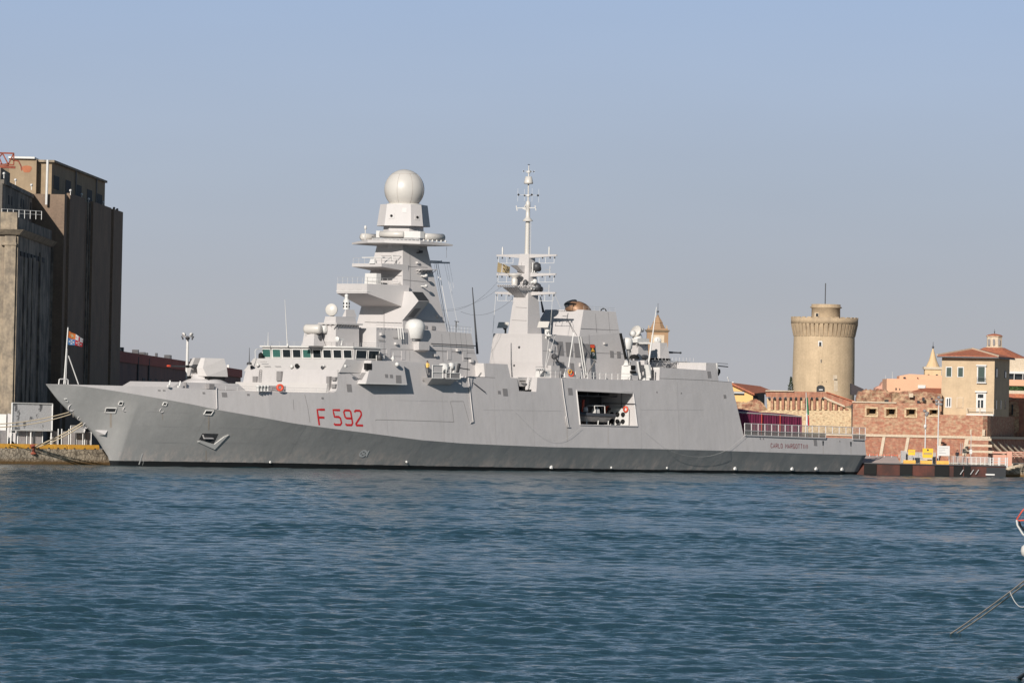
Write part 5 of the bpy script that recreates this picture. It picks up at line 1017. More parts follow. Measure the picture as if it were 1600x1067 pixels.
# ensign hanging limp from the stern staff
ef = empty('stern_ensign', tp(1260.5, 640, 2), 'green, white and red ensign hanging limp from the stern staff', 'flag')
def limp(nm_, m, y0_, y1_, x0, x1, tw):
    mb = MB(); pr = []
    for k in range(7):
        f = k/6; y = y0_+(y1_-y0_)*f; c = tp(x0+(x1-x0)*f, y, 2.0); wv = tw[0]+(tw[1]-tw[0])*f
        pr.append([c+A2*(wv*.5*math.sin(j*1.0472+f))*(.8+.2*math.sin(f*5+j))+N2*(wv*.35*math.cos(j*1.0472+f)) for j in range(6)])
    vs = [q for r_ in pr for q in r_]; mb.add(vs, [[i*6+j, i*6+(j+1) % 6, (i+1)*6+(j+1) % 6, (i+1)*6+j] for i in range(6) for j in range(6)], 0, True); mb.add(pr[0], [[0, 1, 2, 3, 4, 5]]); mb.add(pr[-1], [[0, 1, 2, 3, 4, 5]]); mb.build(nm_, m, ef)
limp('green_fold', mfl['green'], 621, 648, 1261, 1262.5, (.25, .5)); limp('white_fold', mfl['white'], 646, 665, 1260.4, 1261, (.35, .4)); limp('red_fold', mfl['red'], 649, 665, 1262.4, 1263.3, (.3, .4))
# maroon awning on the flight deck
aw_ = empty('flight_deck_awning', S(124, 0, 5), 'long maroon canvas awning with white scalloped trim over the flight deck', 'awning')
sA, zA_ = shT(1141, 643, 6.2); zE = shT(1253, 651.2, 5.0)
sE = shT(1253, 651, 5.0)[0]
zr0 = shT(1141, 636, 3.5)[1]; zr1 = shT(1252, 648.5, 3.5)[1]; ze0 = shT(1141, 643, 6.0)[1]; ze1 = shT(1253, 650.5, 6.0)[1]; sE = shT(1253, 651, 6.0)[0]; sA = 119.5
mb = MB(); N_ = 14; vs = []
for k in range(N_+1):
    f = k/N_; s_ = sA+(sE-sA)*f; sag = -.06*math.sin(f*math.pi*4)
    ze = ze0+(ze1-ze0)*f; zr = zr0+(zr1-zr0)*f
    for t_, z_ in ((6.0, ze), (4.5, (ze+zr)/2+.1), (3.0, zr+.05), (0, zr+.1), (-5.5, ze)): vs.append(S(s_, t_, z_+sag))
mb.add(vs, [[i*5+j, i*5+j+1, (i+1)*5+j+1, (i+1)*5+j] for i in range(N_) for j in range(4)], 0, True); mb.add([v-Vector((0, 0, .04)) for v in vs], [[i*5+j, i*5+j+1, (i+1)*5+j+1, (i+1)*5+j] for i in range(N_) for j in range(4)], 0, True); mb.build('canopy_roof', mMar, aw_, fixn=False)
mb = MB(); N_ = 90; vs = []
for k in range(N_+1):
    f = k/N_; s_ = sA+(sE-sA)*f; ze = ze0+(ze1-ze0)*f; t_ = 5.95+.10*math.sin(k*1.9)+.05*math.sin(k*.7)
    vs += [S(s_, 5.98, ze-.03), S(s_, t_, (ze+5.2)/2), S(s_, t_+.03*math.cos(k), 5.15)]
mb.add(vs, [[i*3+j, i*3+j+1, (i+1)*3+j+1, (i+1)*3+j] for i in range(N_) for j in range(2)], 0, True); mb.build('side_curtain', mMar, aw_, fixn=False)
mb = MB()
vs = []; nn_ = 110
for k in range(nn_):
    f = k/nn_; f2 = (k+.55)/nn_; zk_ = lambda f_: ze0+(ze1-ze0)*f_
    mb.face([S(sA+(sE-sA)*f, 6.02, zk_(f)+.05), S(sA+(sE-sA)*(k+1)/nn_, 6.02, zk_((k+1)/nn_)+.05), S(sA+(sE-sA)*(k+1)/nn_, 6.02, zk_((k+1)/nn_)-.02), S(sA+(sE-sA)*f, 6.02, zk_(f)-.02)])
    mb.face([S(sA+(sE-sA)*f, 6.02, zk_(f)-.02), S(sA+(sE-sA)*f2, 6.02, zk_(f2)-.02), S(sA+(sE-sA)*(f+.27/nn_), 6.02, zk_(f)-.16)])
mb.build('scalloped_trim', mWhite, aw_, fixn=False)
mb = MB()
for f in (.42, .68): s_ = sA+(sE-sA)*f; mb.bar(S(s_, 6.15, 5.1), S(s_, 6.12, ze0+(ze1-ze0)*f), .07)
mb.build('curtain_cord', mRedB, aw_)
# sloped far end of the awning
mb = MB(); mb.face([S(sE, 6.0, ze1), S(sE, -5.5, ze1), S(sE, -5.5, 5.15), S(sE, 6.0, 5.15)]); mb.build('end_curtain', mMar, aw_, fixn=False)
# inflatable in the boat bay
rb = empty('inflatable_boat', S(BS0+6, 6.4, BZ0+1.1), 'dark inflatable boat with a pale console stowed in the open boat bay', 'boat')
mbl = mat('dark_boat_tube', (.06, .065, .075), .5)
for tt in (5.5, 7.6):
    mb = MB(); mb.tube([S(BS0+2.2, (tt+6.55)/2, BZ0+1.55), S(BS0+3.2, tt, BZ0+1.4), S(BS0+8.6, tt, BZ0+1.3), S(BS0+8.9, tt, BZ0+1.3)], .26, 10); mb.build('tube', mbl, rb)
mb = MB(); mb.loft([S(BS0+2.4, 6.55, BZ0+1.3), S(BS0+3.4, 7.4, BZ0+1.2), S(BS0+8.7, 7.4, BZ0+1.1), S(BS0+8.7, 5.7, BZ0+1.1), S(BS0+3.4, 5.7, BZ0+1.2)], [S(BS0+3.2, 6.55, BZ0+.6), S(BS0+3.8, 6.6, BZ0+.5), S(BS0+8.4, 6.7, BZ0+.45), S(BS0+8.4, 6.4, BZ0+.45), S(BS0+3.8, 6.5, BZ0+.5)]); mb.build('boat_hull', mSteel, rb)
mb = MB()
for a_ in (5.4, 7.4):
    for tt in (5.9, 7.2): mb.bar(S(BS0+a_, tt, BZ0+1.3), S(BS0+a_-.1, tt, BZ0+2.55), .09)
for tt in (5.9, 7.2): mb.bar(S(BS0+5.3, tt, BZ0+2.55), S(BS0+7.3, tt, BZ0+2.6), .12)
mb.bar(S(BS0+5.3, 5.9, BZ0+2.55), S(BS0+5.3, 7.2, BZ0+2.55), .12); mb.sbox(BS0+5.9, BS0+6.7, 6.1, 7.0, BZ0+1.2, BZ0+2.2, .1); mb.build('console_frame', mWhite, rb)
mb = MB(); mb.lathe(S(BS0+3.9, 6.9, BZ0+1.7), [(.05, 0), (.35, .1), (.3, .55), (.05, .7)], 10); mb.build('gear_bag', mShipB, rb)
mb = MB(); mb.bar(S(BS0+8.6, 6.5, BZ0+1.0), S(BS0+9.0, 6.5, BZ0+2.3), .45); mb.build('outboard_engine', mBlack, rb)
mb = MB()
for a_ in (3.4, 5.6, 7.6): mb.bar(S(BS0+a_, 5.5, BZ0+.05), S(BS0+a_+.3, 7.6, BZ0+.05), .14); mb.bar(S(BS0+a_, 7.6, BZ0+.05), S(BS0+a_+.5, 7.2, BZ0+.75), .12)
mb.build('boat_cradle', mWhite, bay)
# sailor in a yellow jacket by the balcony
def person(loc, face, label, jacket, trousers, skin, hair, arms):
    root = empty('person', loc, label, 'person', rz=face)
    J = {'pel': (0, 0, .95), 'chest': (0, .02, 1.3), 'neck': (0, .02, 1.48), 'head': (0, -.01, 1.58), 'top': (0, 0, 1.72)}
    vs, es, rs = [], [], []
    def v(p, r): vs.append(p); rs.append(r); return len(vs)-1
    pel = v((0, 0, .95), .15); ch = v((0, .01, 1.25), .17); sh = v((0, .01, 1.42), .12); nk = v((0, 0, 1.50), .055); hd = v((0, -.02, 1.60), .10); tpv = v((0, -.01, 1.70), .085)
    es += [(pel, ch), (ch, sh), (sh, nk), (nk, hd), (hd, tpv)]
    for sg in (-1, 1):
        hp = v((sg*.10, 0, .88), .105); kn = v((sg*.12, -.03, .49), .068); ak = v((sg*.13, .02, .09), .045); ft = v((sg*.14, -.16, .045), .045); es += [(pel, hp), (hp, kn), (kn, ak), (ak, ft)]
        s_ = v((sg*.19, .01, 1.40), .07); el = v((sg*arms[0], arms[1], 1.15), .05); wr = v((sg*arms[2], arms[3], arms[4]), .034); hn = v((sg*arms[2], arms[3]-.07, arms[4]+.0), .035); es += [(sh, s_), (s_, el), (el, wr), (wr, hn)]
    me = bpy.data.meshes.new('person_body'); me.from_pydata(vs, es, []); o = bpy.data.objects.new('body', me); C.objects.link(o); o.parent = root
    m_ = o.modifiers.new('skin', 'SKIN'); 
    for i, r_ in enumerate(rs): me.skin_vertices[0].data[i].radius = (r_, r_*.85) if False else (r_, r_)
    me.skin_vertices[0].data[0].use_root = True; o.modifiers.new('sub', 'SUBSURF').levels = 1
    dg = bpy.context.evaluated_depsgraph_get(); ev = o.evaluated_get(dg); nm_ = bpy.data.meshes.new_from_object(ev); o.modifiers.clear(); o.data = nm_
    for m in (jacket, trousers, skin): nm_.materials.append(m)
    for p in nm_.polygons:
        c = p.center; p.use_smooth = True; p.material_index = 2 if (c.z > 1.47 or (abs(c.x) > .16 and (Vector((abs(c.x), c.y, c.z))-Vector((arms[2], arms[3]-.05, arms[4]))).length < .09)) else (0 if c.z > .92 else 1)
    mb = MB(); mb.lathe((0, .01, 1.62), [(.09, -.02), (.112, .02), (.112, .07), (.08, .13), (.01, .155)], 14); mb.build('hair', hair, root, local=True)
    mb = MB(); mb.lathe((0, -.115, 1.6), [(.005, 0), (.018, .01), (.005, .05)], 6); mb.lathe((-.035, -.105, 1.635), [(.002, -.01), (.012, 0), (.002, .01)], 6); mb.lathe((.035, -.105, 1.635), [(.002, -.01), (.012, 0), (.002, .01)], 6); mb.build('face_features', skin, root, local=True)
    return root
p_ = tp(667.3, 585.5, 8.2); person(p_, R(0), 'sailor in a yellow vest and dark trousers standing forward of the side balcony', mat('yellow_vest', (.75, .50, .12), .8), mat('dark_trousers', (.04, .045, .06), .8), mat('skin', (.48, .27, .19), .6), mat('dark_hair', (.03, .02, .015), .7), (.27, .02, .24, -.12, 1.0))

def fmast(z): return asf(z)
for a_, b2 in (((806, 480), (823, 481)), ((800, 500), (823, 501)), ((815, 410), (815, 460))): fseam(a_, b2, asf, am)
for pts in ([(848, 548), (978, 553)], [(930, 490), (932, 520)], [(950, 488), (953, 520)], [(920, 522), (922, 560)], [(866, 524), (867, 560)]): seam(pts, wF, fun)
for q in ((905, 567, 909, 573), (943, 535, 946, 538), (858, 545, 861, 549)): dbox(*q, wF, fun, 'vent_box', mBr, .2)
for pts in ([(1000, 595), (1002, 700)], [(1058, 598), (1061, 702)], [(830, 614), (835, 696)], [(770, 592), (775, 694)], [(690, 604), (694, 690)], [(600, 602), (606, 680)], [(1100, 640), (1001, 640)], [(755, 640), (880, 642)], [(620, 625), (700, 627)]): seam(pts, Wall, ship, .028, mShipB)
for k in range(5): fseam((786+k*13, 527), (784+k*14, 566), lambda z: shT(847, 521.5, 4.3)[0], fun, .03, mShip)
mb = MB(); s9 = shT(847, 521.5, 4.3)[0]
for (x, y) in ((805, 571), (812.5, 542.5)): t_, z_ = shS(x, y, s9); mb = MB(); mb.lathe(S(s9-.12, t_, z_), [(.05, -.2), (.16, -.1), (.16, .1), (.05, .2)], 8, 0, True, axis=-A2); mb.build('deck_light', mDarkSteel, fun)
drail([tp(912, 484.2, 3.2), tp(961, 487.2, 3.2)], .5, 6, fun, .025)
# ================================================================ THE SHORE
mGround = mat('ground_concrete', (.30, .28, .25), .9, col2=(.22, .21, .19), nscale=.05, fine=.08)
mQuay = mat('quay_rubble_stone', (.52, .43, .32), .9, col2=(.30, .25, .19), nscale=1.1, amt=1.4, bump=.9, bscale=2.2, fine=.25, fscale=3.2)
# wet weedy foot of the quay wall
t = mQuay.node_tree; b = t.nodes['Principled BSDF']; base = b.inputs['Base Color'].links[0].from_socket
vo = nd(t, 'ShaderNodeTexVoronoi'); vo.feature = 'DISTANCE_TO_EDGE'; vo.inputs['Scale'].default_value = 1.7; tq = nd(t, 'ShaderNodeTexCoord'); t.links.new(tq.outputs['Object'], vo.inputs['Vector'])
rv = nd(t, 'ShaderNodeMapRange'); rv.inputs['From Min'].default_value = .0; rv.inputs['From Max'].default_value = .09; t.links.new(vo.outputs['Distance'], rv.inputs['Value'])
mv = nd(t, 'ShaderNodeMix'); mv.data_type = 'RGBA'; mv.inputs[6].default_value = (.10, .075, .05, 1); t.links.new(rv.outputs[0], mv.inputs['Factor']); t.links.new(base, mv.inputs[7])
geo = nd(t, 'ShaderNodeNewGeometry'); sp_ = nd(t, 'ShaderNodeSeparateXYZ'); t.links.new(geo.outputs['Position'], sp_.inputs[0])
rz_ = nd(t, 'ShaderNodeMapRange'); rz_.inputs['From Min'].default_value = .25; rz_.inputs['From Max'].default_value = .75; t.links.new(sp_.outputs['Z'], rz_.inputs['Value'])
mw_ = nd(t, 'ShaderNodeMix'); mw_.data_type = 'RGBA'; mw_.inputs[6].default_value = (.15, .085, .03, 1); t.links.new(rz_.outputs[0], mw_.inputs['Factor']); t.links.new(mv.outputs[2], mw_.inputs[7]); t.links.new(mw_.outputs[2], b.inputs['Base Color'])
GZ = 1.9
edge = [(-1500, 300), tuple(S(-170, -6, 0))[:2], tuple(S(21, -6, 0))[:2], tuple(S(23, -10.8, 0))[:2], tuple(S(152, -10.8, 0))[:2], (75.5, 816.5), (78, 812), (300, 812), (4000, 800)]
far = [(9000, 30000), (-9000, 30000)]
g = MB(); lp = [Vector((x, y, GZ)) for x, y in edge+far]; g.add(lp, [list(range(len(lp)))], 0)
b_ = g.build('ground', mGround, None, kind='structure')
g = MB()
for (xa, ya), (xb, yb) in zip(edge[:-1], edge[1:]):
    g.face([(xa, ya, -2), (xb, yb, -2), (xb, yb, GZ), (xa, ya, GZ)])
g.build('quay_wall', mQuay, None, kind='structure', fixn=False)
class VP:      # an upright plane through two ground points; at() meets a sight line with it
    def __init__(s, p0, p1):
        s.p = Vector((p0[0], p0[1], 0)); d = Vector((p1[0]-p0[0], p1[1]-p0[1], 0)).normalized(); s.d = d; s.n = Vector((d.y, -d.x, 0))
        if s.n.dot(-s.p) < 0: s.n = -s.n
    def at(s, px, py, off=0.0):
        r = ray(px, py); k = s.n.dot(s.p-CO)/s.n.dot(r); return CO+r*k+s.n*off
    def poly(s, pts, off=.05, depth=.2, mb=None, mi=0):
        a_ = [s.at(x, y, off) for x, y in pts]; mb = mb or MB(); return mb.loft(a_, [p-s.n*(depth+off) for p in a_], mi)
    def rect(s, x0, y0, x1, y1, off=.05, depth=.2, mb=None, mi=0):      # upright rectangle between two image corners
        a_ = s.at(x0, y1, off); c = s.at(x1, y0, off); z0, z1 = a_.z, c.z; q = [Vector((a_.x, a_.y, z0)), Vector((c.x, c.y, z0)), Vector((c.x, c.y, z1)), Vector((a_.x, a_.y, z1))]
        mb = mb or MB(); return mb.loft(q, [p-s.n*(depth+off) for p in q], mi)
def gp(px, Y, py=650): p = onY(px, py, Y); return (p.x, p.y)
def zat(px, py, Y): return onY(px, py, Y).z
def block(fp, z0, z1, mb=None, inset=0): mb = mb or MB(); return mb.loft([(x, y, z0) for x, y in fp], [(x, y, z1) for x, y in fp])
def Yp(Y): return VP((0, Y), (10, Y))
mConcO = mat('old_concrete', (.33, .265, .19), .9, col2=(.20, .165, .125), nscale=.8, amt=1.4, stretch=(1, 1, .8), streak=.55, streakcol=(.13, .105, .085), fine=.12, fscale=3, bump=.25, bscale=3)
mConcD = mat('dark_streaked_concrete', (.27, .235, .195), .9, col2=(.12, .105, .09), nscale=.5, amt=1.6, stretch=(1, .7, .6), streak=.5, streakcol=(.07, .062, .055), fine=.14, fscale=3)
mSiloB = mat('brown_brick_silo', (.27, .19, .13), .9, col2=(.20, .14, .10), nscale=.2, amt=1, streak=.35, streakcol=(.10, .075, .055), fine=.10, fscale=4, brick=(.5, .16, (.16, .12, .09), .5, (.19, .13, .09)))
mTan = mat('tan_render', (.34, .255, .165), .9, col2=(.27, .20, .13), nscale=.5, amt=1, streak=.3, streakcol=(.22, .16, .10), fine=.08, fscale=4)
mRust = mat('rusty_red_steel', (.30, .075, .04), .8, col2=(.16, .04, .025), nscale=1, amt=1, fine=.15)
# ---- front silo
SF = empty('grain_silo', (-64, 735, GZ), 'old sooty concrete silo with pale front pilasters at the left edge of the quay', 'silo')
cA, cB = gp(28, 712, 380), gp(80, 762, 400); zF = zat(26, 332, 712); zC = zat(30, 361, 712)
FPx = [(-85, 712), cA, cB, (-85, 762)]
block(FPx, GZ, zF-.6).build('tower_body', mConcD, SF)  # body concrete darker and more blotched than the front wall
mb = MB(); block([(cA[0]-8, 711.6), (cA[0]+.05, 711.6), (cA[0]+.05, 712.4), (cA[0]-8, 712.4)], GZ, zC-.7, mb); mb.build('front_wall', mConcO, SF)
pf = Yp(711.6)
pf.rect(-12, 366, -1.5, 648, .0, .5).build('pilaster', mConcO, SF); 
mb = pf.rect(2, 369, 25.5, 648, .45, .6); mb.build('pilaster', mConcO, SF)
pf.rect(2, 379, 26, 383, .6, .7).build('pilaster_band', mConcO, SF); pf.rect(1, 332, 27.5, 360, .4, .9).build('parapet_block', mConcO, SF)
# cornice
mb = MB(); zc0, zc1 = zC-.5, zC+.15; xr = cA[0]
mb.loft([(-86, 711.3, zc0), (xr+.2, 711.3, zc0), (cB[0]+.2, 762, zc0), (-86, 762, zc0)], [(-86, 710.6, zc1), (xr+.8, 710.6, zc1), (cB[0]+.8, 762, zc1), (-86, 762, zc1)]); mb.build('cornice', mConcO, SF)
side = VP(cA, cB)
mb = MB()
side.rect(74, 385, 79.5, 640, .35, .3).build('corner_pilaster', mConcD, SF); side.rect(57, 395, 61, 640, .25, .3).build('rib', mConcD, SF)
for k in range(7): side.rect(31.5+k*5.5, 394+k*1.6, 35.5+k*5.5, 400+k*1.6, .12, .1).build('vent_slot', mDark, SF)
for x in (36, 42.5, 49): side.rect(x, 402, x+.9, 640, .18, .2).build('rib', mConcD, SF)
# setback storey and stair head
uA, uB = gp(4, 720, 285), gp(70, 790, 318); zU = zat(4, 281, 720)
block([(-85, 720), uA, (uB[0], 790), (-85, 790)], zF-1, zU).build('upper_storey', mConcD, SF)
us = VP(uA, uB); mb = MB(); mb.loft([(uA[0]-.1, uA[1]-.1, zU-.5), (uA[0]+.2, uA[1]-.1, zU-.5), (uB[0]+.2, uB[1], zU-.5), (uB[0]-.1, uB[1], zU-.5)], [(uA[0]-.1, uA[1]-.1, zU+.03), (uA[0]+.2, uA[1]-.1, zU+.03), (uB[0]+.2, uB[1], zU+.03), (uB[0]-.1, uB[1], zU+.03)]); mb.build('roof_band', mConcD, SF)
for x0, y0 in ((13, 306), (17.5, 308), (32, 311), (35.5, 313), (47, 317), (51, 319)): us.rect(x0, y0, x0+1.8, y0+13, .06, .1).build('slit_window', mDark, SF)
mb = MB(); block([(-80, 728), (gp(1, 728, 262)[0], 728), (gp(16, 745, 262)[0], 745), (-80, 745)], zU, zat(2, 262, 728), mb); mb.build('stair_head', mConcD, SF)
mb = MB(); zz = zat(10, 333, 712)
for k in range(8): mb.bar((cA[0]-2.1+k*.62, 712.6+k*.9, zF-.6), (cA[0]-2.1+k*.62, 712.6+k*.9, zF+.45), .06)
mb.bar((cA[0]-2.1, 712.6, zF+.42), (cA[0]+2.2, 718.9, zF+.42), .06); mb.bar((cA[0]-2.1, 712.6, zF), (cA[0]+2.2, 718.9, zF), .05); mb.build('roof_railing', mWhite, SF)
# rusty roof crane
cr_ = empty('roof_crane', tuple(onY(10, 262, 731)), 'rusty red lattice hoist on the roof of the front silo', 'crane')
pc = Yp(731); mb = MB(); 
L_ = lambda a, b2, w_=.16: mb.bar(pc.at(*a), pc.at(*b2), w_)
for dd_ in (0, 1.2):
    pc = Yp(731+dd_); L_((-12, 239), (21.5, 240), .2); L_((21.5, 240), (21.5, 257)); L_((-12, 256), (22, 258)); L_((-12, 258), (4, 240)); L_((4, 240), (13, 257)); L_((13, 257), (21.5, 240)); L_((-4, 240), (3, 257)); L_((21, 251), (29, 252)); L_((29, 252), (33, 260)); L_((33, 260), (34, 267))
for a in ((-12, 239), (21.5, 240), (21.5, 257), (4, 240), (13, 257)): mb.bar(Yp(731).at(*a), Yp(732.2).at(*a), .14)
mb.build('hoist_frame', mRust, cr_); pc = Yp(731); mb = MB(); L_((-10, 260), (24, 262), .3); mb.build('runway_beam', mRust, cr_)
# ---- rear silo
SR = empty('grain_silo', (-62, 800, GZ), 'tall brown brick silo tower with a windowed penthouse behind the sooty silo', 'silo')
tA, tB = gp(101, 768, 310), gp(185, 838, 340); zT = zat(101, 304, 768)
block([(-95, 768), tA, tB, (-95, 838)], GZ, zT).build('tower_body', mSiloB, SR)
ts = VP(tA, tB); tf = Yp(768)
for x0, x1, y0 in ((101.2, 125, 306), (138, 166.5, 318), (170.5, 184.9, 331)): 
    a_ = ts.at(x0, 500); c = ts.at(x1, 500); mb = MB(); mb.loft([(a_.x-.1, a_.y, GZ), (a_.x+.35, a_.y, GZ), (c.x+.35, c.y, GZ), (c.x-.1, c.y, GZ)], [(a_.x-.1, a_.y, zT+.3), (a_.x+.35, a_.y, zT+.3), (c.x+.35, c.y, zT+.3), (c.x-.1, c.y, zT+.3)]); mb.build('wall_pier', mSiloB, SR)
for x in (130.5, 134): mb = MB(); a_ = ts.at(x, 500, .25); mb.tube([(a_.x, a_.y, GZ), (a_.x, a_.y, zT)], .13, 6); mb.build('downpipe', mConcD, SR)
pA, pB = gp(81, 772, 265), gp(164, 838, 300); zP = zat(81, 254, 772)
block([(pA[0]-4, 772), pA, (pB[0], 837.9), (-80, 837.9)], zT-.5, zP).build('penthouse', mTan, SR)
mb = MB(); mb.loft([(pA[0]-4.3, 771.5, zP), (pA[0]+.35, 771.5, zP), (pB[0]+.3, 838.3, zP), (-80, 838.3, zP)], [(pA[0]-4.3, 771.5, zP+.3), (pA[0]+.35, 771.5, zP+.3), (pB[0]+.3, 838.3, zP+.3), (-80, 838.3, zP+.3)]); mb.build('penthouse_roof', mConcO, SR)
pS = VP(pA, pB)
for x0, y0, x1, y1 in ((84, 274, 92, 295), (102.5, 281, 110, 302), (120, 288.5, 127, 307.5), (136, 295.5, 143.4, 315), (152, 302.5, 159, 322)): 
    a_ = pS.at(x0, y0, .04); c = pS.at(x1, y1, .04); d0 = pS.at(x0, y1, .04); z1_ = a_.z; z0_ = d0.z
    mb = MB(); mb.loft([(a_.x, a_.y, z0_), (c.x, c.y, z0_), (c.x, c.y, z1_), (a_.x, a_.y, z1_)], [(a_.x-.3, a_.y, z0_), (c.x-.3, c.y, z0_), (c.x-.3, c.y, z1_), (a_.x-.3, a_.y, z1_)]); mb.build('window_opening', mDark, SR)
for x in (116.6, 149): 
    a_ = pS.at(x, 280, .2); mb = MB(); mb.tube([(a_.x, a_.y, zT), (a_.x, a_.y, zP)], .12, 6); mb.build('downpipe', mLouvre, SR)
zQ = zat(40, 248, 770); qA = gp(57, 770.5, 260); qB = gp(69.5, 789, 262)
block([(gp(14, 770.5, 260)[0], 770.5), qA, qB, (gp(14, 770.5, 260)[0], 789)], zT-.5, zQ).build('lift_house', mTan, SR)
mb = MB(); mb.box(gp(13, 770, 250)[0], qB[0]+.2, 770, 789.5, zQ, zQ+.25); mb.build('lift_house_roof', mWhite, SR)
VP(qA, qB).rect(59.5, 269, 63.5, 289, .05, .1).build('window_opening', mDark, SR)
mb = MB(); p = Yp(770.5).at(42, 264.5, .03); vsn = [p+Vector((.62*math.cos(a_)*(1+.15*math.sin(3*a_)), 0, .55*math.sin(a_)*(1+.18*math.cos(2*a_)))) for a_ in np.linspace(0, 6.28, 20)[:-1]]; mb.loft(vsn, [q+Vector((0, .05, 0)) for q in vsn]); mb.build('red_wall_patch', mat('faded_red_patch', (.42, .15, .075), .9), SR)
a_ = Yp(767.3).at(72.3, 320); mb = MB(); mb.tube([(a_.x, 767.3, a_.z), (a_.x+.05, 767.3, zat(72.3, 250, 767.3))], .17, 8); mb.build('white_flue', mWhite, SR)
def lamp_small(px, py, Y, nm_='floodlight'):
    p = onY(px, py, Y); mb = MB(); mb.bar(p, p+Vector((0, 0, .5)), .08); mb.lathe(p+Vector((0, 0, .6)), [(.05, -.18), (.17, -.08), (.18, .08), (.05, .12)], 8, 0, True, axis=(.6, -.6, -.3)); return mb
for px, py, Y in ((110, 305, 771), (127.5, 311, 790), (138.5, 318, 800), (161, 323, 820), (178, 332, 830), (183, 334, 836), (49, 297, 722), (24, 289, 722), (6, 279, 716)):
    lamp_small(px, py, Y).build('roof_floodlight', mWhite if px < 175 else mDarkSteel, SR if px > 100 else SF)
# ---- brick warehouse
WH = empty('brick_warehouse', (-54, 1000, GZ), 'long dark red brick warehouse receding behind the silo', 'warehouse')
wA, wB = gp(180, 865, 590), gp(376, 1200, 600); zW = zat(180, 547.5, 865)
mWh = mat('warehouse_wall', (.20, .11, .09), .9, col2=(.14, .085, .075), nscale=.15, amt=1, streak=.3, streakcol=(.08, .05, .045), fine=.08, fscale=3)
mWhF = mat('warehouse_red_frieze', (.36, .10, .075), .9, col2=(.28, .08, .06), nscale=.2, fine=.06)
fpw = [(wA[0]-14, 865), wA, wB, (wB[0]-14, 1200)]; block(fpw, GZ, zW-1.6).build('wall', mWh, WH); 
block([(wA[0]-14.2, 864.8), (wA[0]+.2, 864.8), (wB[0]+.3, 1200), (wB[0]-14, 1200)], zW-1.6, zW).build('frieze', mWhF, WH)
ws = VP(wA, wB)
for k in range(15):
    px = 222+k*9.8; 
    def wz(f): return GZ+(zW-GZ)*f
    a_ = ws.at(px, 600, .06); c = ws.at(px+4.2-.1*k, 600, .06)
    for z0_, z1_, m in ((GZ+5.2, GZ+7.0, mDark), (GZ+8.6, GZ+10.0, mDark)):
        mb = MB(); mb.loft([(a_.x, a_.y, z0_), (c.x, c.y, z0_), (c.x, c.y, z1_), (a_.x, a_.y, z1_)], [(a_.x-.3, a_.y, z0_), (c.x-.3, c.y, z0_), (c.x-.3, c.y, z1_), (a_.x-.3, a_.y, z1_)]); mb.build('window_opening', m, WH)
    if k % 2 == 0: mb = MB(); mb.box(a_.x, a_.x+.5, a_.y, a_.y+1.5, GZ+4.2, GZ+5.0); mb.build('air_conditioner', mWhite, WH)
for x in (213, 230): a_ = ws.at(x, 600, .2); mb = MB(); mb.tube([(a_.x, a_.y, GZ), (a_.x, a_.y, zW-.5)], .15, 6); mb.build('downpipe', mDarkSteel, WH)
for px, w_ in ((183, 1.5), (189, 1.0), (212, 1.2), (220, 2.0), (226, 1.4), (244, .4), (262, 1.2), (265, .8), (300, .8), (335, .7), (357, .6)):
    a_ = ws.at(px, 560); mb = MB(); mb.box(a_.x-w_*.5, a_.x+w_*.3, a_.y, a_.y+2, zW, zW+.35+.25*(w_ < 1.3)); mb.build('roof_vent', mDarkSteel if px < 330 else mWhite, WH)
FM = empty('floodlight_mast', tuple(onY(292, 650, 1000).xy)+(GZ,), 'tall pale mast with a ring of floodlights beyond the warehouse', 'light mast')
p0 = onY(290.5, 650, 1000); zt_ = zat(292.5, 526, 1000); mb = MB(); mb.tube([(p0.x, 1000, GZ), (p0.x, 1000, zt_)], .36, 8, r2=.22); mb.build('mast', mWhite, FM)
mb = MB(); mb.lathe((p0.x, 1000, zt_), [(.9, -.1), (.95, 0), (.9, .1), (.8, 0), (.9, -.1)], 16); mb.build('head_ring', mSteel, FM)
for k in range(8):
    a_ = k*.785; d = Vector((math.cos(a_), math.sin(a_), 0)); mb = MB(); mb.lathe(Vector((p0.x, 1000, zt_+(.4 if k % 2 else -.2)))+d*.85, [(.05, -.12), (.33, -.05), (.36, .14), (.05, .16)], 8, 0, True, axis=(d+Vector((0, 0, -.5))).normalized()); mb.build('floodlight', mWhite if k % 2 else mDarkSteel, FM)
# ---- things on the left quay
YQ = 703.5
q0, q1 = S(-60, -6.25, 0), S(14, -6.25, 0); ql = VP((q0.x, q0.y), (q1.x, q1.y))
def qat(px, py, back=0.0): return ql.at(px, py, -back)
def qx(px, back): p = ql.at(px, 700, -back); return p
dq = ql.d; nq = ql.n
def kerb(px0, px1, h, label):
    a_, b2 = qx(px0, .3), qx(px1, .3); a_.z = b2.z = GZ; root = empty('yellow_barrier', (a_.x, a_.y, GZ), label, 'barrier', 'yellow barriers along the left quay')
    L = (b2-a_).length; mb = MB(); u = (b2-a_).normalized(); n_ = -nq
    prof = [(0, 0), (0, .18), (.1, h), (.34, h), (.44, .18), (.44, 0)]
    mb.loft([a_+n_*y+Vector((0, 0, z)) for y, z in prof], [b2+n_*y+Vector((0, 0, z)) for y, z in prof]); mb.build('beam', mYel, root)
    mb = MB(); n2 = max(2, int(L/1.6))
    for k in range(n2): p = a_+u*(L*(k+.5)/n2)-n_*.01; mb.loft([p, p+u*.3, p+u*.3+Vector((0, 0, .14)), p+Vector((0, 0, .14))], [q+n_*.05 for q in (p, p+u*.3, p+u*.3+Vector((0, 0, .14)), p+Vector((0, 0, .14)))])
    mb.build('drain_slots', mDark, root, kind='stuff'); return root
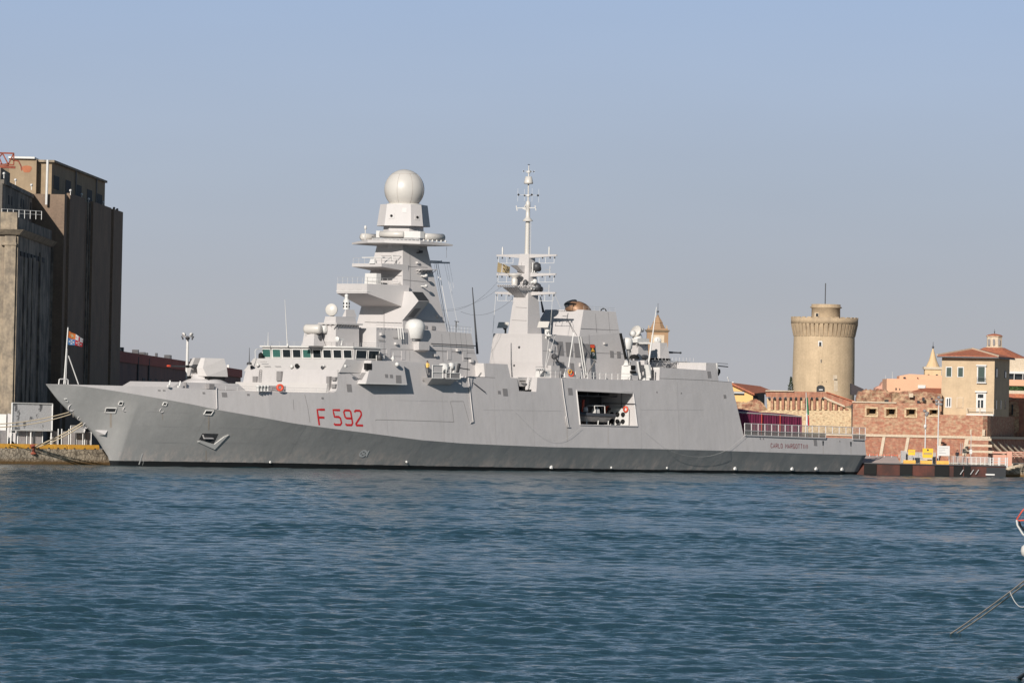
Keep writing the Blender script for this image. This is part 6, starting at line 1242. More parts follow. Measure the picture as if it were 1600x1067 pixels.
kerb(-30, 18.5, .55, 'yellow barrier at the left edge of the quay'); kerb(20.5, 86, .55, 'long yellow barrier under the torn billboard'); kerb(87, 107.5, .55, 'short yellow barrier between the two long ones'); kerb(109.5, 158, .55, 'yellow barrier nearest the ship\'s bow')
mPanel = mat('pale_mesh_panel', (.52, .48, .46), .8, col2=(.42, .39, .39), nscale=3, amt=1)
fe = empty('mesh_fence', tuple(qx(60, 1.6).xy)+(GZ,), 'pale mesh site fence with white posts standing behind the yellow barriers', 'fence')
posts = [13, 25.5, 41.5, 55.5, 66.5, 80, 93, 104.5, 110, 121, 133, 146, 156]
z1_ = zat(60, 672, 705)
for i, px in enumerate(posts):
    p = qx(px, 1.6); mb = MB(); mb.bar((p.x, p.y, GZ), (p.x, p.y, z1_+.2), .11); mb.build('post', mWhite, fe)
    if i < len(posts)-1 and i not in (1, 5, 7):
        p2 = qx(posts[i+1]-1, 1.65); p.z = p2.z = GZ+.1; h = z1_-GZ-.2
        mb = MB(); mb.loft([p, p2, p2+Vector((0, 0, h)), p+Vector((0, 0, h))], [q-nq*.04 for q in (p, p2, p2+Vector((0, 0, h)), p+Vector((0, 0, h)))]); mb.build('panel', mPanel, fe)
bb = empty('billboard', tuple(qx(60, 1.2).xy)+(GZ,), 'large weathered billboard with torn grey poster on the quay', 'billboard')
mPost = mat('torn_poster', (.56, .55, .55), .8, col2=(.15, .15, .155), nscale=.9, amt=6, mid=.57, stretch=(1, 1, .7), fine=.12, fscale=6)
mb = ql.rect(27.5, 629.5, 91.5, 672, -1.1, .12) if False else MB()
a_, c = ql.at(27.5, 672, -1.1), ql.at(91.5, 631, -1.1); qd = [Vector((a_.x, a_.y, a_.z)), Vector((c.x, c.y, a_.z)), Vector((c.x, c.y, c.z)), Vector((a_.x, a_.y, c.z))]
mb.loft(qd, [q-nq*.1 for q in qd]); mb.build('board', mPost, bb)
mb = MB()
for i in range(4): mb.bar(qd[i]+nq*.03, qd[(i+1) % 4]+nq*.03, .14)
mb.build('frame', mWhite, bb)
for px in (28, 59, 91): p = ql.at(px, 660, -1.2); mb = MB(); mb.bar((p.x, p.y, GZ), (p.x, p.y, a_.z+.3), .14); mb.build('leg', mWhite, bb)
nb = empty('notice_board', tuple(qx(129, 1.0).xy)+(GZ,), 'small pale notice board on legs beside the bow', 'sign')
a_, c = ql.at(118, 675.5, -.9), ql.at(139.5, 665.5, -.9); qd = [Vector((a_.x, a_.y, a_.z)), Vector((c.x, c.y, a_.z)), Vector((c.x, c.y, c.z)), Vector((a_.x, a_.y, c.z))]
mb = MB(); mb.loft(qd, [q-nq*.08 for q in qd]); mb.build('board', mPost, nb)
mb = MB()
for i in range(4): mb.bar(qd[i]+nq*.03, qd[(i+1) % 4]+nq*.03, .09)
mb.build('frame', mWhite, nb)
for px in (119, 138): p = ql.at(px, 670, -.95); mb = MB(); mb.bar((p.x, p.y, GZ), (p.x, p.y, a_.z), .09); mb.build('leg', mWhite, nb)
tk = empty('box_truck', tuple(qx(5, 4).xy)+(GZ,), 'white box truck parked at the left edge of the quay', 'truck')
p = onY(9, 690, 706); zt_ = zat(5, 647, 706); mb = MB(); mb.box(p.x-5, p.x, 706, 708.3, GZ+.8, zt_); mb.build('cargo_box', mWhite, tk)
mb = MB(); xc = p.x+.15; mb.loft([(xc, 706, GZ+.6), (xc+1.35, 706, GZ+.6), (xc+1.35, 708.2, GZ+.6), (xc, 708.2, GZ+.6)], [(xc, 706.1, zt_+.1), (xc+1.0, 706.1, zt_-.1), (xc+1.0, 708.1, zt_-.1), (xc, 708.1, zt_+.1)]); mb.build('cab', mShipB, tk)
mb = MB(); mb.box(xc+.3, xc+.95, 705.96, 706.05, GZ+1.9, GZ+2.7); mb.build('cab_window', mGlass, tk)
for dx in (-3.6, .5): mb = MB(); mb.lathe((xc+dx, 706.1, GZ+.45), [(.1, -.14), (.44, -.12), (.44, .12), (.1, .14)], 14, 0, True, axis=(0, 1, 0)); mb.build('wheel', mBlack, tk)
bo = empty('quay_bollard', tuple(qat(50, 702, -.1).xy)+(GZ,), 'rusty orange mooring bollard on the edge of the left quay', 'bollard')
p = qat(50, 700, -.15); p.z = GZ-.3; mb = MB(); mb.lathe(p, [(.28, -.3), (.24, 0), (.2, .35), (.36, .55), (.34, .75), (.05, .85)], 14); mb.build('post', mRust, bo)
mb = MB(); mb.lathe(p, [(.45, -.35), (.45, -.2), (.3, -.15)], 14); mb.build('base', mRust, bo)
def rope(label, a_, b2, sag, r, name='mooring_rope', m=None):
    mb = MB(); pts = [a_.lerp(b2, k/16)-Vector((0, 0, sag*4*(k/16)*(1-k/16))) for k in range(17)]; mb.tube(pts, r, 6); return mb.build(name, m or mRope, None, label, 'rope')
bp = Vector((p.x, p.y, GZ+.2))
rope('upper thick rope from the orange bollard to the warship stem', bp, hullpt(128, 660, .05), .25, .085); rope('lower thick rope from the orange bollard to the warship stem', bp+Vector((.1, 0, -.1)), hullpt(129, 663.5, .05), .35, .07)
e1 = onY(-14, 663, 698); rope('higher of two long ropes running left from the hawse of the bow', e1, hullpt(107, 644, .05), .3, .06); e2 = onY(-14, 667.5, 698); rope('lower of two long ropes running left from the hawse of the bow', e2, hullpt(110, 647, .05), .4, .06)
# ================================================================ FORTRESS SIDE
mBrick = mat('fortress_brick', (.37, .15, .09), .9, col2=(.30, .14, .095), nscale=1.2, amt=1.0, stretch=(1, 1, 2.2), fine=.2, fscale=2.2, streak=.75, streakcol=(.46, .30, .19), bump=.3, bscale=3)
mBrickM = mat('mottled_fortress_brick', (.37, .16, .10), .9, col2=(.48, .34, .215), nscale=1.5, amt=.9, mid=.54, stretch=(1, 1, 2.0), fine=.2, fscale=2.6, streak=.3, streakcol=(.30, .13, .09), bump=.4, bscale=3)
mRub = mat('beige_rubble_stone', (.58, .44, .27), .9, col2=(.40, .25, .15), nscale=2.2, amt=2, mid=.56, stretch=(1, 1, 1.8), fine=.22, fscale=3.0, bump=.5, bscale=3)
mRub2 = mat('ruined_rubble', (.42, .29, .18), .9, col2=(.30, .14, .09), nscale=1.4, amt=1.8, stretch=(1, 1, 1.8), fine=.28, fscale=2.2, bump=.5, bscale=2.5)
mStone = mat('pale_stone', (.60, .50, .38), .85, col2=(.50, .40, .29), nscale=2, fine=.12, fscale=5)
mTower = mat('tower_sandstone', (.53, .40, .26), .9, col2=(.45, .34, .22), nscale=.5, amt=.9, streak=.45, streakcol=(.33, .25, .16), fine=.07, fscale=3.5, bump=.15, bscale=4)
mTowerD = mat('weathered_tower_brick', (.47, .35, .225), .9, col2=(.37, .275, .18), nscale=1.0, amt=1, streak=.4, streakcol=(.24, .18, .12), fine=.12, fscale=4)
mTile = mat('terracotta_tile', (.46, .155, .075), .85, col2=(.36, .12, .07), nscale=1.2, amt=1, fine=.22, fscale=4)
mPink = mat('pink_render', (.72, .40, .25), .85, col2=(.66, .36, .225), nscale=.3, fine=.03)
mPinkC = mat('pink_concrete', (.62, .33, .24), .85, col2=(.55, .29, .21), nscale=.8, fine=.08)
mYelW = mat('yellow_render', (.82, .50, .20), .85, col2=(.76, .46, .18), nscale=.4, fine=.03)
mHouse = mat('ochre_house_render', (.55, .415, .27), .9, col2=(.48, .36, .235), nscale=.45, amt=1.1, streak=.3, streakcol=(.40, .31, .21), fine=.04, fscale=4)
mShut = mat('dark_green_shutter', (.022, .05, .04), .6, nscale=10, stretch=(1, 1, 14))
YS = 819.0
def onplane(pts, Y): return [onY(x, y, Y) for x, y in pts]
# ground strip and battered base
sc = empty('fortress_scarp', (56, YS, GZ), 'sloping red brick base of the fortress with pale stone ribs', 'wall')
bot = [(1150, YS), (1545, YS), (1570, YS+9), (1612, YS+24), (1640, YS+30)]; top = [(1150, YS+3.4), (1545, YS+3.4), (1566, YS+11), (1604, YS+27), (1640, YS+34)]
zc_ = zat(1400, 681.3, YS+3.4)
mb = MB(); vs = [Vector((*gp(x, y), GZ-.1)) for x, y in bot]+[Vector((*gp(x, y), zc_)) for x, y in top]; n = len(bot)
mb.add(vs, [[i, i+1, n+i+1, n+i] for i in range(n-1)]); 
mb.add([v+Vector((0, 3, 0)) for v in vs], [[i, i+1, n+i+1, n+i] for i in range(n-1)]); mb.build('battered_face', mBrick, sc, fixn=False)
def slope_pt(px, py, off=.05):           # meets the battered face plane
    a_, b2, c = Vector((0, YS, GZ-.1)), Vector((10, YS, GZ-.1)), Vector((0, YS+3.4, zc_)); nn = (b2-a_).cross(c-a_).normalized(); nn = -nn if nn.y > 0 else nn
    r = ray(px, py); k = nn.dot(a_-CO)/nn.dot(r); return CO+r*k+nn*off
for pts, w_ in (([(1381.5, 682), (1374.5, 721)], .42), ([(1419.3, 683), (1413.5, 716)], .42), ([(1469.5, 684), (1467, 700)], .42), ([(1511, 686), (1506.5, 712)], .55), ([(1511, 686.5), (1549, 687)], .35), ([(1510, 696), (1550, 697)], .35), ([(1508, 705.5), (1553, 706.5)], .35)):
    mb = MB(); mb.bar(slope_pt(*pts[0]), slope_pt(*pts[1]), w_, .12) if abs(pts[0][0]-pts[1][0]) < 10 else mb.bar(slope_pt(*pts[0]), slope_pt(*pts[1]), .12, w_); mb.build('stone_rib', mStone, sc)
p8 = VP(gp(1546, YS+1.5), gp(1604, YS+26))
for x0, y0, x1, y1 in ((1551, 688, 1557, 712), (1561, 689, 1569, 713), (1571, 690, 1579, 714), (1580, 691, 1589, 715), (1589, 692, 1600, 716)):
    mb = MB(); a_, c = p8.at(x0, y0, -.5), p8.at(x1, y1, 1.2); mb.bar(a_, c, .3, .25); mb.build('stone_rib', mStone, sc)
# stone cordon
mb = MB(); cp = [Vector((*gp(x, y), zc_+.05)) for x, y in top]
for a_, b2 in zip(cp[:-1], cp[1:]): mb.bar(a_-Vector((0, .12, 0)), b2-Vector((0, .12, 0)), .5, .34)
mb.build('stone_cordon', mStone, sc)
# upright brick wall with gun embrasures
wl = empty('embrasure_wall', tuple(gp(1400, 823.5))+(zc_,), 'red fortress wall with four stone-framed gun embrasures', 'wall')
P_ = Yp(823.0); zt2 = zat(1400, 629.5, 823)
holes = [(1353.5, 638.5, 1369.5, 648.8), (1384, 639, 1399.5, 650), (1415.5, 639.5, 1430.8, 650), (1451.5, 640.2, 1465.5, 648.5)]
xw = sorted([1331.5, 1468]+[h[0] for h in holes]+[h[2] for h in holes])
mb = MB()
for x0, x1 in zip(xw[:-1], xw[1:]):
    h = [q for q in holes if abs(q[0]-x0) < .01]
    a_, c = P_.at(x0, 700), P_.at(x1, 700); z_top = zt2 if x0 < 1500 else zt2
    segs = [(zc_-.2, z_top)] if not h else [(zc_-.2, P_.at(x0, h[0][3]).z), (P_.at(x0, h[0][1]).z, z_top)]
    for z0_, z1_ in segs: mb.box(a_.x, c.x, 823.0, 825.2, z0_, z1_)
wallo = mb.build('brick_wall', mBrickM, wl)
for x0, y0, x1, y1 in holes:
    a_, c = P_.at(x0, y1), P_.at(x1, y0)
    mb = MB(); x_0, x_1, z_0, z_1 = a_.x, c.x, a_.z, c.z
    f = .22; mb.box(x_0-f, x_0, 822.9, 825, z_0-f, z_1+f); mb.box(x_1, x_1+f, 822.9, 825, z_0-f, z_1+f); mb.box(x_0, x_1, 822.9, 825, z_0-f, z_0); mb.box(x_0, x_1, 822.9, 825, z_1, z_1+f); mb.build('embrasure_frame', mRub, wl)
    mb = MB(); mb.loft([(x_0, 823.1, z_0), (x_1, 823.1, z_0), (x_1, 823.1, z_1), (x_0, 823.1, z_1)], [(x_0+.55, 824.6, z_0+.3), (x_1-.1, 824.6, z_0+.3), (x_1-.1, 824.6, z_1-.05), (x_0+.55, 824.6, z_1-.05)], cap=False); mb.build('splayed_reveal', mRub, wl, fixn=False)
    mb = MB(); mb.box(x_0, x_1, 824.7, 824.9, z_0, z_1); mb.build('embrasure_opening', mDark, wl)
mb = MB(); mb.box(gp(1331, 823)[0], gp(1400, 823)[0], 822.8, 823, zt2-.05, zt2+.12); mb.build('coping', mStone, wl)
# bastion under the house
ba = empty('bastion_wall', tuple(gp(1520, 822))+(zc_,), 'mottled brick and stone bastion under the ochre house', 'wall')
zb2 = zat(1510, 648.5, 824); arc = [gp(1466, 822.4), gp(1536, 822.4), gp(1543, 823.0), gp(1548, 824.4), gp(1551, 827), gp(1592, 850), gp(1592, 860), gp(1466, 860)]
block(arc, zc_-.3, zb2).build('wall', mBrickM, ba)
Yp(822.4).rect(1534.5, 671, 1539, 680.8, .08, .2).build('stone_plaque', mStone, ba)
# machicolated wall behind the stern
mw2 = empty('machicolated_wall', tuple(gp(1260, 824))+(GZ,), 'fortress wall of beige rubble with a red brick arcaded parapet behind the stern', 'wall')
Pm = Yp(824.0)
Pm.poly([(1199, 640.5), (1331.4, 641.5), (1331.4, 684), (1150, 684), (1150, 650)], 0, 1.5).build('rubble_wall', mRub, mw2)
Pm.poly([(1198.5, 622), (1286, 623), (1320, 636.5), (1331, 638), (1331.4, 643), (1199.5, 641)], -.45, 1.2).build('recessed_band', mRub, mw2)
Pm.poly([(1196.3, 611), (1240, 611.6), (1294, 612.6), (1340, 629), (1338, 631.5), (1320, 635), (1287, 621.5), (1197.5, 620)], .0, 1.5).build('brick_parapet', mBrick, mw2)
ac = [1201.9, 1210.6, 1219, 1227.5, 1235.7, 1243.9, 1251.7, 1260, 1268.5, 1276.4, 1285.7]
for i, x in enumerate(ac):
    mid = (x+(ac[i+1] if i < len(ac)-1 else x+8.3))/2
    mb = MB(); q = Pm.poly([(mid-2.0, 619.5), (mid+2.0, 619.7), (mid+1.8, 640), (mid-1.9, 639.8)], -.02, .6, mb); mb.build('corbel', mBrick if i % 3 else mBrickM, mw2)
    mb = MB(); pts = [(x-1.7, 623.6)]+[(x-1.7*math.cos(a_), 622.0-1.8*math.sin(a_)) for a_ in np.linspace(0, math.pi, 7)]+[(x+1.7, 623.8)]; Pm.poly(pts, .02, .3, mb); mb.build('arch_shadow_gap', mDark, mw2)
for k in range(4): Pm.poly([(1296+k*8.3, 627+k*3.3), (1300+k*8.3, 628.6+k*3.3), (1300+k*8.3, 641), (1296+k*8.3, 640.7)], -.02, .5).build('corbel', mBrick, mw2)
mb = MB(); mb.bar(Pm.at(1287, 620.6, .15), Pm.at(1319.6, 634.8, .15), .3, .22); mb.build('sloping_coping', mStone, mw2)
mb = MB(); mb.bar(Pm.at(1291, 612.4, .1), Pm.at(1340, 629, .1), .3, .16); mb.build('sloping_coping', mTile, mw2)
mb = MB(); mb.bar(Pm.at(1196, 610.4, .1), Pm.at(1240, 611, .1), .4, .14); mb.build('coping', mStone, mw2)
mb = MB(); mb.bar(Pm.at(1331.5, 631, .1), Pm.at(1331.5, 683, .1), .22); mb.build('wall_joint', mDark, mw2)
# rubble mound between yellow house and parapet
def heap(px0, px1, ytop, Y, depth, m, name, label, cat, n=26, rough=.5, seed=1, zb=GZ):
    rnd = random.Random(seed); mb = MB(); cols = []; n = n*3; ph = [rnd.uniform(0, 6.28) for _ in range(12)]; NR = 9
    def nz1(x): return sum(math.sin(x*(.35*1.75**i)+ph[i])/(1.35**i) for i in range(6))/2.6
    def nz2(x, z): return math.sin(x*1.1+z*1.7+ph[6])+.7*math.sin(x*2.3-z*2.9+ph[7])+.5*math.sin(x*5.1+z*4.3+ph[8])
    for k in range(n+1):
        px = px0+(px1-px0)*k/n; yt = np.interp(px, [q[0] for q in ytop], [q[1] for q in ytop]); x = gp(px, Y)[0]; zt = zat(px, yt, Y)+nz1(x*2)*rough*.28+rnd.uniform(-.1, .1)*rough
        col = [Vector((x+nz2(x, j)*.03, Y+.5*j/NR+nz2(x, zb+(zt-zb)*j/NR)*.16, zb+(zt-zb)*j/NR)) for j in range(NR+1)]
        col += [Vector((x, Y+depth, zt+nz1(x+9)*.1)), Vector((x, Y+depth+.5, zb))]; cols.append(col)
    M_ = NR+3; vs = [p for c in cols for p in c]; mb.add(vs, [[i*M_+j, (i+1)*M_+j, (i+1)*M_+j+1, i*M_+j+1] for i in range(n) for j in range(M_-1)]); mb.add(cols[0], [list(range(M_))]); mb.add(cols[-1], [list(range(M_))])
    return mb.build(name, m, None, label, cat)
heap(1140, 1200, [(1140, 626), (1165, 628), (1180, 624), (1190, 628), (1200, 640)], 826, 4, mRub2, 'rubble_bank', 'weedy rubble bank at the end of the arcaded parapet', 'bank', seed=3)
heap(1338, 1412, [(1338, 622), (1341, 613), (1352, 609), (1366, 610), (1370, 607.6), (1385, 609), (1391, 614), (1400, 612), (1412, 614)], 829, 3, mRub2, 'ruined_wall', 'crumbling rubble wall above the leftmost embrasures', 'ruin', n=44, rough=.8, seed=5, zb=zc_)
rw_ = heap(1394, 1471, [(1394, 615), (1412, 611), (1446, 612), (1471, 615)], 827, 3, mRub2, 'ruined_wall', 'ruined rubble wall with small dark holes beside the ochre house', 'ruin', n=30, rough=.2, seed=8, zb=zc_)
R_ = Yp(826.6)
for q in ((1433, 626, 1437, 630.5), (1441, 621, 1444.8, 626.5), (1454.5, 621.5, 1457.6, 624)): R_.rect(*q, .1, .2).build('wall_hole', mDark, rw_)
R_.rect(1420, 614.5, 1427, 620.5, .1, .15).build('stone_patch', mStone, rw_)
Yp(828.5).rect(1382, 624.5, 1388.5, 630.2, .1, .2).build('wall_hole', mDark, [o for o in bpy.data.objects if o.name.startswith('ruined_wall')][0])
mb = MB(); a_, b2, c, d = onY(1397, 617.5, 828), onY(1471, 617.5, 827.5), onY(1471, 606.5, 834), onY(1446, 606, 834); mb.loft([a_, b2, c, d], [p-Vector((0, 0, .25)) for p in (a_, b2, c, d)]); mb.build('tiled_lean_to', mTile, None, 'low terracotta tile roof left of the ochre house', 'roof')
mb = MB(); P9 = Yp(850.0); P9.poly([(1335, 600.8), (1349.6, 607.8), (1349.6, 616), (1332, 616)], 0, 3); mb = P9.poly([(1330, 599), (1349.6, 607.8), (1349.6, 617), (1330, 617)], 0, 3); mb.build('shaded_shed', mat('shed_shade_tone', (.06, .05, .055), .9), None, 'dark gabled shed at the right foot of the round tower', 'shed')  # the shed's shade is put into its near-black colour
# ---- round tower
RT = empty('round_tower', (0, 0, GZ), 'round sandstone fortress tower with a corbelled parapet and a small drum on top', 'tower')
YT = 930.0; ct = onY(1287.2, 560, YT); RT.location = (ct.x, YT, GZ); k_ = YT/9134
tz = lambda y: zat(1287, y, YT)
def tc(z): return Vector((ct.x, YT, z))
mb = MB(); mb.lathe(tc(0), [(48.9*k_, GZ), (48.7*k_, tz(612)), (48.2*k_, tz(560)), (47.6*k_, tz(525))], 72); mb.build('tower_shaft', mTower, RT)
mb = MB(); mb.lathe(tc(0), [(47.6*k_, tz(526)), (48.3*k_, tz(510)), (49.4*k_, tz(506.5)), (52.4*k_, tz(506.4)), (52.6*k_, tz(497.4)), (50.6*k_, tz(497.4)), (50.5*k_, tz(500)), (20*k_, tz(500))], 72); mb.build('parapet', mTowerD, RT)
for i in range(44):
    a_ = 6.2832*i/44; d = Vector((math.sin(a_), -math.cos(a_), 0)); u = Vector((d.y, -d.x, 0))*.26*1.0
    if d.y > .3: continue
    mb = MB(); r0, r1, r2_ = 47.4*k_, 48.3*k_, 52.4*k_
    mb.loft([tc(tz(526))+d*r0-u, tc(tz(526))+d*r0+u, tc(tz(506.3))+d*r0+u, tc(tz(506.3))+d*r0-u], [tc(tz(526))+d*r1-u, tc(tz(526))+d*r1+u, tc(tz(506.3))+d*r2_+u, tc(tz(506.3))+d*r2_-u]); mb.build('corbel', mTowerD, RT)
mb = MB()
for i in range(30):
    a_ = 6.2832*(i+.5)/30; d = Vector((math.sin(a_), -math.cos(a_), 0))
    if d.y > .3: continue
    mb = MB(); p = tc(tz(497.4))+d*51.6*k_; u = Vector((d.y, -d.x, 0)); mb.loft([p-u*.36-d*.1, p+u*.36-d*.1, p+u*.36+d*.1, p-u*.36+d*.1], [q+Vector((0, 0, .16)) for q in (p-u*.36-d*.1, p+u*.36-d*.1, p+u*.36+d*.1, p-u*.36+d*.1)]); mb.build('merlon', mTowerD, RT)
mb = MB(); mb.lathe(tc(0)+Vector((.18, 0, 0)), [(22.6*k_, tz(500)), (22.4*k_, tz(482)), (24.8*k_, tz(481)), (24.8*k_, tz(479.6)), (22.8*k_, tz(479)), (22.8*k_, tz(475.6)), (2, tz(475.4))], 48); mb.build('top_drum', mTowerD, RT)
fp_ = onY(1289.3, 475, YT); mb = MB(); mb.tube([(fp_.x, YT, tz(476)), (fp_.x, YT, tz(442.5))], .08, 6); mb.build('flagpole', mDarkSteel, RT)
def on_tower(px, py, rr_): 
    x = onY(px, py, YT-rr_*.97).x; dx = x-ct.x; y = YT-math.sqrt(max(rr_*rr_-dx*dx, .01)); return Vector((x, y, zat(px, py, y)))
def twin(x0, y0, x1, y1, rr_, m, nm_, off=.03):
    q = [on_tower(x0, y1, rr_), on_tower(x1, y1, rr_), on_tower(x1, y0, rr_), on_tower(x0, y0, rr_)]; mb = MB(); mb.loft([p+Vector((0, -off, 0)) for p in q], [p+Vector((0, .25, 0)) for p in q]); return mb.build(nm_, m, RT)
twin(1278.4, 532.8, 1284.8, 542.5, 47.6*k_, mWhite, 'window_surround'); twin(1279.8, 534.5, 1283.2, 540.8, 47.6*k_, mDark, 'window_opening', .08)
twin(1281.3, 561, 1283.9, 567, 48.2*k_, mStone, 'window_surround'); twin(1282.2, 561.5, 1283.5, 566.6, 48.2*k_, mDark, 'window_opening', .08)
twin(1273, 489, 1279.6, 495.2, 22.5*k_, mStone, 'window_surround'); twin(1275, 489.8, 1278.6, 494.8, 22.5*k_, mDark, 'window_opening', .08)
q = [on_tower(x, y, 48.6*k_) for x, y in [(1275.8, 612), (1288.5, 612), (1288.5, 605), (1286, 602.5), (1282, 601.5), (1278, 602.6), (1275.8, 605)]]; mb = MB(); mb.loft([p+Vector((0, -.06, 0)) for p in q], [p+Vector((0, .3, 0)) for p in q]); mb.build('arched_doorway', mDark, RT)
twin(1279.5, 608, 1285.5, 609.5, 48.6*k_, mWhite, 'door_rail', .1)
twin(1301.5, 586, 1308, 594, 48.5*k_, mStone, 'pale_repair'); twin(1303, 594.8, 1309, 611, 48.5*k_, mStone, 'pale_repair'); twin(1303.5, 592.2, 1308.4, 593.6, 48.5*k_, mDark, 'ledge_gap', .06)
for x, y in ((1290.5, 595.5), (1284, 596.6), (1278.5, 597)): twin(x, y, x+1.1, y+1.1, 48.5*k_, mDark, 'putlog_hole', .05)
# narrow dark cypress by the tower
def tree(name, base, h, w_, label, cat, seed, leafc, kind='cypress'):
    root = empty(name, base, label, cat); rnd = random.Random(seed); base = Vector(base)
    mb = MB(); mb.tube([base, base+Vector((.1, 0, h*.5)), base+Vector((0, 0, h*.85))], w_*.12, 7, r2=.04); mb.build('trunk', mat('bark', (.12, .085, .06), .9), root)
    mb = MB()
    for i in range(1400):
        f = rnd.random(); zz = h*(.12+.88*f); rad = w_*.5*(math.sin(min(1, f*1.25+.15)*math.pi*.5)*(1-f)**.45 if kind == 'cypress' else math.sqrt(max(0, 1-(2*f-1)**2)))*(.55+.45*rnd.random()**.5)*(1+.25*math.sin(seed+zz*2.3))
        a_ = rnd.uniform(0, 6.283); c = base+Vector((math.cos(a_)*rad, math.sin(a_)*rad, zz)); d = Vector((rnd.gauss(0, 1), rnd.gauss(0, 1), rnd.gauss(.6, 1))).normalized(); u = d.orthogonal().normalized(); v = d.cross(u); s_ = rnd.uniform(.10, .24)
        mb.face([c-u*s_*.5, c+v*s_*.4, c+u*s_*.5, c+d*s_*1.2])
    mb.build('crown', leafc, root, fixn=False); return root
mLeaf = mat('dark_foliage', (.045, .06, .03), .9, col2=(.03, .04, .022), nscale=1.5)
mLeaf2 = mat('green_balcony_foliage', (.08, .15, .05), .9, col2=(.05, .09, .03), nscale=1.5)
tree('cypress_tree', tuple(gp(1234.6, 905))+(GZ,), zat(1235, 589, 905)-GZ, 1.6, 'narrow dark cypress just left of the round tower', 'tree', 3, mLeaf)
# ---- yellow house with tile roof behind the hangar
yh = empty('yellow_house', tuple(gp(1150, 850))+(GZ,), 'yellow rendered house with a terracotta roof behind the hangar', 'house')
Py = Yp(850.0)
Py.poly([(1100, 592), (1143, 598.8), (1176.5, 614.5), (1176.5, 640), (1100, 640)], 0, 14).build('wall', mYelW, yh)
z_ = lambda x, y, Y: onY(x, y, Y)
mb = MB(); rf = [onY(1143, 598, 849.4), onY(1178.5, 614.6, 849.4), onY(1212, 610, 868), onY(1196, 603, 868)]; 
rf = [Py.at(1142, 597.6, .6), Py.at(1178.5, 614.4, .6), Py.at(1215, 611, .0)+Vector((0, 12, 0)), Py.at(1194, 602.6, 0)+Vector((0, 12, 0))]
mb.loft(rf, [p-Vector((0, 0, .3)) for p in rf]); mb.build('roof', mTile, yh)
mb = MB(); mb.loft([Py.at(1176.5, 640, .0), Py.at(1196, 640, 0)+Vector((0, 3, 0)), Py.at(1196, 614, 0)+Vector((0, 3, 0)), Py.at(1176.5, 614.4, 0)], [Py.at(1176.5, 640, -1), Py.at(1196, 640, -1)+Vector((0, 3, 0)), Py.at(1196, 614, -1)+Vector((0, 3, 0)), Py.at(1176.5, 614.4, -1)]); mb.build('side_wall_shade', mDark, yh)  # dark slab: shade beside the house put in as black colour
Py.rect(1144, 612.6, 1163, 614.2, .08, .1).build('window_blind', mWhite, yh); Py.rect(1146, 614.6, 1163, 617, .06, .1).build('window', mGlass, yh); Py.rect(1145, 611.6, 1163.5, 612.4, .1, .1).build('window_hood', mLouvre, yh)
# ---- ochre house on the bastion
HO = empty('ochre_house', tuple(gp(1510, 830))+(zb2,), 'square ochre house with dark green shutters and a tiled hip roof standing on the bastion', 'house')
h0, h1, h2 = gp(1470, 828.6), gp(1552.6, 827.2), gp(1576, 840.5); h3 = (h2[0]-(h1[0]-h0[0]), h2[1]+1.4); zh0, zh1 = zb2-.1, zat(1510, 558.2, 828)
mb = block([h0, h1, h2, h3], zh0, zh1); mb.build('walls', mHouse, HO)
Hf, Hs = VP(h0, h1), VP(h1, h2)
def ring_(fp, o_): 
    cx_ = sum(p[0] for p in fp)/4; cy_ = sum(p[1] for p in fp)/4; return [(p[0]+(1 if p[0] > cx_ else -1)*o_, p[1]+(1 if p[1] > cy_ else -1)*o_) for p in fp]
ev = [(h0[0]-.75, h0[1]-.8), (h1[0]+.4, h1[1]-.9), (h2[0]+.75, h2[1]+.5), (h3[0]-.6, h3[1]+.8)]
mb = MB(); ap1 = onY(1520, 545.2, 834); vs = [Vector((x, y, zh1+.02)) for x, y in ev]+[Vector((x, y, zh1+.2)) for x, y in ev]+[ap1, ap1+Vector((1.2, 2.0, 0))]
mb.add(vs, [[0, 1, 2, 3], [0, 1, 5, 4], [1, 2, 6, 5], [2, 3, 7, 6], [3, 0, 4, 7], [4, 5, 8], [5, 6, 9, 8], [6, 7, 9], [7, 4, 8, 9]]); ro = mb.build('roof', mTile, HO)
mb = MB(); 
for e in (4, 5): mb.bar(vs[e]+Vector((0, 0, .06)), ap1+Vector((0, 0, .06)), .22)
mb.build('hip_tiles', mStone, ro)
mb = MB(); mb.bar(vs[0]-Vector((0, 0, .02)), vs[1]-Vector((0, 0, .02)), .18); mb.bar(vs[1]-Vector((0, 0, .02)), vs[2]-Vector((0, 0, .02)), .18); mb.build('gutter', mDarkSteel, ro)
def hwin(P, x0, y0, x1, y1, m, fr=1.3, mf=mWhite, nm_='window'):
    o = P.rect(x0, y0, x1, y1, .06, .1).build(nm_, mf, HO)
    P.rect(x0+fr, y0+fr, x1-fr, y1-fr*.8, .11, .1).build('shutter' if m is mShut else 'pane', m, o); return o
hwin(Hf, 1477.6, 573, 1487.8, 588.9, mShut); hwin(Hf, 1495.8, 573.2, 1506, 589.2, mShut); o = hwin(Hf, 1526.2, 571.6, 1540.6, 597.5, mShut, 1.9)
Hf.rect(1525.4, 570, 1541.8, 571.8, .3, .1).build('lintel', mWhite, o); Hf.rect(1526, 597.4, 1541.5, 598.8, .35, .1).build('sill', mWhite, o)
mb = MB(); mb.bar(Hf.at(1527, 589.5, .5), Hf.at(1540, 589.7, .5), .05)
for x in np.linspace(1527, 1540, 8): mb.bar(Hf.at(x, 589.6, .5), Hf.at(x, 597.6, .45), .035)
mb.build('window_grille', mDarkSteel, o)
o = hwin(Hf, 1477, 620.8, 1486.8, 636.8, mWhite, 1.5); Hf.rect(1479.4, 622.8, 1481.4, 634.5, .15, .1).build('pane', mGlass, o); Hf.rect(1483, 622, 1485, 634.5, .15, .1).build('pane', mGlass, o)
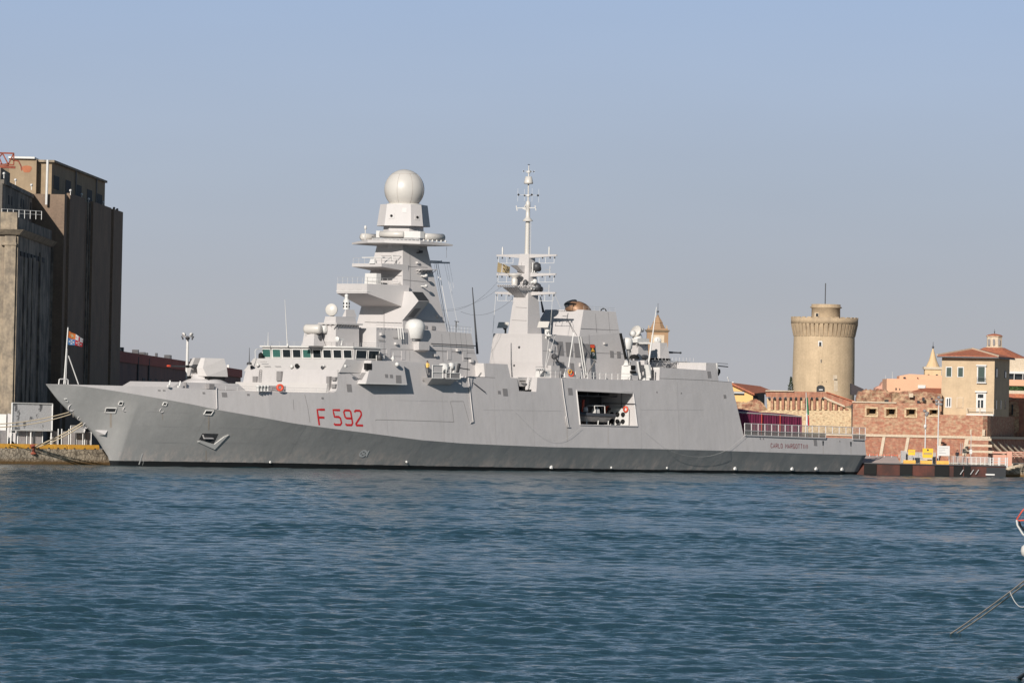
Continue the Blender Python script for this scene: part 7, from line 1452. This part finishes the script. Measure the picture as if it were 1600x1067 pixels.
hwin(Hf, 1494.6, 620.6, 1505.5, 637.2, mHouse, 1.2, mf=mStone, nm_='blind_window')
o = hwin(Hf, 1525, 612.8, 1541, 644.8, mWhite, 1.6, nm_='balcony_door'); Hf.rect(1523.8, 611, 1542.2, 612.9, .35, .1).build('lintel', mWhite, o)
for q in ((1528, 616, 1536.6, 621.3), (1528, 625, 1531.2, 636.8), (1532.8, 625, 1536.4, 636.8)): Hf.rect(*q, .2, .1).build('pane', mGlass, o)
bal2 = MB(); bz = Hf.at(1530, 646.8).z; a_, c = Hf.at(1511.5, 650, 1.2), Hf.at(1553.5, 650, 1.2); mb = MB(); mb.loft([a_, c, c-Hf.n*1.3, a_-Hf.n*1.3][:4], [Vector((p.x, p.y, bz)) for p in (a_, c, c-Hf.n*1.3, a_-Hf.n*1.3)])
slab_ = MB(); q = [Vector((p.x, p.y, bz-.22)) for p in (a_, c, c-Hf.n*1.2, a_-Hf.n*1.2)]; slab_.loft(q, [p+Vector((0, 0, .22)) for p in q]); bo_ = slab_.build('balcony', mWhite, HO)
mb = MB(); up = Vector((0, 0, .78)); f0_, f1_ = Vector((a_.x, a_.y, bz)), Vector((c.x, c.y, bz)); b0_, b1_ = f0_-Hf.n*1.15, f1_-Hf.n*1.15
for u_, v_ in ((f0_, f1_), (b0_, f0_), (f1_, b1_)): mb.bar(u_+up, v_+up, .1); mb.bar(u_+up*.1, v_+up*.1, .06)
for k in range(26): p = f0_.lerp(f1_, k/25); mb.bar(p, p+up, .035)
for p in (f0_, f1_, f0_.lerp(f1_, .5)): mb.bar(p, p+up*1.05, .14)
mb.build('railing', mStone, bo_)
for k in range(10): p = (f0_.lerp(f1_, (k+.5)/10))-Vector((0, 0, .24)); mb = MB(); mb.loft([p-Hf.n*.1-Hf.d*.1, p-Hf.n*.1+Hf.d*.1, p-Hf.n*1.2+Hf.d*.1, p-Hf.n*1.2-Hf.d*.1], [p-Hf.n*.7-Hf.d*.1-Vector((0, 0, .3)), p-Hf.n*.7+Hf.d*.1-Vector((0, 0, .3)), p-Hf.n*1.2+Hf.d*.1-Vector((0, 0, .34)), p-Hf.n*1.2-Hf.d*.1-Vector((0, 0, .34))]); mb.build('bracket', mStone, bo_)
for q in ((1555, 575, 1558.3, 590), (1569, 579.5, 1572, 591), (1554.8, 624, 1557.4, 640), (1561.8, 624.5, 1564.2, 639.5), (1569, 625, 1571.6, 640)): 
    o = Hs.rect(*q, .05, .1).build('window', mStone if q[1] > 600 else mLouvre, HO); Hs.rect(q[0]+.6, q[1]+1.5, q[2]-.6, q[3]-1, .1, .1).build('pane', mGlass, o)
# dark recess and buttress right of the bastion
P2_ = Yp(848.0); rb_ = P2_.rect(1586, 622, 1612, 712, 0, 6); rb_.build('right_curtain_wall', mBrick, None, 'shaded brick curtain wall at the far right behind the bastion', 'wall')
ruin2 = Yp(846.0).poly([(1576, 620), (1592, 623), (1592, 700), (1576, 700)], 0, 1); ruin2.build('ruined_gable', mRub2, None, 'rough brown gable wall right of the ochre house', 'wall')
Yp(845.9).rect(1580.5, 632, 1583, 648, .05, .1).build('opening', mDark, bpy.data.objects['ruined_gable'])
# ---- church with lantern behind
ch = empty('domed_church', tuple(gp(1553, 900))+(GZ,), 'church with a low tiled roof and an octagonal lantern behind the ochre house', 'church')
cc_ = onY(1553.5, 545, 900); k9 = 900/9134
mb = MB(); mb.lathe((cc_.x, 900, 0), [(52*k9, GZ), (52*k9, zat(1553, 561, 900)), (56*k9, zat(1553, 560.5, 900)), (16*k9, zat(1553, 543.2, 900))], 12, 0, False); mb.build('drum_roof', [mTile], ch)
mb = MB(); mb.lathe((cc_.x, 900, 0), [(14.5*k9, zat(1553, 546, 900)), (13.8*k9, zat(1553, 542, 900)), (12.4*k9, zat(1553, 541, 900)), (12.2*k9, zat(1553, 527, 900)), (13.6*k9, zat(1553, 526.2, 900)), (13.6*k9, zat(1553, 525, 900))], 8, 0, False, ph=.39); ln_ = mb.build('lantern', mStone, ch)
mb = MB(); mb.lathe((cc_.x, 900, 0), [(13.4*k9, zat(1553, 525, 900)), (10*k9, zat(1553, 523, 900)), (4*k9, zat(1553, 521.7, 900)), (.1, zat(1553, 521.4, 900))], 16); mb.build('lantern_roof', mTile, ln_)
mb = MB(); mb.lathe((cc_.x, 900, zat(1553, 521.5, 900)), [(.05, 0), (.05, .2), (.12, .28), (.03, .4), (.03, .7)], 8); mb.build('finial', mDarkSteel, ln_)
for x in (1545.4, 1552.8, 1560.9): 
    Pl = Yp(900-12.0*k9*(.99 if x == 1552.8 else .80)); pts = [(x-1.5, 539.5), (x+1.5, 539.5), (x+1.5, 531), (x+.8, 529.6), (x-.8, 529.6), (x-1.5, 531)]; Pl.poly(pts, .12, .3).build('arched_window', mLouvre, ln_)
# ---- modern block at the right edge
mbk = empty('balcony_block', tuple(gp(1592, 880))+(GZ,), 'modern beige and pink block with planted balconies at the right edge', 'building')
Pb = Yp(880.0); Pb.rect(1572, 560.5, 1625, 640, 0, 8).build('wall', mStone, mbk)
Pb.rect(1574, 581, 1625, 583.5, .9, .9).build('floor_slab', mWhite, mbk); Pb.rect(1574, 584.5, 1625, 593, .02, .1).build('glazing', mGlass, mbk); Pb.rect(1574, 594, 1625, 602.5, .8, .8).build('pink_parapet', mPink, mbk); Pb.rect(1574, 604, 1625, 611, .05, .1).build('glazing', mGlass, mbk); Pb.rect(1574, 611, 1625, 616, .8, .8).build('floor_slab', mStone, mbk); Pb.rect(1574, 616, 1625, 621.5, .9, 1).build('tiled_edge', mTile, mbk)
for x in (1583.5, 1597): Pb.rect(x, 583.5, x+1, 594, .85, .1).build('pillar', mWhite, mbk)
mb = MB(); rnd = random.Random(4)
for i in range(500):
    c = Pb.at(rnd.uniform(1576, 1620), rnd.uniform(603.5, 611), rnd.uniform(.3, .7)); u = Vector((rnd.gauss(0, 1), rnd.gauss(0, 1), rnd.gauss(0, 1))).normalized()*.16; v = u.orthogonal(); mb.face([c-u, c+v*.7, c+u, c-v*.7])
mb.build('balcony_plants', mLeaf2, mbk, fixn=False, kind='stuff')
# ---- pink house and bell tower
pk = empty('pink_house', tuple(gp(1430, 1020))+(GZ,), 'pink flat-roofed house beyond the ruined wall', 'house')
Pp = Yp(1020.0); Pp.poly([(1385.5, 591.6), (1480, 592.8), (1480, 640), (1385.5, 640)], 0, 12).build('wall', mPink, pk); Pp.poly([(1406, 587.2), (1422, 584.2), (1480, 587.5), (1480, 593.5), (1406, 592.4)], -1, 8).build('roof_storey', mPink, pk)
for q in ((1399, 606, 1401, 609.5), (1405, 606.5, 1406.4, 609.5), (1412, 589, 1415, 591.5), (1433.5, 589.6, 1434.8, 590.8)): Pp.rect(*q, .08, 2.0 if q[1] < 595 else .2).build('window', mDark, pk)
Pp.rect(1434, 601.7, 1446, 606.5, .3, .4).build('roof_light', mWhite, pk); mb = MB(); mb.bar(Pp.at(1394.5, 592, -.5), Pp.at(1394.5, 581, -.5), .1); mb.bar(Pp.at(1384, 592, -.5), Pp.at(1384, 586, -.5), .08); mb.build('aerial', mSteel, pk)
pk2 = empty('terraced_house', tuple(gp(1376, 1060))+(GZ,), 'small stepped pale house left of the pink house', 'house'); P3_ = Yp(1060.0); P3_.poly([(1368, 606), (1373, 603), (1376, 602.6), (1379, 597), (1384, 594), (1387, 591.5), (1387, 640), (1368, 640)], 0, 6).build('wall', mPinkC, pk2); P3_.rect(1379.5, 598, 1381, 600, .05, .1).build('window', mDark, pk2)
bt = empty('bell_tower', tuple(gp(1458, 1150))+(GZ,), 'pale yellow church bell tower with a pointed cone spire', 'tower')
mCream = mat('cream_render', (.66, .47, .27), .85, col2=(.58, .41, .24), nscale=.5, fine=.05, streak=.2)
Pt = Yp(1150.0); k11 = 1150/9134; tcx = onY(1458, 580, 1150).x; zt = lambda y: zat(1458, y, 1150)
r_ = 12.6*k11*1.35; 
mb = MB(); mb.box(tcx-12.8*k11, tcx+12.8*k11, 1150, 1150+25*k11, GZ, zt(577)); mb.build('shaft', mCream, bt)
mb = MB(); mb.box(tcx-14.6*k11, tcx+14.6*k11, 1149.7, 1150.3+25*k11, zt(577), zt(573.2)); mb.build('cornice', mStone, bt)
mb = MB(); mb.lathe((tcx, 1150+12*k11, 0), [(11*k11, zt(573.2)), (9.4*k11, zt(570)), (6.2*k11, zt(563)), (.9*k11, zt(544.5))], 12, 0, False); mb.build('spire', mCream, bt)
mb = MB(); mb.lathe((tcx, 1150+12*k11, zt(544.5)), [(.1, 0), (.25, .25), (.1, .5), (.05, .55), (.04, 1.3)], 8); mb.build('finial', mDarkSteel, bt)
for x in (1450.8, 1463.8): Pt.poly([(x-2, 594), (x+2, 594), (x+2, 587), (x+1.2, 584.8), (x-1.2, 584.8), (x-2, 587)], .05, .2).build('belfry_arch', mDark, bt)
# ---- clock tower behind the hangar
ck = empty('clock_tower', tuple(gp(1027, 1400))+(GZ,), 'brown brick clock tower with a pointed spire seen beyond the hangar roof', 'tower')
mBrn = mat('orange_brown_brick', (.36, .225, .13), .9, col2=(.30, .19, .11), nscale=.5, fine=.06)
k14 = 1400/9134; cx4 = onY(1027.5, 530, 1400).x; z4 = lambda y: zat(1027.5, y, 1400); Pc = Yp(1400.0)
mb = MB(); mb.box(cx4-16.6*k14, cx4+16.6*k14, 1400, 1400+33*k14, GZ, z4(518.6)); mb.build('shaft', mBrn, ck)
mb = MB(); mb.loft([(cx4-17*k14, 1399.8, z4(518.6)), (cx4+17*k14, 1399.8, z4(518.6)), (cx4+17*k14, 1406, z4(518.6)), (cx4-17*k14, 1406, z4(518.6))], [(cx4-19.5*k14, 1399.2, z4(515.6)), (cx4+19.5*k14, 1399.2, z4(515.6)), (cx4+19.5*k14, 1406, z4(515.6)), (cx4-19.5*k14, 1406, z4(515.6))]); mb.build('cornice', mTowerD, ck)
mb = MB(); mb.box(cx4-16*k14, cx4+16*k14, 1400, 1405, z4(515.6), z4(513)); mb.build('parapet', mBrn, ck)
mb = MB(); mb.lathe((cx4, 1402.5, 0), [(13*k14*1.0, z4(513)), (10*k14, z4(508)), (8.2*k14, z4(504.6)), (8.8*k14, z4(504.2)), (8.0*k14, z4(503)), (1.6*k14, z4(493.5)), (2.2*k14, z4(493)), (1.6*k14, z4(492))], 8, 0, False, ph=.39); mb.build('spire', mBrn, ck)
mb = MB(); mb.lathe((cx4, 1402.5, 0), [(.08, z4(492)), (.08, z4(488)), (.25, z4(487.4)), (.27, z4(485.8)), (.06, z4(485)), (.05, z4(473.5))], 8); mb.build('finial', mDarkSteel, ck)
for sgx in (-14.2, 14): mb = MB(); mb.box(cx4+(sgx-.7)*k14, cx4+(sgx+.7)*k14, 1400.2, 1400.6, z4(513), z4(508.6)); mb.build('pinnacle', mTowerD, ck)
Pc.rect(1017, 523.5, 1038, 545, .1, .2).build('clock_surround', mStone, ck)
pc4 = Pc.at(1027.4, 531.8, .2); mb = MB(); mb.lathe(pc4, [(.86, -.1), (.86, .05), (.02, .05)], 24, 0, True, axis=(0, -1, 0)); cf_ = mb.build('clock_face', mWhite, ck); mb = MB(); mb.bar(pc4+Vector((0, -.1, -.1)), pc4+Vector((.05, -.1, .45)), .1, .03); mb.build('clock_hand', mDark, cf_)
# ---- pontoon
po = empty('steel_pontoon', tuple(gp(1450, 801))+(0,), 'rusty steel landing pontoon with black fenders below the fortress', 'pontoon')
Pn = Yp(800.5); xl, xr = gp(1318, 800.5)[0], gp(1572, 800.5)[0]; zp = zat(1450, 724.8, 800.5)
mRustP = mat('rusty_pontoon_side', (.115, .035, .024), .85, col2=(.05, .022, .018), nscale=.5, amt=1, fine=.12, streak=.5, streakcol=(.05, .025, .02))
mb = MB(); mb.box(xl, xr, 800.5, 809, -.6, zp-.12); mb.build('pontoon_hull', mRustP, po)
mb = MB(); mb.box(xl-.1, xr+.1, 800.3, 809, zp-.12, zp); mb.build('deck_plate', mDarkSteel, po)
for x0, x1 in ((1351.5, 1371), (1407.5, 1427), (1462, 1484.5), (1491.6, 1505.6), (1508, 1518)): mb = MB(); mb.box(gp(x0, 800.5)[0], gp(x1, 800.5)[0], 800.32, 800.6, .12, zp-.2); mb.build('fender', mBlack, po)
for x in (1500, 1516, 1524): mb = MB(); mb.bar(Pn.at(x, 741, .3), Pn.at(x+5, 733.5, .3), .1); mb.build('strut', mSteel, po)
mb = Pn.rect(1540, 740.2, 1554, 742.2, .2, .2); mb.build('tread_plate', mWhite, po)
Pn.rect(1541, 730.5, 1571.5, 748, .15, .3).build('end_housing', mDark, po)
for x0, x1, y0, lb in ((1413, 1432, 719.8, 'left'), (1439.5, 1458, 720.8, 'middle'), (1465, 1484, 721.6, 'right')):
    a_, c = gp(x0, 800.6)[0], gp(x1, 800.6)[0]; mb = MB(); prof = [(0, 0), (0, .18), (.08, .48), (.3, .48), (.38, .18), (.38, 0)]; mb.loft([(a_, 800.6+y, zp+z) for y, z in prof], [(c, 800.6+y, zp+z) for y, z in prof])
    mb.build('yellow_barrier', mYel, None, {'left': 'yellow barrier at the left end of the pontoon deck row', 'middle': 'yellow barrier on the pontoon below the large yellow sign', 'right': 'yellow barrier on the pontoon below the white sign'}[lb], 'barrier', 'yellow barriers on the pontoon')
# concrete landing and chain fence
ld = empty('landing_slab', tuple(gp(1375, 806))+(GZ,), 'pale concrete landing ramp with a red and white chain beside the stern', 'ramp')
mb = MB(); a_, c = gp(1343, 802)[0], gp(1408, 802)[0]; mb.loft([(a_, 802, zp), (c, 802, zp), (c, 816, zp), (a_, 816, zp)], [(a_+1.2, 809, zp+.85), (c, 809, zp+.85), (c, 816, zp+.9), (a_+1.2, 816, zp+.9)]); mb.build('slab', mat('pinkish_concrete', (.50, .40, .36), .9, col2=(.42, .34, .31), nscale=.8), ld)
mb = MB()
for k in range(6): x = gp(1349+k*11.5, 808)[0]; mb.bar((x, 808.6, zp+.7), (x, 808.6, zp+1.15), .07)
mb.build('chain_post', mWhite, ld, kind='stuff')
for k in range(28): 
    x0, x1 = gp(1349+k*2.05, 808)[0], gp(1349+k*2.05+2.05, 808)[0]
    if k % 2 == 0: mb = MB(); mb.bar((x0, 808.5, zp+1.08), (x1, 808.5, zp+1.08), .09); mb.build('chain_link', mRedB, ld)
def board(name, x0, y0, x1, y1, Y, m, label, legs=True, writing=None):
    P = Yp(Y); root = empty(name, tuple(gp((x0+x1)/2, Y))+(zp,), label, 'sign'); P.rect(x0, y0, x1, y1, .0, .06).build('panel', m, root)
    if legs:
        for x in (x0+1, x1-1): a_ = P.at(x, y1-1, -.08); mb = MB(); mb.bar((a_.x, a_.y, zp), a_, .07); mb.build('leg', mSteel, root)
    return root, P
mYs = mat('yellow_sign', (.85, .50, .02), .5)
r1_, P1_ = board('warning_sign', 1419, 702.4, 1430, 710.8, 803, mYs, 'small plain yellow sign left on the pontoon')
P1_.rect(1421, 705, 1428, 705.7, .03, .02).build('text_line', mSeam, r1_)
r2_, P2b = board('warning_sign', 1441.3, 700.6, 1458, 711.4, 803, mYs, 'large yellow sign with a round emblem and dark lettering on the pontoon')
p = P2b.at(1449.6, 702.8, .04); mb = MB(); mb.lathe(p, [(.13, -.02), (.13, .02), (.01, .02)], 12, 0, True, axis=(0, -1, 0)); mb.build('round_emblem', mDarkSteel, r2_)
for y in (707.2, 709.2): P2b.rect(1443, y, 1456.4, y+.7, .03, .02).build('text_line', mSeam, r2_)
board('warning_sign', 1441.5, 711.6, 1457.2, 714.8, 802.9, mYs, 'narrow yellow sign strip fixed under the large yellow sign', False); board('notice_sign', 1441.6, 715, 1456.6, 717.6, 802.9, mStone, 'narrow cream sign strip at the bottom of the yellow signs', False)
r3_, P3b = board('notice_sign', 1465.6, 696.6, 1484, 711.8, 803, mWhite, 'white square information sign with grey lines of text on the pontoon')
for y, x1 in ((699, 1481), (702.2, 1477), (704.8, 1472), (707.4, 1478)): P3b.rect(1467, y, x1, y+.55, .03, .02).build('text_line', mSteel, r3_)
# metal fences on the pontoon
def fence(px0, px1, ytop, Y, n, m, label, solid=False, hh=None):
    P = Yp(Y); root = empty('metal_fence', tuple(gp((px0+px1)/2, Y))+(zp,), label, 'fence'); zt_ = P.at(px0, ytop).z
    for k in range(n+1):
        x = gp(px0+(px1-px0)*k/n, Y)[0]; mb = MB(); mb.bar((x, Y, zp), (x, Y, zt_), .08); mb.build('post', m, root)
        if k < n:
            x2 = gp(px0+(px1-px0)*(k+1)/n, Y)[0]; mb = MB()
            for zz in ((zp+.15, zt_-.02) if not solid else (zp+.1, (zp+zt_)/2, zt_-.02)): mb.bar((x, Y, zz), (x2, Y, zz), .06)
            for j in range(1, 8): xx = x+(x2-x)*j/8; mb.bar((xx, Y, zp+.15), (xx, Y, zt_), .025)
            mb.build('panel', m, root)
            if solid: mb = MB(); mb.box(x+.04, x2-.04, Y+.05, Y+.08, zp+.1, zt_-.1); mb.build('sheet', mPanel, root)
    return root
fence(1409, 1416, 704, 804.5, 1, mSteel, 'short grey panel fence at the left end of the pontoon', True); fence(1417, 1463, 706, 805.5, 5, mSteel, 'grey panel fence behind the yellow signs', True); fence(1484, 1512, 712.5, 804, 4, mSteel, 'white barred fence right of the white sign'); fence(1513, 1547, 713.6, 804.5, 5, mWhite, 'row of white crowd barriers on the right half of the pontoon')
gt_ = empty('gangway_gate', tuple(gp(1560, 802))+(zp,), 'white steel gangway gate at the right end of the pontoon', 'gate')
for x in (1549, 1553, 1561.5, 1563.5, 1572.5, 1575): mb = MB(); a_ = gp(x, 801.2)[0]; mb.bar((a_, 801.2, zp-.3), (a_, 801.2, zat(x, 714.5, 801.2)), .14); mb.build('post', mWhite, gt_)
for y in (716, 720, 724, 728): mb = MB(); mb.bar(onY(1549, y, 801.3), onY(1575, y+.3, 801.3), .08); mb.build('rail', mSteel, gt_)
pb_ = MB(); P = Yp(812); pb_ = P.rect(1573, 705, 1581.5, 728, 0, 1.0); pb_.build('pink_pillar', mPinkC, None, 'pink concrete pillar at the right end of the pontoon', 'pillar')
P.rect(1551, 705.5, 1573, 708, 0, .4).build('pink_beam', mPinkC, None, 'low pink concrete beam left of the pink pillar', 'beam')
P.rect(1582, 706, 1612, 707.2, 0, .1).build('handrail', mPinkC, None, 'pale pink handrail at the far right of the quay', 'handrail')
hr_ = bpy.data.objects['handrail']
for y in (709.5, 712.5): P.rect(1582, y, 1612, y+.7, 0, .1).build('rail', mPinkC, hr_)
for x in (1585, 1598): P.rect(x, 706, x+1, 716, 0, .1).build('post', mPinkC, hr_)
P.rect(1552, 710.5, 1573, 725, -1.5, .3).build('salmon_panel', mPinkC, None, 'salmon painted panel behind the gangway gate', 'panel')
# tumbled stones and dark scrap at the quay foot
rnd = random.Random(12)
for k in range(9):
    c = onY(1577+k*4.2, 731+rnd.uniform(-3, 6), 810.6-rnd.uniform(0, 1)); mb = MB(); r_ = rnd.uniform(.35, .7)
    pts = []; mb.lathe(c, [(r_*.3, -r_*.5), (r_*rnd.uniform(.8, 1), -r_*.2), (r_*rnd.uniform(.8, 1.1), r_*.25), (r_*.35, r_*.5)], 7, 0, False, ph=rnd.random()*3)
    mb.build('quay_boulder', mStone, None, 'pale boulder at the right quay foot, %s from the pontoon' % ['nearest', 'second', 'third', 'fourth', 'fifth', 'sixth', 'seventh', 'eighth', 'farthest'][k], 'boulder', 'boulders at the right quay foot')
# lamp posts
def lamp(px, ytop, ybot, Y, label, heads):
    root = empty('lamp_post', tuple(gp(px, Y))+(GZ,), label, 'lamp post'); a_ = onY(px, ybot, Y); t_ = onY(px+1.5*(ybot-ytop)/90, ytop, Y); mb = MB(); mb.tube([(a_.x, Y, GZ), (a_.x, Y, t_.z)], .11, 8, r2=.07); mb.build('pole', mWhite, root)
    for dx, dz in heads: mb = MB(); c = Vector((a_.x+dx, Y, t_.z+dz)); mb.bar((a_.x, Y, t_.z+dz-.1), c, .07); mb.lathe(c, [(.05, -.22), (.24, -.1), (.26, .12), (.05, .22)], 10); mb.build('lamp_head', mLouvre, root)
    return root
lamp(1465, 626, 721, 806, 'tall white lamp post with a cluster of lamps by the corner of the ochre house', [(-.3, 0), (.35, .1), (0, .45), (-.25, -.45), (.3, -.5)]); lp2 = lamp(1445.5, 642, 700, 812, 'shorter white lamp post left of the tall one', [(-.15, 0), (.2, -.3), (.1, -.55)])
c = onY(1445.6, 666, 811.8); mb = MB(); mb.lathe(c, [(.05, -.3), (.2, -.2), (.2, .2), (.05, .3)], 10); mb.build('loudspeaker', mWhite, lp2)
px_ = empty('service_post', tuple(gp(1517.5, 808))+(zp,), 'thin post with a white box right of the white sign', 'post'); mb = MB(); a_ = onY(1517, 700, 808); mb.bar((a_.x, 808, zp), (a_.x, 808, zat(1517, 672, 808)), .09); mb.build('pole', mSteel, px_); Yp(807.9).rect(1514.8, 702, 1519, 709, 0, .2).build('box', mWhite, px_); Yp(807.9).rect(1515.6, 671, 1518, 679, 0, .2).build('box', mStone, px_)
cl = mat('dark_cloth', (.03, .03, .04), .9); jk = mat('black_jacket', (.025, .025, .03), .9)
a_ = gp(1497, 812); person((a_[0], a_[1], GZ+.0), R(10), 'person in dark clothes standing against the red brick base behind the pontoon', jk, cl, MATS['skin'], MATS['dark_hair'], (.25, .02, .22, -.14, .95))
for x, lb in ((1500.5, 'thin grey post just right of the dark-clothed person'), (1503, 'thin grey post farther right of the dark-clothed person')): P = Yp(812.5); P.rect(x, 692, x+.9, 709, 0, .12).build('steel_post', mSteel, None, lb, 'post', 'grey posts by the brick base')
# ================================================================ FOREGROUND
a0 = onZ(1478, 994.5, -.05); a1 = onY(1612, 898, 176.5)
rope('upper of two mooring lines slanting out of the water at the right edge', a0, a1, .05, .026, m=mat('weathered_line', (.50, .44, .37), .8, col2=(.34, .29, .24), nscale=6, amt=1, fine=.2))
a0 = onZ(1489, 993, -.05); a1 = onY(1612, 903.5, 176.3); rope('lower of two mooring lines slanting out of the water at the right edge', a0, a1, .06, .024, m=MATS['weathered_line'])
a0 = onY(1579, 922, 177.5); a1 = onY(1612, 921, 176.5); rope('thin slack cord hanging from the slanting mooring lines', onY(1578, 924, 178), onY(1612, 935, 176.5), .35, .012, m=mRopeW)
a0 = onZ(1587, 1062, -.05); a1 = onY(1614, 1044, 149); rope('dark mooring chain in the bottom right corner', a0, a1, 0, .06, m=mDarkSteel, name='mooring_chain')
bt_ = empty('moored_boat', (onY(1640, 900, 172).x, 172, 0), 'bow of a moored boat with red and white pulpit rail at the right edge', 'boat')
PB = Yp(172.0)
mb = MB(); mb.tube([PB.at(1612, 786), PB.at(1598, 797), PB.at(1588.5, 811), PB.at(1592, 813), PB.at(1612, 811.5)], .022, 6); mb.build('red_pulpit_rail', mRedB, bt_)
mb = MB(); mb.tube([PB.at(1588.5, 812), PB.at(1589.5, 820), PB.at(1598, 834), PB.at(1614, 845)], .03, 6); mb.build('pulpit_frame', mWhite, bt_)
mb = MB(); mb.tube([PB.at(1592.5, 814), PB.at(1594.5, 821), PB.at(1601, 829), PB.at(1614, 838)], .028, 6); mb.build('rubbing_strake', mBlack, bt_)
mb = MB(); mb.lathe(PB.at(1603, 860), [(.02, -.2), (.13, -.12), (.155, 0), (.13, .12), (.02, .2)], 14); mb.build('fender', mDome, bt_)
mb = MB(); h_ = [(1606, 840), (1640, 838), (1760, 838), (1760, 960), (1680, 958), (1625, 905)]; A_ = [PB.at(x, y) for x, y in h_]; mb.loft([p+Vector((0, -1.0, 0)) if i in (2, 3) else p for i, p in enumerate(A_)], [p+Vector((0, 2.2, 0)) if i in (2, 3) else p+Vector((0, .3, 0)) for i, p in enumerate(A_)]); mb.build('boat_hull', mWhite, bt_)
# ================================================================ WATER
mWat = bpy.data.materials.new('harbour_water'); mWat.use_nodes = True; t = mWat.node_tree; b = t.nodes['Principled BSDF']
b.inputs['Base Color'].default_value = (.021, .053, .064, 1); b.inputs['Roughness'].default_value = .09; b.inputs['IOR'].default_value = 1.333
tcw = nd(t, 'ShaderNodeTexCoord'); 
def wn(scale, st_, detail=4):
    mp = nd(t, 'ShaderNodeMapping'); mp.inputs['Scale'].default_value = st_; t.links.new(tcw.outputs['Object'], mp.inputs[0]); n_ = nd(t, 'ShaderNodeTexNoise'); n_.inputs['Scale'].default_value = scale; n_.inputs['Detail'].default_value = detail; n_.inputs['Roughness'].default_value = .6; t.links.new(mp.outputs[0], n_.inputs['Vector']); return n_.outputs['Fac']
bp1 = nd(t, 'ShaderNodeBump'); bp1.inputs['Strength'].default_value = 1.0; bp1.inputs['Distance'].default_value = .05; t.links.new(wn(9.0, (1, .8, 1)), bp1.inputs['Height'])
bp2 = nd(t, 'ShaderNodeBump'); bp2.inputs['Strength'].default_value = 1.0; bp2.inputs['Distance'].default_value = .10; t.links.new(wn(3.2, (1, .75, 1)), bp2.inputs['Height']); t.links.new(bp1.outputs[0], bp2.inputs['Normal'])
t.links.new(bp2.outputs[0], b.inputs['Normal'])
ys = [60.0, 90.0, 110.0, 128.0]; y = 128.0
while y < 840: y += .115+.42*max(0, (y-130)/700)**.9; ys.append(y)
NY0 = len(ys); ys += [850, 880, 950]; ys = np.array(ys)
us = np.concatenate([[-3.5, -1.6, -.6, -.3, -.2, -.16], np.linspace(-.15, .15, 740), [.16, .2, .3, .6, 1.6, 3.5]])
X = us[None, :]*ys[:, None]; Yg = np.repeat(ys[:, None], len(us), 1)
dys = np.gradient(ys)[:, None]; Z = np.zeros_like(X); rs = np.random.RandomState(5)
dens = np.clip((.149-np.abs(us))/.025, 0, 1)[None, :]*((ys >= 128) & (ys < 842)).astype(float)[:, None]
gust = np.zeros_like(X)
for k in range(8): 
    lx, ly = rs.uniform(40, 120), rs.uniform(25, 90); gust += np.sin(X/lx*6.28*rs.uniform(.3, .8)+rs.uniform(0, 6.28))*np.sin(Yg/ly*6.28*.5+rs.uniform(0, 6.28)+X*.03)
gust = 1+.30*gust/2
NW = 110
for i in range(NW):
    lam = .26*(6.5/.26)**(i/(NW-1)); kk = 6.2832/lam; th = math.radians(-90+15+rs.normal(0, 33)); slope = .026*(1.0 if lam < .8 else (.8/lam)**.3)*(1.25 if lam < .7 else .9)
    amp = slope/kk; fade = np.clip((lam/dys-2.2)/2.0, 0, 1); ph = rs.uniform(0, 6.28)
    arg = kk*(X*math.cos(th)+Yg*math.sin(th))+ph; Z += amp*fade*(np.sin(arg)-.12*np.cos(2*arg))
Z *= dens*gust
nv, nu = X.shape; co = np.stack([X, Yg, Z], -1).reshape(-1, 3).astype(np.float32)
idx = np.arange(nv*nu).reshape(nv, nu); qd_ = np.stack([idx[:-1, :-1], idx[:-1, 1:], idx[1:, 1:], idx[1:, :-1]], -1).reshape(-1, 4).astype(np.int32)
me = bpy.data.meshes.new('water'); me.vertices.add(len(co)); me.vertices.foreach_set('co', co.ravel()); me.loops.add(qd_.size); me.loops.foreach_set('vertex_index', qd_.ravel()); me.polygons.add(len(qd_)); me.polygons.foreach_set('loop_start', np.arange(0, qd_.size, 4, dtype=np.int32)); me.polygons.foreach_set('loop_total', np.full(len(qd_), 4, dtype=np.int32)); me.polygons.foreach_set('use_smooth', np.ones(len(qd_), dtype=bool)); me.materials.append(mWat); me.update(calc_edges=True)
wo = bpy.data.objects.new('water', me); C.objects.link(wo); wo['kind'] = 'structure'
mb = MB(); 
for q in ([(-4000, -300), (4000, -300), (4000, 60), (-4000, 60)], [(210, 60), (4000, 60), (4000, 950), (3325, 950)], [(-210, 60), (-4000, 60), (-4000, 950), (-3325, 950)]): mb.face([(x, y, -.003) for x, y in q])
mb.build('outer_water', mWat, None, kind='structure', fixn=False)
